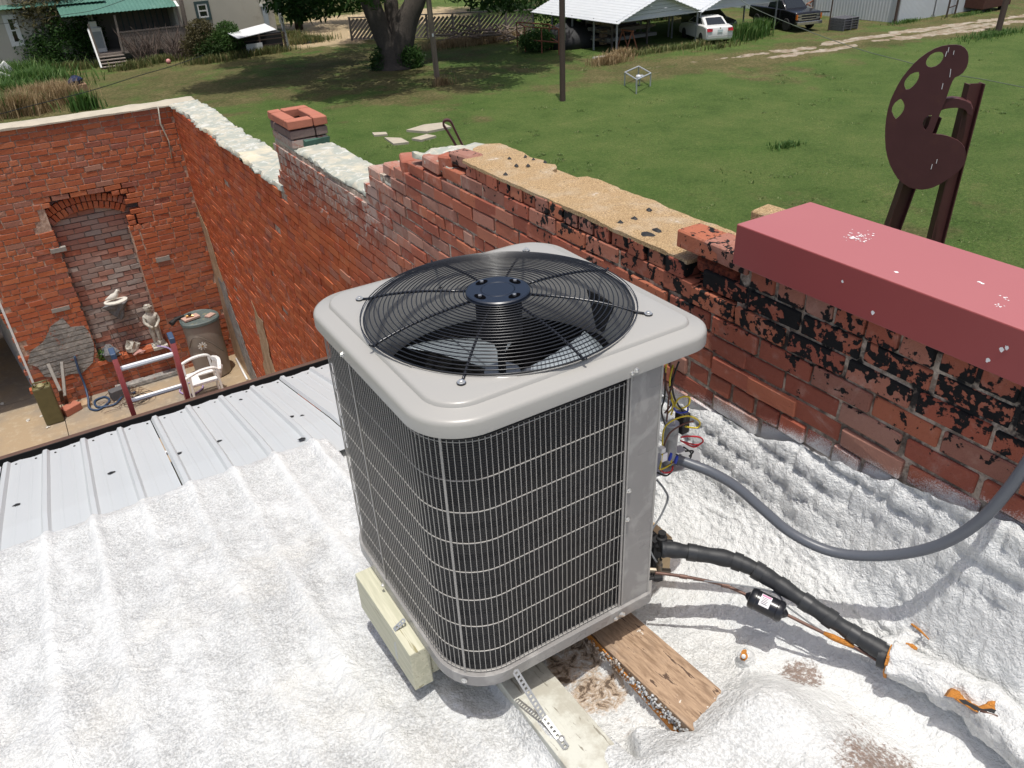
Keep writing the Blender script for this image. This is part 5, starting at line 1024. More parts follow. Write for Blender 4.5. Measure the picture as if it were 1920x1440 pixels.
# white plastic chair lying against things
chp = thing('plastic_chair', (1.25, 11.35, F0), 'white plastic garden chair with curved arms standing by the barrel', 'chair')
cz = F0; cx0, cx1, cy0, cy1 = .98, 1.42, 10.95, 11.42
def flatbar(P, wd, th, mat, name, par, up=(0, 0, 1)):
    P = spline(P, 5); mb = MB()
    for a, b in zip(P[:-1], P[1:]): mb.bar(a, b+(b-a)*.06, wd, th, up=up)
    return mb.build(name, mat, par)
mb = MB(); mb.plate([[(cx0+.03, cy0+.03, cz+.40), (cx1-.03, cy0+.03, cz+.40), (cx1-.03, cy0+.16, cz+.40), (cx0+.18, cy0+.16, cz+.40), (cx0+.18, cy1-.14, cz+.40), (cx1-.03, cy1-.14, cz+.40), (cx1-.03, cy1, cz+.40), (cx0+.03, cy1, cz+.40)]], (0, 0, 1), .025); mb.build('seat', m_white, chp, bevel=.006)
for (x, y) in ((cx0, cy0), (cx1, cy0), (cx0, cy1), (cx1, cy1)): mb = MB(); mb.bar((x, y, cz), (x+(.03 if x == cx0 else -.03), y, cz+.58), .055, .03); mb.build('leg', m_white, chp, bevel=.004)
for y in (cy0, cy1): flatbar([(cx0-.04, y, cz+.56), (cx0+.18, y, cz+.63), (cx1-.05, y, cz+.62), (cx1+.02, y, cz+.52)], .055, .022, m_white, 'arm', chp)
flatbar([(cx1+.02, cy0, cz+.55), (cx1+.07, (cy0+cy1)/2, cz+.60), (cx1+.02, cy1, cz+.55)], .05, .06, m_white, 'back_frame', chp)
for k in range(4): y = cy0+.06+k*.115; mb = MB(); mb.bar((cx1-.01, y, cz+.40), (cx1+.06, y, cz+.60), .055, .012, up=(0, 1, 0)); mb.build('backrest_slat', m_white, chp)
# tools, can, brick, hoses
cn_ = thing('fuel_can', (-.86, 11.98, F0), 'upright olive green metal fuel can with handles beside the doorway', 'can')
mb = MB(); mb.box((-.98, 11.84, F0), (-.74, 12.02, F0+.62)); mb.build('can_body', m_olive, cn_, bevel=.02)
mb = MB(); mb.tube([(-.95, 11.93, F0+.60), (-.95, 11.93, F0+.68), (-.77, 11.93, F0+.68), (-.77, 11.93, F0+.60)], .014, 6); mb.build('handle', m_olive, cn_, smooth=True)
mb = MB(); mb.lathe([(.045, 0), (.05, .03), (.03, .05), (0, .052)], (-.86, 11.88, F0+.62), 12); mb.build('cap', simple('khaki_cap', (.30, .27, .14), .5), cn_)
for (u, v, L_, lab, sd) in ((152, 762, .19, 'red-brown brick lying on the floor between the fuel can and the hose', 1),):
    loosebrick_p = onz(134, 768, F0+.04); me = brick_mesh(.26, .16, .12, 77, .01); me.materials.append(m_fresh); o = bpy.data.objects.new('loose_brick', me); COL.objects.link(o); o.location = (loosebrick_p[0], loosebrick_p[1], F0+.06); o.rotation_euler = (0, 0, .5); tag(o, lab, 'brick')
mb = MB(); p = onz(155, 757, F0+.03); mb.box(p+[-.12, -.08, -.03], p+[.12, .10, .012], jit=.01); tag(mb.build('rubble_slab', m_tan), 'flat piece of tan rubble behind the loose brick', 'rubble')
for (u0, v0, u1, v1, lab, mt) in ((90, 682, 113, 733, 'left wooden handle of the tool leaning on the grey plaster', 'grey_weathered_wood'), (116, 678, 122, 742, 'right wooden handle of the tool leaning on the grey plaster', 'grey_weathered_wood')):
    a = ony(u0, v0, YB-.08); b = ony(u1, v1, YB-.3); t_ = thing('digging_tool', b, lab, 'tool', None); mb = MB(); mb.bar(a, b, .045, .03); mb.build('handle', bpy.data.materials[mt], t_, bevel=.006)
    c_ = onz(u1+4, v1+20, F0+.02); mb = MB(); mb.bar(b, c_, .05, .012); mb.build('blade', m_lip, t_)
mb = MB(); mb.tube(spline([ony(140, 668, YB-.05), ony(148, 695, YB-.07), ony(158, 720, YB-.1), ony(165, 745, YB-.25), onz(168, 765, F0+.02), onz(185, 768, F0+.02), onz(205, 752, F0+.02), onz(196, 744, F0+.02), onz(178, 752, F0+.02), onz(184, 763, F0+.02), onz(215, 758, F0+.02), onz(232, 742, F0+.02), onz(255, 735, F0+.03)], 7), .017, 7); tag(mb.build('garden_hose', m_bcap, smooth=True), 'dark blue hose hanging from the grey plaster and coiled on the floor', 'hose')
mb = MB(); mb.tube(spline([(.80, YB-.15, -5.68), (.96, YB-.22, -5.75), (1.0, YB-.25, -5.95), (.98, YB-.3, -6.1), (1.12, YB-.5, F0+.03), (1.22, YB-.8, F0+.02), (1.02, YB-.95, F0+.02), (.88, YB-.75, F0+.02), (1.0, YB-.55, F0+.02), (1.2, YB-.6, F0+.02)], 7), .013, 6); tag(mb.build('garden_hose', m_purple, smooth=True), 'thin lilac hose trailing from the statue down to the floor', 'hose')
r = random.Random(9); wr = thing('wire_tangle', onz(240, 752, F0+.02), 'tangle of rusty mesh wire on the floor behind the ladder', 'wire')
mb = MB()
for i in range(46):
    p = onz(236+r.uniform(-24, 30), 752+r.uniform(-14, 14), F0+.02); a = r.uniform(0, 3.1); mb.tube([p, p+np.array([math.cos(a)*.12, math.sin(a)*.12, r.uniform(.0, .12)]), p+np.array([math.cos(a)*.24, math.sin(a)*.2, 0])], .0035, 4)
mb.build('mesh_wire', m_lip, wr)
for k in range(3): mb = MB(); p = onz(250+k*8, 752-k*4, F0+.04+.02*k); mb.tube([p+np.array([math.cos(a)*(.14+.02*k), math.sin(a)*(.11), .02*math.sin(a*2)]) for a in np.linspace(0, 6.28, 22)[:-1]], .006, 5, closed=True); mb.build('wire_loop', m_blackm, wr, smooth=True)
p = onz(225, 745, F0+.0); mb = MB(); mb.box(p+[-.12, -.06, .0], p+[.16, .08, .16], R=Matrix.Rotation(.2, 3, 'Z')); tag(mb.build('battery_box', simple('dusty_dark_grey', (.10, .10, .105), .7), bevel=.01), 'dark grey box on the floor just behind the ladder', 'box')
mb = MB(); mb.box((.05, YB-.16, F0), (1.0, YB-.02, F0+.07), jit=.01); tag(mb.build('concrete_ledge', m_plaster), 'low grey concrete ledge on the floor at the foot of the niche wall', 'ledge')
for i, (u, v) in enumerate(((4, 757), (52, 788), (80, 768), (90, 801), (77, 780), (86, 775))):
    p = onz(u, v, F0+.01); rock(p, np.array([.05, .04, .03])*(1.2-.1*i), m_pale, ['pale pebble at the far left edge of the courtyard concrete', 'pale pebble left of the fuel can', 'pale pebble just in front of the fuel can', 'pale pebble nearest the gutter, on the slab joint', 'small pale pebble between the fuel can and the slab joint', 'small pale pebble behind the others, right of the fuel can'][i], 'pebble', 200+i, 'pebble')['group'] = 'pebbles scattered on the courtyard concrete'

# ================================================================== SCULPTURES
c0 = ray(1740, 250)*8.4; hn = np.array([c0[0], c0[1], 0]); hn /= np.linalg.norm(hn); hs = np.array([hn[1], -hn[0], 0])
def onp(u, v, q=c0, n=hn): d = ray(u, v); return d*((q@n)/(d@n))
Zp = lambda x, y, dz=0: onp(1560+x/3.428, 60+y/3.428)+hn*dz
pal = thing('palette_sculpture', (*onp(1740, 600)[:2], G), 'dark brown steel sculpture of a painter palette on a tall steel easel', 'sculpture')
out = [(800, 82), (830, 88), (855, 103), (872, 128), (878, 155), (876, 195), (865, 230), (842, 263), (815, 282), (790, 293), (775, 315), (757, 360), (730, 440), (700, 510), (670, 588), (645, 655), (700, 660), (740, 668), (778, 683), (810, 698), (835, 720), (852, 745), (860, 780), (858, 820), (848, 850), (835, 872), (810, 898), (770, 930), (730, 955), (690, 980), (650, 1000), (610, 1010), (575, 1014), (535, 1009), (500, 1000), (450, 970), (420, 940), (395, 900), (372, 855), (355, 800), (345, 750), (341, 690), (341, 620), (347, 560), (358, 500), (375, 440), (395, 395), (420, 345), (450, 295), (485, 250), (525, 205), (565, 168), (610, 135), (660, 107), (710, 90), (755, 83)]
holes = [[(603, 196), (612, 172), (632, 148), (660, 132), (690, 127), (710, 133), (718, 150), (712, 175), (695, 200), (668, 220), (640, 228), (618, 225), (605, 212)], [(464, 345), (466, 322), (480, 298), (505, 272), (532, 260), (557, 257), (561, 275), (555, 300), (542, 325), (520, 350), (497, 368), (475, 372)], [(383, 510), (388, 482), (405, 455), (428, 436), (441, 429), (456, 445), (465, 470), (463, 495), (450, 520), (432, 542), (410, 560), (395, 540)], [(582, 592), (588, 570), (602, 550), (620, 538), (641, 535), (632, 565), (618, 605), (602, 633), (588, 618)]]
mb = MB(); mb.plate([[Zp(*p) for p in out]]+[[Zp(*p) for p in h_] for h_ in holes], -hn, .022); mb.build('palette', m_steel, pal)
mb = MB(); arc = [(690, 515), (705, 490), (722, 452), (735, 432), (770, 428), (815, 433), (860, 446), (892, 465), (905, 500), (900, 545), (872, 535), (860, 510), (835, 497), (800, 493), (760, 494), (715, 503)]
mb.plate([[Zp(*p, .035) for p in arc]], -hn, .10); mb.build('curved_bracket', m_steel, pal, bevel=.004)
def hbeam(a, b, wd, dp, name, par):
    a = np.array(a); b = np.array(b); d = b-a; L_ = np.linalg.norm(d); d /= L_; s_ = np.cross(d, hn); s_ /= np.linalg.norm(s_); rt_ = math.radians(28); s2 = s_*math.cos(rt_)+hn*math.sin(rt_); n2 = np.cross(s2, d); mb = MB()
    for k in (-1, 1): mb.obox((a+b)/2+s2*k*dp/2, d*L_/2, n2*wd/2, s2*.006)
    mb.obox((a+b)/2, d*L_/2, s2*(dp/2-.006), n2*.005); return mb.build(name, m_steel, par)
tp_ = Zp(918, 350, .16); bt2 = tp_.copy(); bt2[2] = G; hbeam(tp_, bt2, .11, .15, 'easel_post', pal)
a_ = Zp(640, 560, .14); b_ = Zp(400, 1230, .14); d_ = (b_-a_); b2 = a_+d_*((G-a_[2])/d_[2]); hbeam(a_, b2, .11, .15, 'easel_leg', pal)
for (x0, y0, x1, y1) in ((728, 158, 738, 125), (745, 130, 752, 98), (757, 290, 764, 238), (705, 368, 714, 330), (780, 145, 785, 120), (636, 882, 645, 850), (670, 845, 676, 818)):
    mb = MB(); a = Zp(x0, y0, -.0022); b = Zp(x1, y1, -.0022); mb.bar(a, b, .006, .003, up=hn); mb.build('paint_drip', m_chip, pal)
c1 = ray(850, 260)*9.2; h1 = np.array([c1[0], c1[1], 0]); h1 /= np.linalg.norm(h1)
lp_ = [onp(u, v, c1, h1) for u, v in ((872, 302), (862, 285), (850, 264), (838, 244), (832, 235), (832, 228), (837, 225), (843, 226), (847, 231), (853, 244), (862, 262), (871, 280), (880, 300))]
lo = thing('steel_loop', (*(lp_[6][:2]), G), 'dark brown steel loop sculpture poking up behind the brick wall', 'sculpture'); P_ = spline(lp_, 4); mb = MB()
for a, b in zip(P_[:-1], P_[1:]): mb.bar(a, b+(b-a)*.1, .022, .07, up=h1)
mb.build('loop_band', m_steel, lo); mb = MB(); e = (lp_[0]+lp_[-1])/2; d_ = e-(lp_[5]+lp_[7])/2; e2 = e+d_*((G-e[2])/d_[2])*.999; mb.bar(e, e2, .10, .06, up=h1); mb.build('shaft', m_steel, lo)

# ================================================================== BEYOND THE WALL: posts, tree, fences, vehicles, buildings
def gp(u, v): return onz(u, v, G)
m_post = simple('weathered_post_wood', (.20, .155, .12), .9, 0, .3, 20, .4, 60); m_postd = simple('dark_brown_pole', (.075, .05, .04), .8, 0, .3, 20)
m_bark = simple('tree_bark', (.075, .062, .052), .95, 0, .45, 7, 1., 22, .05)
def post(u, v, htop, r, mat, label, name='utility_pole', cat='pole', tilt=(0, 0)):
    p = gp(u, v); t = thing(name, p, label, cat, 'tall posts standing in the lawn'); mb = MB(); mb.tube([p+[0, 0, -.2], p+[tilt[0]*.5, tilt[1]*.5, htop*.5], p+[tilt[0], tilt[1], htop]], [r*1.08, r, r*.92], 12); mb.build('shaft', mat, t, smooth=2); return t, p
t, p = post(821, 158, 9, .135, m_post, 'pale weathered wooden pole between the big tree and the fence', tilt=(-.25, 0))
mb = MB(); mb.box(p+[-.16, -.17, 2.35], p+[-.08, -.13, 2.5]); mb.build('white_marker', m_white, t); mb = MB(); mb.bar(p+[-.17, -.1, 0], p+[-.19, -.1, 1.4], .06, .06); mb.build('side_batten', m_post, t)
t, p = post(1055, 188, 9, .125, m_postd, 'dark brown pole standing nearest, left of the gas meter'); mb = MB(); mb.tube([p+[.12, -.04, 2.6], p+[.12, -.04, 9]], .02, 6); mb.build('conduit', m_galv, t, smooth=True)
t, p = post(1870, 62, 8, .165, m_postd, 'dark brown pole beside the dirt track at the right edge', tilt=(.62, .2))
# gas meter inside a pipe guard
m_pipe = simple('grey_painted_pipe', (.42, .44, .46), .45, .2, .1)
gmL, gmF, gmR = gp(1171, 161), gp(1193, 176), gp(1219, 163); gmB = gmL+gmR-gmF; H_ = .64
gt = thing('pipe_guard', (gmL+gmR)/2, 'pale grey square pipe guard on the lawn around a gas meter', 'guard')
for q in (gmL, gmF, gmR, gmB): mb = MB(); mb.tube([q, q+[0, 0, H_]], .032, 8); mb.build('leg', m_pipe, gt, smooth=2)
mb = MB()
for a, b in ((gmL, gmF), (gmF, gmR), (gmR, gmB), (gmB, gmL)): mb.tube([a+[0, 0, H_], b+[0, 0, H_]], .034, 8)
mb.build('top_rail', m_pipe, gt, smooth=2)
c_ = (gmL+gmR)/2; gm = thing('gas_meter', c_, 'pale grey gas meter standing inside the pipe guard', 'meter'); mb = MB(); mb.tube([c_+[-.08, 0, 0], c_+[-.08, 0, .50]], .03, 8); mb.tube([c_+[.14, 0, 0], c_+[.14, 0, .5]], .025, 8); mb.build('riser', m_pipe, gm, smooth=2)
mb = MB(); mb.lathe([(.0, -.13), (.12, -.11), (.15, 0), (.12, .11), (0, .13)], c_+[.02, -.05, .42], 14, (1, -1, 0)); mb.build('meter_body', m_pipe, gm, smooth=2); mb = MB(); mb.lathe([(0, 0), (.10, .01), (.08, .05), (0, .07)], c_+[.22, -.05, .46], 12); mb.build('regulator', m_pipe, gm, smooth=2)

# the big tree
lf_dark = leafmat('tree_leaf', (.018, .050, .010), (.045, .105, .020), (.085, .155, .035)); lf_bush = leafmat('bush_leaf', (.025, .055, .012), (.06, .11, .025), (.13, .15, .05)); lf_brown = leafmat('bronze_bush_leaf', (.05, .045, .02), (.11, .095, .04), (.17, .15, .07))
lf_grass = leafmat('tall_grass_blade', (.04, .10, .02), (.08, .17, .035), (.16, .22, .07)); lf_dry = leafmat('dry_grass_blade', (.22, .15, .07), (.36, .26, .14), (.46, .35, .20)); lf_mix = leafmat('meadow_grass_blade', (.07, .11, .03), (.15, .17, .06), (.30, .24, .11))
tb = gp(735, 127); tree = thing('oak_tree', tb, 'massive tree with a forking dark trunk in the middle of the yard', 'tree'); mb = MB()
ray_u = lambda u, v, off=0: (lambda d: d*((tb@hh)/(d@hh)))(ray(u, v)); hh = np.array([tb[0], tb[1], 0]); hh /= np.linalg.norm(hh); sidev = np.array([hh[1], -hh[0], 0])
T = lambda u, v, o=0.: ray_u(u, v)+hh*o
pts = [tb+[0, 0, -.2], T(735, 115), T(727, 85), T(712, 50), T(697, 10), T(685, -40), T(670, -110)]; mb.tube(spline(pts, 4), np.interp(np.arange(25), [0, 3, 8, 14, 24], [1.35, .95, .62, .55, .45]), 16)
pts = [tb+sidev*.25+[0, 0, -.2], T(742, 110, .1), T(752, 75, .1), T(762, 40, .2), T(779, 5, .4), T(800, -45, .8), T(830, -110, 1)]; mb.tube(spline(pts, 4), np.interp(np.arange(25), [0, 3, 8, 14, 24], [1.2, .85, .75, .6, .42]), 16)
pts = [T(735, 90, .3), T(737, 50, .5), T(734, 10, .8), T(730, -50, 1.2)]; mb.tube(spline(pts, 4), .42, 12)
pts = [T(700, 30, .2), T(690, 0, .3), T(680, -30, .4)]; mb.tube(pts, .3, 10)
V = np.array(mb.v); nz = fbm(V[:, 0]+V[:, 1]*.7, V[:, 2]*.35+V[:, 1], .7, 55, 4); V[:, 0] += nz*.22; V[:, 1] += nz*.22; mb.v = [tuple(q) for q in V]; mb.build('trunk', m_bark, tree, smooth=True)
cl = []; r = random.Random(2)
top = tb+[0, 0, 9.5]
for i in range(70):
    a = r.uniform(0, 6.28); rr = 10.5*math.sqrt(r.random()); zz = r.uniform(-1.5, 5)-.10*rr; q = r.uniform(1.2, 2.3); cl.append((top[0]+math.cos(a)*rr, top[1]+math.sin(a)*rr, top[2]+zz, (q, q, q*.75)))
for (u, v, o, q) in ((520, 5, 2, 1.2), (545, 15, 2, 1.3), (575, 8, 2, 1.4), (600, 22, 3, 1.1), (555, 35, 3, .9), (630, 5, 2, 1.2), (655, 12, 2, .9), (905, -5, 2, 1.2), (945, 5, 3, 1.1), (975, 12, 4, 1.2), (1000, -2, 4, 1.3), (930, 25, 4, .7), (870, -12, 2, .8), (700, -18, -2, 1.), (850, -15, 0, .8)): p = T(u, v, o); cl.append((*p, (q, q, q*.7)))
leaves('crown', cl, 60000, .24, lf_dark, tree); leaves('root_shoots', [(*(T(712, 120, -.5)), (.55, .5, .9)), (*(T(768, 112, -.3)), (.9, .6, .9)), (*(T(760, 98, -.3)), (.5, .4, .6))], 3200, .11, lf_dark, tree)

# background wood beyond
def bush(name, label, pts, n, size, mat, cat='bush', group=None, stems=0):
    c_ = np.array(pts[0][:3]); c_[2] = G; t = thing(name, c_, label, cat, group); 
    if stems:
        mb = MB(); rr = random.Random(int(c_[0]*10))
        for i in range(stems):
            a = rr.uniform(0, 6.28); p0 = c_+[rr.uniform(-.3, .3), rr.uniform(-.2, .2), 0]; mb.tube([p0, p0+[math.cos(a)*.3, math.sin(a)*.3, .8], p0+[math.cos(a)*.8, math.sin(a)*.8, 1.9]], [.035, .025, .01], 5)
        mb.build('stem', m_bark, t)
    leaves('foliage', pts, n, size, mat, t); return t
def bp_(u, v, yoff, h): p = gp(u, v); return p+[0, yoff, h]
b1 = gp(125, 125)
bush('shrub', 'big bronze-green bush in front of the porch, left of the steps', [(*(b1+np.array(o)), q) for o, q in (((-.6, .5, 3.5), (2.2, 1.6, 1.5)), ((.8, .6, 4.6), (1.9, 1.5, 1.2)), ((-1.3, .6, 4.9), (1.5, 1.4, 1.1)), ((.2, .5, 5.6), (1.8, 1.4, 1.)))], 14000, .13, lf_brown, stems=8)
bush('shrub', 'dark green lower bush under the bronze one beside the porch', [(*(b1+np.array(o)), q) for o, q in (((.2, 0, 1.3), (2.3, 1.5, 1.5)), ((1.6, .2, 1.6), (1.3, 1.2, 1.6)), ((-1.2, 0, 1.0), (1.4, 1.2, 1.2)), ((.8, -.2, 2.5), (1.6, 1., 1.2)))], 14000, .12, lf_dark)
for (u, v, lab, R_, hh_, mt, n) in ((385, 112, 'reddish green shrub right of the porch railing', 1.25, 1.9, lf_brown, 5200), (402, 112, 'dark green flowering shrub at the foot of the cream wall', 1.2, 1.3, lf_bush, 5200), (432, 108, 'leafy green shrub left of the low white-roofed shed', 1.1, 1.7, lf_dark, 5200)):
    p = gp(u, v); bush('shrub', lab, [(p[0], p[1], G+hh_*.5, (R_, R_*.8, hh_*.55)), (p[0]+.2, p[1]+.3, G+hh_*.95, (R_*.7, R_*.6, hh_*.35))], n, .10, mt, group='shrubs along the house')
for (u, v, lab) in ((278, 115, 'leafless twiggy shrub in front of the left part of the railing'), (340, 112, 'leafless twiggy shrub in front of the right end of the railing')):
    p = gp(u, v); t = thing('bare_shrub', p, lab, 'bush', 'bare shrubs by the porch'); mb = MB(); r = random.Random(u)
    for i in range(90):
        a = r.uniform(0, 6.28); L_ = r.uniform(.8, 2.3); q = p+[r.uniform(-1.1, 1.1)*.6, r.uniform(-.3, .3), 0]; e = q+[math.cos(a)*L_*.5, math.sin(a)*L_*.3, L_]; m2 = (q+e)/2+[r.uniform(-.2, .2), 0, .1]; mb.tube([q, m2, e], [.035, .02, .008], 4)
    mb.build('branches', simple('dead_branch', (.15, .11, .09), .9) if u == 278 else bpy.data.materials['dead_branch'], t)
# trees along the top edge
for (u, v, w_, h_, zc_, lab, n, y_) in ((585, 62, 5.0, 3.4, 5.0, 'dark hanging tree behind the meter post, left of the big trunk', 15000, 10), (975, 22, 5, 2.2, 6.9, 'dark leafy tree hanging over the slatted fence', 9000, 6), (1075, 22, 3.5, 2.6, 5.6, 'dark leafy tree behind the left carport roof', 5000, 9)):
    p = gp(u, v)+[0, y_*.3, 0]; t = thing('leafy_tree', p, lab, 'tree', 'dark trees beyond the yard'); mb = MB(); mb.tube([p, p+[.2, 0, 4], p+[0, 0, 8]], [.35, .28, .2], 8); mb.build('trunk', m_bark, t, smooth=True); r = random.Random(u)
    leaves('crown', [(p[0]+r.uniform(-w_, w_), p[1]+r.uniform(-3, 3), G+zc_+r.uniform(-h_, h_)*.6, r.uniform(1.2, 2.2)) for _ in range(22)], int(n*1.4), .19, lf_dark, t)

# grasses
def gr(name, label, areas, h_, wd, lean, mat, cat='grass', group=None):
    P = np.concatenate([disc_pts(gp(u, v), rx, ry, n, G) for u, v, rx, ry, n in areas]); o = blades(name, P, h_, wd, lean, mat); tag(o, label, cat, group, 'stuff'); return o
gr('tall_grass', None, [(15, 150, 3.0, 1.6, 2600), (55, 168, 2.4, 1.2, 2600), (80, 160, 1.0, .9, 800), (10, 190, 2.2, 1.0, 1500), (5, 120, 2.5, 2, 1200), (25, 215, 1.6, .8, 600)], .95, .03, .9, lf_grass, None)
gr('tall_grass', None, [(160, 205, .7, .5, 380)], .85, .032, .5, lf_grass, None)
gr('dry_grass', None, [(75, 200, 1.9, .9, 2600), (45, 215, 1.5, .7, 1600), (110, 190, 1.0, .7, 1000)], 1.0, .018, .8, lf_dry, None)
gr('weeds', None, [(440, 110, 2.2, .5, 1100), (500, 102, 2.0, .5, 1000), (395, 118, 1.6, .5, 700), (245, 130, 1.4, .5, 500), (130, 132, 2.6, .6, 1200), (300, 118, 2.2, .5, 800), (575, 80, 1.8, 1.0, 1500), (548, 72, 1.2, 1.6, 1200)], .50, .022, .6, lf_mix, None)
gr('dry_grass', None, [(1142, 118, 1.2, .6, 1300), (1165, 106, 1.0, .6, 700), (905, 80, 3.2, .9, 2600), (855, 85, 2.4, .8, 1300), (955, 72, 1.6, .7, 1000), (830, 160, .7, .3, 260)], .45, .016, .9, lf_dry, None)
gr('tall_grass', None, [(1395, 74, 1.1, .8, 1100), (1424, 66, .6, .6, 900)], .95, .024, .6, lf_grass, None)
gr('meadow_grass', None, [(1240, 97, 2.0, .6, 350), (1285, 92, 1.6, .5, 300), (1312, 86, 1.0, .4, 200), (1190, 104, 1.4, .5, 200), (1010, 92, 1.3, .6, 600), (1350, 90, 2.6, .5, 200)], .36, .02, .9, lf_mix, None)
gr('meadow_grass', None, [(1475, 277, .75, .32, 420), (1860, 66, 3.5, .9, 1500), (1700, 42, 2.0, .5, 400), (1600, 36, 2.0, .5, 400), (1810, 30, 2.6, .5, 400)], .22, .02, .9, lf_grass, None)

# diagonal slat fence
fA, fB = gp(660, 76), gp(1000, 68); fh_ = 1.5; fd_ = (fB-fA); FL = np.linalg.norm(fd_); fd_ /= FL; fn = np.array([fd_[1], -fd_[0], 0]); m_fence = simple('grey_fence_board', (.21, .185, .165), .9, 0, .35, 3)
fe = thing('slat_fence', fA, 'grey weathered fence of diagonal slats behind the big tree', 'fence'); mb = MB(); mb.bar(fA+[0, 0, fh_], fB+[0, 0, fh_+.2], .14, .07); mb.build('top_rail', m_fence, fe); mb = MB(); mb.bar(fA+[0, 0, .1], fB+[0, 0, .1], .10, .06); mb.build('bottom_rail', m_fence, fe)
for i in range(8): q = fA+fd_*FL*i/7; mb = MB(); mb.box(q+[-.06, -.06, 0], q+[.06, .06, fh_+.06]); mb.build('post', m_fence, fe)
n_ = int(FL/.30)
for i in range(-5, n_):
    a = fA+fd_*(i*.30)+[0, 0, .12]+0*fn; b = a+fd_*1.25+[0, 0, fh_-.2]; t0 = max(0., -(i*.30)/1.25); t1 = min(1., (FL-i*.30)/1.25)
    if t1 > t0+.05: mb = MB(); mb.bar(a+(b-a)*t0, a+(b-a)*t1, .15, .022, up=fn); mb.build('slat', m_fence, fe)
# junk pile in front of the fence
r = random.Random(12); jp = thing('brush_pile', gp(900, 82), 'heap of grey branches and scrap in front of the slatted fence', 'pile'); mb = MB()
for i in range(150):
    q = gp(r.uniform(835, 985), r.uniform(70, 84))+[0, 0, r.uniform(.05, .75)]; a = r.uniform(0, 3.14); L_ = r.uniform(.5, 1.6); mb.tube([q, q+[math.cos(a)*L_, math.sin(a)*L_*.5, r.uniform(-.2, .25)]], r.uniform(.02, .07), 5)
mb.build('branches', m_post, jp)['kind'] = 'stuff'
# rusty rack
ra, rb = gp(985, 97), gp(1048, 103); rk = thing('rusty_rack', ra, 'rusty orange pipe rack between the fence and the left carport', 'rack'); m_rust = simple('orange_rust', (.26, .10, .055), .8, .2, .3, 10)
rc_ = ra+np.array([.8, 2.2, 0]); rd_ = rb+np.array([.8, 2.2, 0])
for q in (ra, rb, rc_, rd_, (ra+rb)/2): mb = MB(); mb.tube([q, q+[0, 0, 1.45]], .04, 6); mb.build('leg', m_rust, rk)
for z_ in (1.45, .7):
    for a, b in ((ra, rb), (rc_, rd_), (ra, rc_), (rb, rd_)): mb = MB(); mb.tube([a+[0, 0, z_], b+[0, 0, z_]], .04, 6); mb.build('rail', m_rust, rk)
bush('shrub', 'green creeper growing through the rusty rack', [((ra+rd_)[0]/2, (ra+rd_)[1]/2, G+.6, (1.3, .9, .6))], 3000, .1, lf_dark)

# ------------------------------------------------ carports
m_roofw = simple('white_carport_roof', (.66, .68, .69), .4, .1, .06, 2); m_cpost = simple('carport_post', (.34, .35, .36), .5, .2, .1); m_gable = simple('gable_siding', (.52, .55, .57), .5, .1, .06)
YC = gp(1155, 102)[1]; E = lambda u, v: ony(u, v, YC)
def carport(x0, x1, ze, zp, depth, label, nposts, skip_left=False):
    t = thing('carport', ((x0+x1)/2, YC, G), label, 'carport', 'white metal carports side by side'); xm = (x0+x1)/2
    for (xa, za, xb, zb) in ((x0-.25, ze-.12, xm, zp), (x1+.05, ze-.02, xm, zp)):
        n_ = int(abs(math.hypot(xb-xa, zb-za))/.30); L_ = []
        m_r = MB(); ys = [YC-.35, YC+depth]; k = 0; prof = []
        for i in range(n_*4+1): s_ = i/(n_*4); prof.append((xa+(xb-xa)*s_, za+(zb-za)*s_))
        # corrugation runs along the ridge
        for y in ys:
            for i, (x, z_) in enumerate(prof): m_r.v.append((x, y, z_+(.035 if i % 4 == 0 else 0)))
        m_ = len(prof)
        for i in range(m_-1): m_r.f.append((i, i+1, m_+i+1, m_+i)); m_r.mi.append(0); m_r.a.append(0)
        o = m_r.build('roof_sheet', m_roofw, t); q = o.modifiers.new('s', 'SOLIDIFY'); q.thickness = .03
    nb = 6
    for i in range(nb):                                # gable boards
        za = ze+(zp-ze)*i/nb; zb = ze+(zp-ze)*(i+1)/nb; fa = i/nb; fb_ = (i+1)/nb; x0a = x0+(xm-x0)*fa; x1a = x1-(x1-xm)*fa; x0b = x0+(xm-x0)*fb_; x1b = x1-(x1-xm)*fb_
        mb = MB(); yy = YC-.012*(i % 2)-.02; mb.plate([[(x0a, yy, za+.012), (x1a, yy, za+.012), (x1b, yy, zb-.004), (x0b+.001, yy, zb-.004)]], (0, -1, 0), .03); mb.build('gable_board', m_gable, t)
    mb = MB(); mb.bar((x0, YC-.05, ze-.04), (x1, YC-.05, ze-.04), .06, .10); mb.build('header_beam', m_gable, t)
    for xx in (x0, x1):
        for k in range(nposts): y = YC+depth*k/(nposts-1); mb = MB(); mb.box((xx-.04, y-.04, G), (xx+.04, y+.04, ze)); mb.build('post', m_cpost, t)
    return t
pL, pV, pR = E(1157, 40), E(1311, 18), E(1446, 0); ze = pL[2]
pk = E(1228, -6); zp = ze+1.15
carport(pL[0], pV[0]-.12, ze, zp, 9.0, 'left white metal carport sheltering the white car and stacked lumber', 5)
carport(pV[0]+.12, pR[0]+.6, ze+.02, zp+.1, 8.5, 'right white metal carport sheltering the black truck', 4)
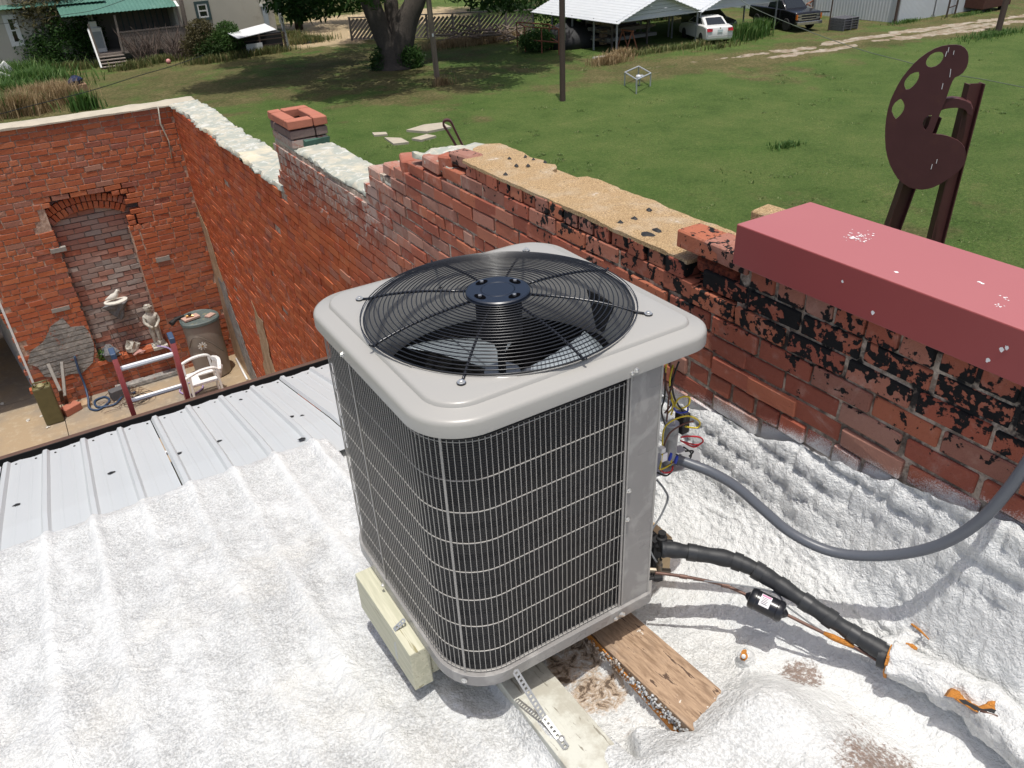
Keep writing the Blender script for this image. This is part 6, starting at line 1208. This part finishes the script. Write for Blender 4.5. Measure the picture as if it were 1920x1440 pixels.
# lumber stack, sawhorse
ls = thing('lumber_stack', (pL[0]+2.2, YC+3, G), 'dark stack of long boards on racks under the left carport', 'lumber'); m_lum = [simple('old_lumber_%s' % k, c_, .85, 0, .2) for k, c_ in (('dark', (.12, .10, .085)), ('tan', (.27, .20, .13)), ('grey', (.18, .17, .16)))]; r = random.Random(5)
for k, z_ in enumerate((.45, .95, 1.4)):
    for i in range(9): y = YC+1.6+i*.28; mb = MB(); mb.box((pL[0]+.4+r.uniform(0, .5), y, G+z_), (pL[0]+4.4+r.uniform(-.4, .3), y+.22, G+z_+r.uniform(.05, .22))); mb.build('plank', m_lum[r.randrange(3)], ls)
    mb = MB(); mb.box((pL[0]+.8, YC+1.5, G+z_-.1), (pL[0]+.9, YC+4.2, G+z_-.01)); mb.build('bearer', m_lum[0], ls); mb = MB(); mb.box((pL[0]+3.6, YC+1.5, G+z_-.1), (pL[0]+3.7, YC+4.2, G+z_-.01)); mb.build('bearer', m_lum[0], ls)
for xx in (.85, 3.65):
    for yy in (1.52, 4.18): mb = MB(); mb.box((pL[0]+xx-.04, YC+yy-.04, G), (pL[0]+xx+.04, YC+yy+.04, G+1.7)); mb.build('upright', m_lum[0], ls)
sh = thing('sawhorse', gp(1184, 96), 'reddish A-shaped sawhorse at the left of the lumber stack', 'sawhorse'); q = gp(1184, 96)
for dx in (-.45, .45):
    for dy in (0, .9): mb = MB(); mb.bar(q+[dx, dy, 0], q+[0, dy, 1.1], .06, .06); mb.build('leg', m_rust, sh)
mb = MB(); mb.bar(q+[0, -.1, 1.12], q+[0, 1.0, 1.12], .09, .09); mb.build('beam', m_rust, sh)
# dark tarpaulined heap behind the rack
dk = gp(1110, 88)+[0, 1.5, 0]; t = thing('junk_heap', dk, 'dark covered heap of scrap at the left end of the left carport', 'heap'); mb = MB(); mb.lathe([(2.3, 0), (2.2, .7), (1.6, 1.25), (.7, 1.5), (0, 1.55)], dk+[0, 0, -.1], 18, sy=.7); V = np.array(mb.v); nz = fbm(V[:, 0], V[:, 1], .8, 8, 3); V[:, 2] += nz*.5*(V[:, 2] > G+.1); mb.v = [tuple(x_) for x_ in V]; mb.build('cover', m_blackm, t, smooth=True)
mb = MB(); mb.box(dk+[.5, -1.9, .1], dk+[.9, -1.6, 1.0]); mb.build('wooden_end', m_tan, t)
# back fence line so the carports end against something dark
r = random.Random(77); t = thing('hedge_row', (pV[0], YC+11, G), 'dark undergrowth closing the view behind the carports', 'hedge'); leaves('foliage', [(x, YC+11+r.uniform(-1, 1), G+r.uniform(.6, 2.4), 1.6) for x in np.arange(pL[0]+2, pR[0]+4, 1.1)], 11000, .17, lf_dark, t)

# ------------------------------------------------ vehicles
m_glass = simple('dark_car_glass', (.012, .016, .018), .08, 0, .1, spec=.8); m_tyre = simple('tyre_rubber', (.02, .02, .02), .85); m_rim = simple('steel_rim', (.45, .46, .47), .3, .8); m_chrome = simple('chrome_trim', (.55, .56, .58), .2, .9)
m_redl = simple('red_lens', (.35, .01, .015), .15); m_amber = simple('amber_lens', (.60, .16, .02), .2); m_wcar = simple('white_car_paint', (.72, .72, .70), .18, 0, .02, spec=.6); m_kcar = simple('black_truck_paint', (.010, .010, .012), .15, 0, .05, spec=.7); m_gcar = simple('dark_grey_car_paint', (.04, .045, .05), .2, 0, .05, spec=.6)
def carbody(name, sec, W_, mat, par, org, fwd, bev=.05, tumble=None):
    """sec: side outline [(s,z)], extruded across; fwd = unit vector of increasing s"""
    fwd = np.array(fwd, float); rt_ = np.cross(fwd, (0, 0, 1)); mb = MB(); n = len(sec); lay = [(-1, 0.), (-.93, .0), (.93, 0), (1, 0)]
    for k in (-1, -.86, .86, 1):
        ins = .045 if abs(k) == 1 else 0
        cx = sum(s_ for s_, z_ in sec)/n; cz_ = sum(z_ for s_, z_ in sec)/n
        for s_, z_ in sec:
            tw = (1-.13*max(0, (z_-tumble)/(.6))) if tumble and z_ > tumble else 1
            mb.v.append(tuple(np.array(org)+fwd*(s_+(cx-s_)*ins*.5)+rt_*k*W_/2*tw+np.array([0, 0, z_+(cz_-z_)*ins])))
    for i in range(3):
        for k in range(n): mb.f.append((i*n+k, i*n+(k+1) % n, (i+1)*n+(k+1) % n, (i+1)*n+k)); mb.mi.append(0); mb.a.append(0)
    mb.f += [tuple(range(n))[::-1], tuple(3*n+k for k in range(n))]; mb.mi += [0, 0]; mb.a += [0, 0]; return mb.build(name, mat, par, smooth=2, bevel=bev)
def wheel(par, c_, ax, r_=.32, w_=.2):
    c_ = np.array(c_); mb = MB(); mb.lathe([(r_*.62, -w_/2), (r_*.93, -w_/2), (r_, -w_*.35), (r_, w_*.35), (r_*.93, w_/2), (r_*.62, w_/2)], c_, 20, ax); w0 = mb.build('wheel', m_tyre, par, smooth=2); mb = MB(); mb.lathe([(0, w_*.30), (r_*.16, w_*.42), (r_*.2, w_*.3), (r_*.5, w_*.34), (r_*.63, w_*.48)], c_, 16, ax); mb.build('rim', m_rim, w0, smooth=2)
# white saloon, tail towards us
c0_ = (gp(1322, 86)+gp(1374, 80))/2; fw = np.array([.34, .94, 0]); fw /= np.linalg.norm(fw); rt_ = np.cross(fw, (0, 0, 1)); org = np.array([c0_[0], c0_[1], G]); WC = 1.76
wc = thing('parked_car', org+fw*2.2, 'white saloon car parked with its tail out of the left carport', 'car')
bd = [(0.02, .30), (0, .55), (.03, .80), (.10, 1.0), (.62, 1.06), (1.3, 1.06), (3.2, .98), (4.2, .82), (4.45, .6), (4.45, .25), (3.95, .22), (.55, .22), (.1, .24)]
carbody('body', bd, WC, m_wcar, wc, org, fw, .06)
cabo = [(.52, 1.0), (1.22, 1.42), (1.9, 1.47), (2.5, 1.43), (3.35, .98)]
carbody('cabin', cabo, WC*.86, m_wcar, wc, org, fw, .05, 1.0)
def quad(par, name, mat, P, th=.012):
    mb = MB(); P = [np.array(p, float) for p in P]; n_ = np.cross(P[1]-P[0], P[2]-P[0]); n_ /= np.linalg.norm(n_); mb.plate([[tuple(p) for p in P]], n_, th); return mb.build(name, mat, par)
LP = lambda s_, a, z_: org+fw*s_+rt_*a+np.array([0, 0, z_])
quad(wc, 'rear_window', m_glass, [LP(.60, -.60, 1.07), LP(.60, .60, 1.07), LP(1.17, .52, 1.41), LP(1.17, -.52, 1.41)])
for sg in (-1,):
    for (a, b, c2, d2) in (((1.0, 1.07), (1.65, 1.07), (1.65, 1.38), (1.38, 1.38)), ((1.75, 1.07), (2.95, 1.07), (2.45, 1.38), (1.75, 1.40))):
        f_ = lambda s_, z_: LP(s_, sg*(WC*.43+.012)*(1-.13*max(0, (z_-1.0)/.6)), z_); quad(wc, 'side_window', m_glass, [f_(*a), f_(*b), f_(*c2), f_(*d2)])
for sg in (-1, 1): quad(wc, 'tail_light', m_redl, [LP(-.03, sg*.84, .74), LP(-.035, sg*.50, .76), LP(-.01, sg*.50, .92), LP(.06, sg*.84, .93)], .03)
quad(wc, 'number_plate', simple('plate_face', (.42, .50, .50), .5), [LP(-.04, -.17, .70), LP(-.04, .17, .70), LP(-.02, .17, .84), LP(-.02, -.17, .84)], .01)
quad(wc, 'bumper_line', simple('shadow_gap', (.15, .15, .15), .6), [LP(-.035, -.8, .46), LP(-.035, .8, .46), LP(-.035, .8, .475), LP(-.035, -.8, .475)], .008)
mb = MB(); mb.lathe([(0, 0), (.05, .002), (.05, .012), (0, .014)], LP(-.005, 0, .92), 12, -fw); mb.build('badge', m_chrome, wc)
for s_ in (.85, 3.5):
    for sg in (-1, 1): wheel(wc, LP(s_, sg*.80, .32), rt_*sg)
# black pickup, front towards us
tf = (gp(1494, 63)+gp(1531, 54))/2; fw = np.array([.20, .98, 0]); fw /= np.linalg.norm(fw); rt_ = np.cross(fw, (0, 0, 1)); org = np.array([tf[0], tf[1], G]); tk = thing('parked_truck', org+fw*2.6, 'black pickup truck with chrome grille facing out of the right carport', 'truck')
carbody('body', [(0, .42), (0, .98), (.08, 1.16), (1.35, 1.26), (3.2, 1.27), (3.3, 1.27), (5.2, 1.25), (5.25, .5), (4.6, .40), (.4, .38)], 1.98, m_kcar, tk, org, fw, .05)
carbody('cabin', [(1.25, 1.2), (1.95, 1.78), (2.1, 1.84), (3.1, 1.84), (3.3, 1.2)], 1.78, m_kcar, tk, org, fw, .05, 1.2)
quad(tk, 'windscreen', m_glass, [LP(1.36, .74, 1.29), LP(1.36, -.74, 1.29), LP(1.90, -.64, 1.75), LP(1.90, .64, 1.75)]); quad(tk, 'side_window', m_glass, [LP(1.65, -.90, 1.32), LP(3.1, -.90, 1.32), LP(3.05, -.80, 1.76), LP(2.0, -.80, 1.76)])
for z_, hh_ in ((1.02, .045), (.86, .045), (.71, .045)): mb = MB(); mb.obox(LP(-.02, 0, z_), rt_*.80, fw*.02, (0, 0, hh_/2)); mb.build('grille_bar', m_chrome, tk)
mb = MB(); mb.obox(LP(-.003, 0, .87), rt_*.82, fw*.008, (0, 0, .19)); mb.build('grille', m_blackm, tk)
mb = MB(); mb.obox(LP(-.10, 0, .52), rt_*.98, fw*.09, (0, 0, .10)); mb.build('bumper', m_chrome, tk, bevel=.02)
for sg in (-1, 1):
    for z_ in (.98, .80): mb = MB(); mb.obox(LP(-.02, sg*.74, z_), rt_*.15, fw*.02, (0, 0, .05)); mb.build('headlight', m_chrome if z_ > .9 else m_rim, tk)
    mb = MB(); mb.obox(LP(0.0, sg*.935, .89), rt_*.045, fw*.06, (0, 0, .15)); mb.build('indicator', m_amber, tk)
for s_ in (.95, 4.2):
    for sg in (-1, 1): wheel(tk, LP(s_, sg*.90, .38), rt_*sg, .38, .26)
# dark car between them
df = gp(1405, 66)+np.array([0, 1.5, 0]); org = np.array([df[0]-.6, df[1], G]); dc = thing('parked_car', org+fw*2, 'dark grey car deep in shade between the white car and the truck', 'car'); carbody('body', [(0, .3), (0, .62), (.2, .78), (1.3, .92), (3.6, .95), (4.4, .85), (4.4, .3)], 1.75, m_gcar, dc, org, fw, .06)
carbody('cabin', [(1.1, .88), (1.9, 1.32), (3.0, 1.34), (3.7, .9)], 1.5, m_gcar, dc, org, fw, .05, .9)
for sg in (-1, 1): mb = MB(); mb.lathe([(0, .02), (.07, .01), (.08, 0)], LP(-.01, sg*.66, .64), 10, -fw); mb.build('headlight', m_chrome, dc); wheel(dc, LP(.8, sg*.78, .31), rt_*sg, .31)
for s_ in (3.6,):
    for sg in (-1, 1): wheel(dc, LP(s_, sg*.78, .31), rt_*sg, .31)

# ------------------------------------------------ white corrugated building, trailer, pallets
cA = gp(1680, 43); mg_ = MB(); bw = thing('metal_shed', cA, 'long white corrugated metal building at the top right', 'building'); m_corr = simple('white_corrugated_steel', (.62, .64, .65), .45, .1, .08, 1.2); m_corrb = simple('pale_blue_white_steel', (.66, .69, .72), .45, .1, .06, 1.2)
def corr(p, q, h_, pitch, mat, name, par, n_out):
    p = np.array(p); q = np.array(q); d = q-p; L_ = np.linalg.norm(d); d /= L_; nn_ = np.array(n_out, float); k = int(L_/pitch); mb = MB(); m_ = 0
    for i in range(k):
        for s_, o_ in ((0, 0), (.55, 0), (.62, .035), (.93, .035)): b_ = p+d*(i+s_)*pitch+nn_*o_; mb.v += [tuple(b_), tuple(b_+[0, 0, h_])]; m_ += 1
    for i in range(m_-1): mb.f.append((2*i, 2*i+2, 2*i+3, 2*i+1)); mb.mi.append(0); mb.a.append(0)
    return mb.build(name, mat, par)
YE = gp(1546, 31); L1 = cA+np.array([0, 1, 0])*28
for k in range(4): corr(cA+np.array([0, 7.*k+.10, 0]), cA+np.array([0, 7.*k+6.95, 0]), 3.6, .24, m_corr, 'wall_sheet', bw, (-1, 0, 0)); mb = MB(); q = cA+[0, 7.*k, 0]; mb.box(q+[-.05, -.05, 0], q+[.02, .09, 3.6]); mb.build('corner_trim', m_cpost, bw)
XE = gp(1848, 19); corr(cA+[.12, 0, 0], (XE[0]-5.2, cA[1], G), 3.4, .14, m_corrb, 'wall_sheet', bw, (0, -1, 0)); corr((XE[0]-5.1, cA[1]-.05, G), (XE[0]+.3, cA[1]-.05, G), 3.4, .14, m_corrb, 'wall_sheet', bw, (0, -1, 0))
mb = MB(); mb.box((cA[0]+.05, cA[1]+.06, G), (XE[0]+.2, cA[1]+28, G+3.7)); mb.build('shell', m_corr, bw)
def pole(u, v, h_, label, mat=m_postd, r_=.05, name='metal_post', tilt=0): q = gp(u, v); mb = MB(); mb.tube([q, q+[tilt, 0, h_]], r_, 6); return tag(mb.build(name, mat), label, 'post', 'slim posts by the white metal building')
pole(1553, 57, 5, 'slim dark post standing at the pallet stack'); pole(1677, 44, 5, 'thick dark post at the near corner of the white building', r_=.10)
pole(1774, 33, 4, 'left upright of the dark frame before the pale wall', r_=.07, tilt=.1); pole(1790, 27, 4, 'right upright of the dark frame before the pale wall', r_=.07, tilt=.1); pole(1520, 38, 5, 'slim dark post behind the truck')
q = (gp(1774, 33)+gp(1790, 27))/2; mb = MB(); mb.bar(gp(1774, 33)+[0, 0, .6], gp(1790, 27)+[0, 0, .6], .06); tag(mb.build('frame_rail', m_postd), 'short dark crossbar joining two uprights by the pale wall', 'rail')
rs = gp(1860, 22); t = thing('rusty_tank', rs, 'rust-brown box trailer beyond the right end of the white building', 'trailer'); mb = MB(); mb.box(rs+[-1.2, 0, .25], rs+[2.2, 2, 1.9], jit=.05); mb.build('body', simple('deep_brown_rust', (.09, .035, .025), .8, .1, .3), t, bevel=.04); mb = MB(); mb.box(rs+[-1.0, .2, 0], rs+[-.6, .5, .25]); mb.build('foot', m_blackm, t); mb = MB(); mb.box(rs+[1.5, .2, 0], rs+[1.9, .5, .25]); mb.build('foot', m_blackm, t)
# trailer with scrap behind the truck
q = gp(1535, 43); t = thing('utility_trailer', q, 'low dark trailer loaded with scrap beside the black truck', 'trailer'); mb = MB(); mb.box(q+[-1.2, 1, .45], q+[1.4, 2.6, .55]); mb.build('bed', m_blackm, t); mb = MB(); mb.bar(q+[1.3, 1.8, .45], q+[2.5, 1.2, .4], .08); mb.build('tongue', m_blackm, t); r = random.Random(3)
for i in range(16): a = q+np.array([r.uniform(-1.1, .9), r.uniform(1.1, 2.4), .65+r.uniform(0, .45)]); mb = MB(); mb.bar(a, a+[r.uniform(-.7, .7), r.uniform(-.4, .4), r.uniform(-.1, .2)], .09, .07); mb.build('scrap', m_rust if i % 3 else m_post, t)
for sx_ in (-.3,): wheel(t, q+[sx_, .95, .3], (0, -1, 0), .3)
# pallets
pp = gp(1582, 55); t0 = None
for k in range(5):
    t = thing('pallet', pp+[0, 0, .15*k], ['bottom', 'second', 'middle', 'fourth', 'top'][k]+' grey plastic pallet in the stack by the slim post', 'pallet', 'stacked grey pallets'); 
    for j in range(5): mb = MB(); mb.box(pp+[-.75, -.5+j*.26, .15*k+.115], pp+[.75, -.36+j*.26, .15*k+.138]); mb.build('deck_board', m_cpost if False else simple('pallet_grey', (.13, .13, .14), .7) if k == 0 and j == 0 else bpy.data.materials['pallet_grey'], t)
    for j in (-.72, 0, .66): mb = MB(); mb.box(pp+[j, -.5, .15*k], pp+[j+.08, .68, .15*k+.114]); mb.build('bearer', bpy.data.materials['pallet_grey'], t)

# ------------------------------------------------ house on the left
YH = 61.5; m_wallh = simple('cream_house_wall', (.50, .47, .40), .85, 0, .1, 1.2, dirt=(.40, .36, .29), dsc=.6); m_green = simple('green_metal_roof', (.085, .20, .155), .45, .1, .22, .8, dirt=(.13, .25, .20), dsc=.7); m_gtrim = simple('dark_green_trim', (.05, .085, .085), .6); m_wtrim = simple('white_trim', (.72, .72, .70), .5, 0, .05); m_porchw = simple('grey_porch_boards', (.17, .15, .13), .85, 0, .25, 2); m_railw = simple('weathered_railing', (.25, .21, .18), .9, 0, .2)
hs = thing('house', (ony(330, 60, YH)[0], YH, G), 'cream house with green metal roof, porch and railing at the top left', 'house')
A = lambda u, v, y=YH: ony(u, v, y)
xr = A(517, 40)[0]; xp = A(335, 60)[0]; xl = A(-40, 60)[0]; xs = A(185, 60)[0]
mb = MB(); mb.box((xp, YH, G), (xr, YH+9, G+5.5)); mb.build('wall', m_wallh, hs); mb = MB(); mb.box((xl-4, YH+1, G), (xs, YH+9, G+5)); mb.build('wall', m_wallh, hs); mb = MB(); mb.box((xs, YH+2.2, G+.7), (xp, YH+2.4, G+4.6)); mb.build('porch_back_wall', m_porchw, hs)
mb = MB(); mb.box((xs-.4, YH-.6, G+.62), (xp+.2, YH+2.2, G+.74)); mb.build('porch_deck', m_railw, hs)
for i in range(9): x = xs+(xp-xs)*(.38+.62*i/8); mb = MB(); mb.box((x-.03, YH+2.17, G+.74), (x+.03, YH+2.199, G+4.3)); mb.build('wall_batten', m_gtrim, hs)
def win(u0, v0, u1, v1, yy, trim, name='window', mull=True):
    a = A(u0, v0, yy); b = A(u1, v1, yy); x0, x1 = a[0], b[0]; z0, z1 = b[2], a[2]; mb = MB(); t_ = .17
    for bx in (((x0-t_, z0-t_), (x0, z1+t_)), ((x1, z0-t_), (x1+t_, z1+t_)), ((x0, z1), (x1, z1+t_)), ((x0, z0-t_), (x1, z0))): mb.box((bx[0][0], yy-.06, bx[0][1]), (bx[1][0], yy-.002, bx[1][1]))
    w0 = mb.build(name, trim, hs); mb = MB(); mb.box((x0, yy-.03, z0), (x1, yy-.01, z1)); mb.build('pane', m_glass, w0); mb = MB(); s_ = .09
    for bx in (((x0, z0), (x0+s_, z1)), ((x1-s_, z0), (x1, z1)), ((x0+s_, z1-s_), (x1-s_, z1)), ((x0+s_, z0), (x1-s_, z0+s_)), ((x0+s_, (z0+z1)/2-.04), (x1-s_, (z0+z1)/2+.04))): mb.box((bx[0][0], yy-.05, bx[0][1]), (bx[1][0], yy-.031, bx[1][1]))
    mb.build('sash', m_wtrim, w0); return w0
win(368, 8, 392, 32, YH, m_gtrim); win(10, 34, 40, 80, YH+1, m_wtrim)
a = A(490, 12); b = A(506, 48); mb = MB(); mb.box((a[0], YH-.05, b[2]), (b[0], YH-.003, a[2])); dd_ = mb.build('door', simple('blue_grey_door', (.38, .43, .47), .5), hs); mb = MB(); mb.box((a[0]-.12, YH-.09, a[2]), (b[0]+.12, YH-.004, a[2]+.16)); mb.build('door_head', m_wtrim, dd_)
# roofs: corrugated slopes coming down to the porch
def roofslope(x0, x1, yf, zf, yb, zb, name='roof'):
    mb = MB(); n_ = int((x1-x0)/.12)
    for i in range(n_+1):
        x = x0+(x1-x0)*i/n_; o_ = .03*(i % 2); mb.v += [(x, yf, zf+o_), (x, yb, zb+o_)]
    for i in range(n_): mb.f.append((2*i, 2*i+2, 2*i+3, 2*i+1)); mb.mi.append(0); mb.a.append(0)
    o = mb.build(name, m_green, hs); q_ = o.modifiers.new('s', 'SOLIDIFY'); q_.thickness = .03; return o
pf = A(163, 26, YH-.8); pr_ = A(333, 14, YH-.8); roofslope(pf[0]-1.5, pr_[0], YH-.8, (pf[2]+pr_[2])/2, YH+6, (pf[2]+pr_[2])/2+2.4); roofslope(xl-4, xs+1, YH+.5, A(10, 18, YH+.5)[2], YH+7, A(10, 18, YH+.5)[2]+2.6)
mb = MB(); mb.bar((pr_[0]+.05, YH-.8, pr_[2]+.05), (pr_[0]+.05, YH+6, pr_[2]+2.45), .16, .05); mb.build('roof_flashing', m_wtrim, hs)
# porch posts, railing, steps
for (u0, v0, u1, v1) in ((165, 45, 192, 122), (214, 28, 230, 97), (330, 16, 341, 50)):
    a = A(u0, v0, YH-.6); b = A(u1, v1, YH-.6); b[2] = max(b[2], G); mb = MB(); mb.bar(a, b, .12, .12); mb.build('porch_post', m_railw, hs)
ra_ = A(219, 59, YH-.55); rb_ = A(346, 50, YH-.55); la_ = A(229, 93, YH-.55); zt_ = (ra_[2]+rb_[2])/2; zb_ = G+.74; mb = MB(); mb.bar((ra_[0], YH-.55, zt_), (rb_[0], YH-.55, zt_), .12, .08); rl = mb.build('railing', m_railw, hs)
for i in range(46): x = ra_[0]+(rb_[0]-ra_[0])*(i+.5)/46; mb = MB(); mb.box((x-.035, YH-.57, zb_), (x+.035, YH-.53, zt_-.03)); mb.build('baluster', m_railw, rl)
sx0 = A(192, 125, YH-1.6)[0]; sx1 = A(241, 122, YH-1.6)[0]
for k in range(4): mb = MB(); mb.box((sx0, YH-.62-.32*(k+1), G+.55-.16*k), (sx1, YH-.60-.32*k, G+.60-.16*k)); mb.build('step', m_railw, hs)
mb = MB(); mb.bar((sx0-.1, YH-.6, G+2.3), (sx0-.1, YH-1.9, G+.1), .10, .06); mb.build('stair_rail', m_wtrim, hs)
# washing machine on the porch
q = A(187, 88, YH+.3); wm = thing('appliance', (q[0], YH+.6, G+.74), 'white appliance with a box on top standing on the porch', 'appliance'); mb = MB(); mb.box((q[0]-.40, YH+.2, G+.74), (q[0]+.40, YH+.95, G+2.25)); mb.build('cabinet', m_wtrim, wm, bevel=.05); mb = MB(); mb.box((q[0]-.25, YH+.3, G+2.25), (q[0]+.2, YH+.75, G+2.6)); mb.build('box', m_wtrim, wm); mb = MB(); mb.box((q[0]-.32, YH+.185, G+1.0), (q[0]+.32, YH+.199, G+2.0)); mb.build('front_panel', simple('grey_appliance_panel', (.33, .36, .38), .4), wm)
tk_ = A(350, 40, YH-.4); t = thing('leaning_trunk', (tk_[0], YH-.6, G), 'slim bare tree trunk standing in front of the cream wall', 'tree'); mb = MB(); a = A(337, -10, YH-.5); b = A(352, 65, YH-.5); b2 = b+(b-a)*((G-b[2])/(b[2]-a[2])); mb.tube([b2, b, a], [.2, .17, .13], 8); mb.build('trunk', m_bark, t, smooth=True)
# low shed / coop
YSh = gp(490, 103)[1]; sa, sb_ = ony(457, 104, YSh), ony(527, 98, YSh); sh_ = thing('animal_coop', ((sa[0]+sb_[0])/2, YSh, G), 'low dark coop with a slanting white sheet roof beside the house', 'shed')
P4 = [onz(427, 62, G+1.55), onz(446, 72, G+1.3), onz(518, 55, G+1.3), onz(496, 44, G+1.55)]
mb = MB(); mb.plate([[tuple(p) for p in P4]], (0, 0, 1), .04); mb.build('roof_sheet', simple('white_sheet_roof', (.75, .76, .77), .4), sh_)
x0, x1 = P4[1][0]-.1, P4[2][0]+.2; y0 = (P4[1][1]+P4[2][1])/2
for xx in (x0+.3, (x0+x1)/2, x1-.1):
    for yy in (y0, y0+2.0): mb = MB(); mb.box((xx-.05, yy-.05, G), (xx+.05, yy+.05, G+1.25)); mb.build('post', m_postd, sh_)
for z_ in (.2, .55, .9, 1.15): mb = MB(); mb.bar((x0+.2, y0, G+z_), (x1, y0-.02, G+z_), .04, .05); mb.build('rail', m_postd, sh_)
mb = MB(); mb.box((x0+.3, y0+.5, G), (x1-.1, y0+2., G+1.2)); mb.build('inner_box', m_blackm, sh_); mb = MB(); mb.box(((x0+x1)/2-1.0, y0-.12, G), ((x0+x1)/2+.1, y0-.08, G+.75)); mb.build('white_panel', m_siding, sh_)
q = gp(541, 93); t = thing('meter_post', q, 'grey wooden post with an electric meter box beside the house', 'post'); mb = MB(); mb.bar(q, q+[-.3, 0, 5], .22, .16); mb.build('shaft', m_cpost, t); mb = MB(); mb.box(q+[-.32, -.2, 1.7], q+[-.02, -.10, 2.3]); mb.build('meter_box', m_galv, t, bevel=.02)
# small things in the yard
q = gp(317, 120); mb = MB(); mb.lathe([(.16*math.sin(a), -.16*math.cos(a)) for a in np.linspace(0.001, PI-.001, 12)], q+[0, 0, .16], 16); tag(mb.build('ball', simple('pink_ball_skin', (.62, .27, .25), .5, 0, .1), smooth=True), 'pink ball lying on the grass in front of the porch', 'ball')
q = gp(148, 172); mb = MB(); mb.box(q+[-.55, -.35, 0], q+[.45, .35, .42], jit=.05); tag(mb.build('cardboard_box', simple('brown_cardboard', (.26, .16, .10), .9)), 'brown cardboard box on the grass with a blue bag on it', 'box')
mb = MB(); mb.lathe([(0, -.05), (.34, 0), (.38, .12), (.28, .28), (.10, .38), (0, .40)], q+[-.05, .05, .44], 14); V = np.array(mb.v); nz = fbm(V[:, 0]*1.3, V[:, 2]+V[:, 1], .25, 4, 3); V += nz[:, None]*.22; mb.v = [tuple(x_) for x_ in V]; tag(mb.build('rubbish_bag', simple('blue_black_bag', (.012, .02, .06), .3, 0, .8, 3)), 'dark blue rubbish bag sitting on the cardboard box', 'bag')
for (u, v, s_, lab) in ((5, 158, .55, 'white broken panel at the left edge among the tall grass'), (25, 150, .6, 'white crate lying tilted in the tall grass')): q = gp(u, v); mb = MB(); mb.box(q+[-s_, -s_*.6, .2], q+[s_, s_*.6, .2+s_*.9], R=Matrix.Rotation(.4+u*.02, 3, 'Y')); tag(mb.build('white_panel_scrap' if u == 5 else 'crate', m_wtrim), lab, 'scrap' if u == 5 else 'crate')
q = gp(575, 80); mb = MB(); mb.tube([q+np.array([math.cos(a)*1.1, math.sin(a)*.7, .05]) for a in np.linspace(0, 6.28, 24)[:-1]], .035, 5, closed=True); mb.tube([q+np.array([math.cos(a)*.95+.1, math.sin(a)*.6, .12]) for a in np.linspace(0, 6.28, 24)[:-1]], .035, 5, closed=True); tag(mb.build('coiled_hose', m_blackm, smooth=True), 'coiled black hose lying on the yard left of the fence', 'hose')
q = gp(1128, 125-17); mb = MB(); mb.box(q+[-.5, -.2, 0], q+[.5, .2, .10], jit=.05); tag(mb.build('flat_stone', m_pale), 'flat pale stone at the edge of the grass left of the carport post', 'stone')
# overhead wires
def wire3(P, r_, label, mat=m_wbk): mb = MB(); mb.tube(spline(P, 10), r_, 5); tag(mb.build('overhead_wire', mat, smooth=True), label, 'wire', 'service wires')
D = lambda u, v, d_: ray(u, v)*d_
wire3([D(1370, -25, 24), D(1400, 8, 23.4), D(1500, 52, 22), D(1610, 92, 20.5), D(1700, 116, 19.5), D(1780, 138, 19), D(1850, 150, 18.4), D(1960, 172, 17.5)], .009, 'twisted service wire sagging across the lawn behind the palette sculpture', simple('green_grey_wire', (.12, .14, .11), .6))
wire3([D(-30, 222, 14), D(60, 198, 15), D(170, 170, 16.5), D(260, 142, 18), D(322, 124, 19), D(380, 104, 20)], .008, 'thin wire crossing the yard above the brick back wall')
wire3([D(-20, 47, 28), D(60, 38, 28), D(120, 28, 28), D(180, 18, 28), D(260, -10, 28)], .008, 'thin wire running in front of the house roof')
# house beyond the fence, sandy bank
hb = thing('distant_building', (34, 84, G), 'pale buildings glimpsed beyond the fence through the tree', 'building'); a = ony(780, -8, 84); b = ony(960, 12, 84); mb = MB(); mb.box((a[0], 84, G), (a[0]+7, 92, G+3.4)); mb.build('wall', m_siding, hb); mb = MB(); mb.box((a[0]-.4, 83.5, G+3.4), (a[0]+7.4, 92.5, G+3.6)); mb.build('roof', m_roofw, hb); mb = MB(); mb.box((a[0]+4.2, 83.9, G), (a[0]+5.5, 83.99, G+2.4)); mb.build('door', m_postd, hb)

# low clover and weed tufts scattered through the lawn
P = []
for _ in range(420):
    u, v = random.uniform(300, 1920), random.uniform(95, 470); p = onz(u, v, G)
    if p[1] > 9 and p[0] > 6: k = random.randint(4, 22); rr = random.uniform(.08, .5); a = rng.random(k)*6.28; q = np.sqrt(rng.random(k))*rr; P.append(np.stack([p[0]+q*np.cos(a), p[1]+q*np.sin(a), np.full(k, G-.02)], 1))
tag(blades('lawn_weeds', np.concatenate(P), .07, .020, 1.3, leafmat('clover_blade', (.10, .17, .045), (.15, .22, .07), (.28, .29, .13))), kind='stuff')
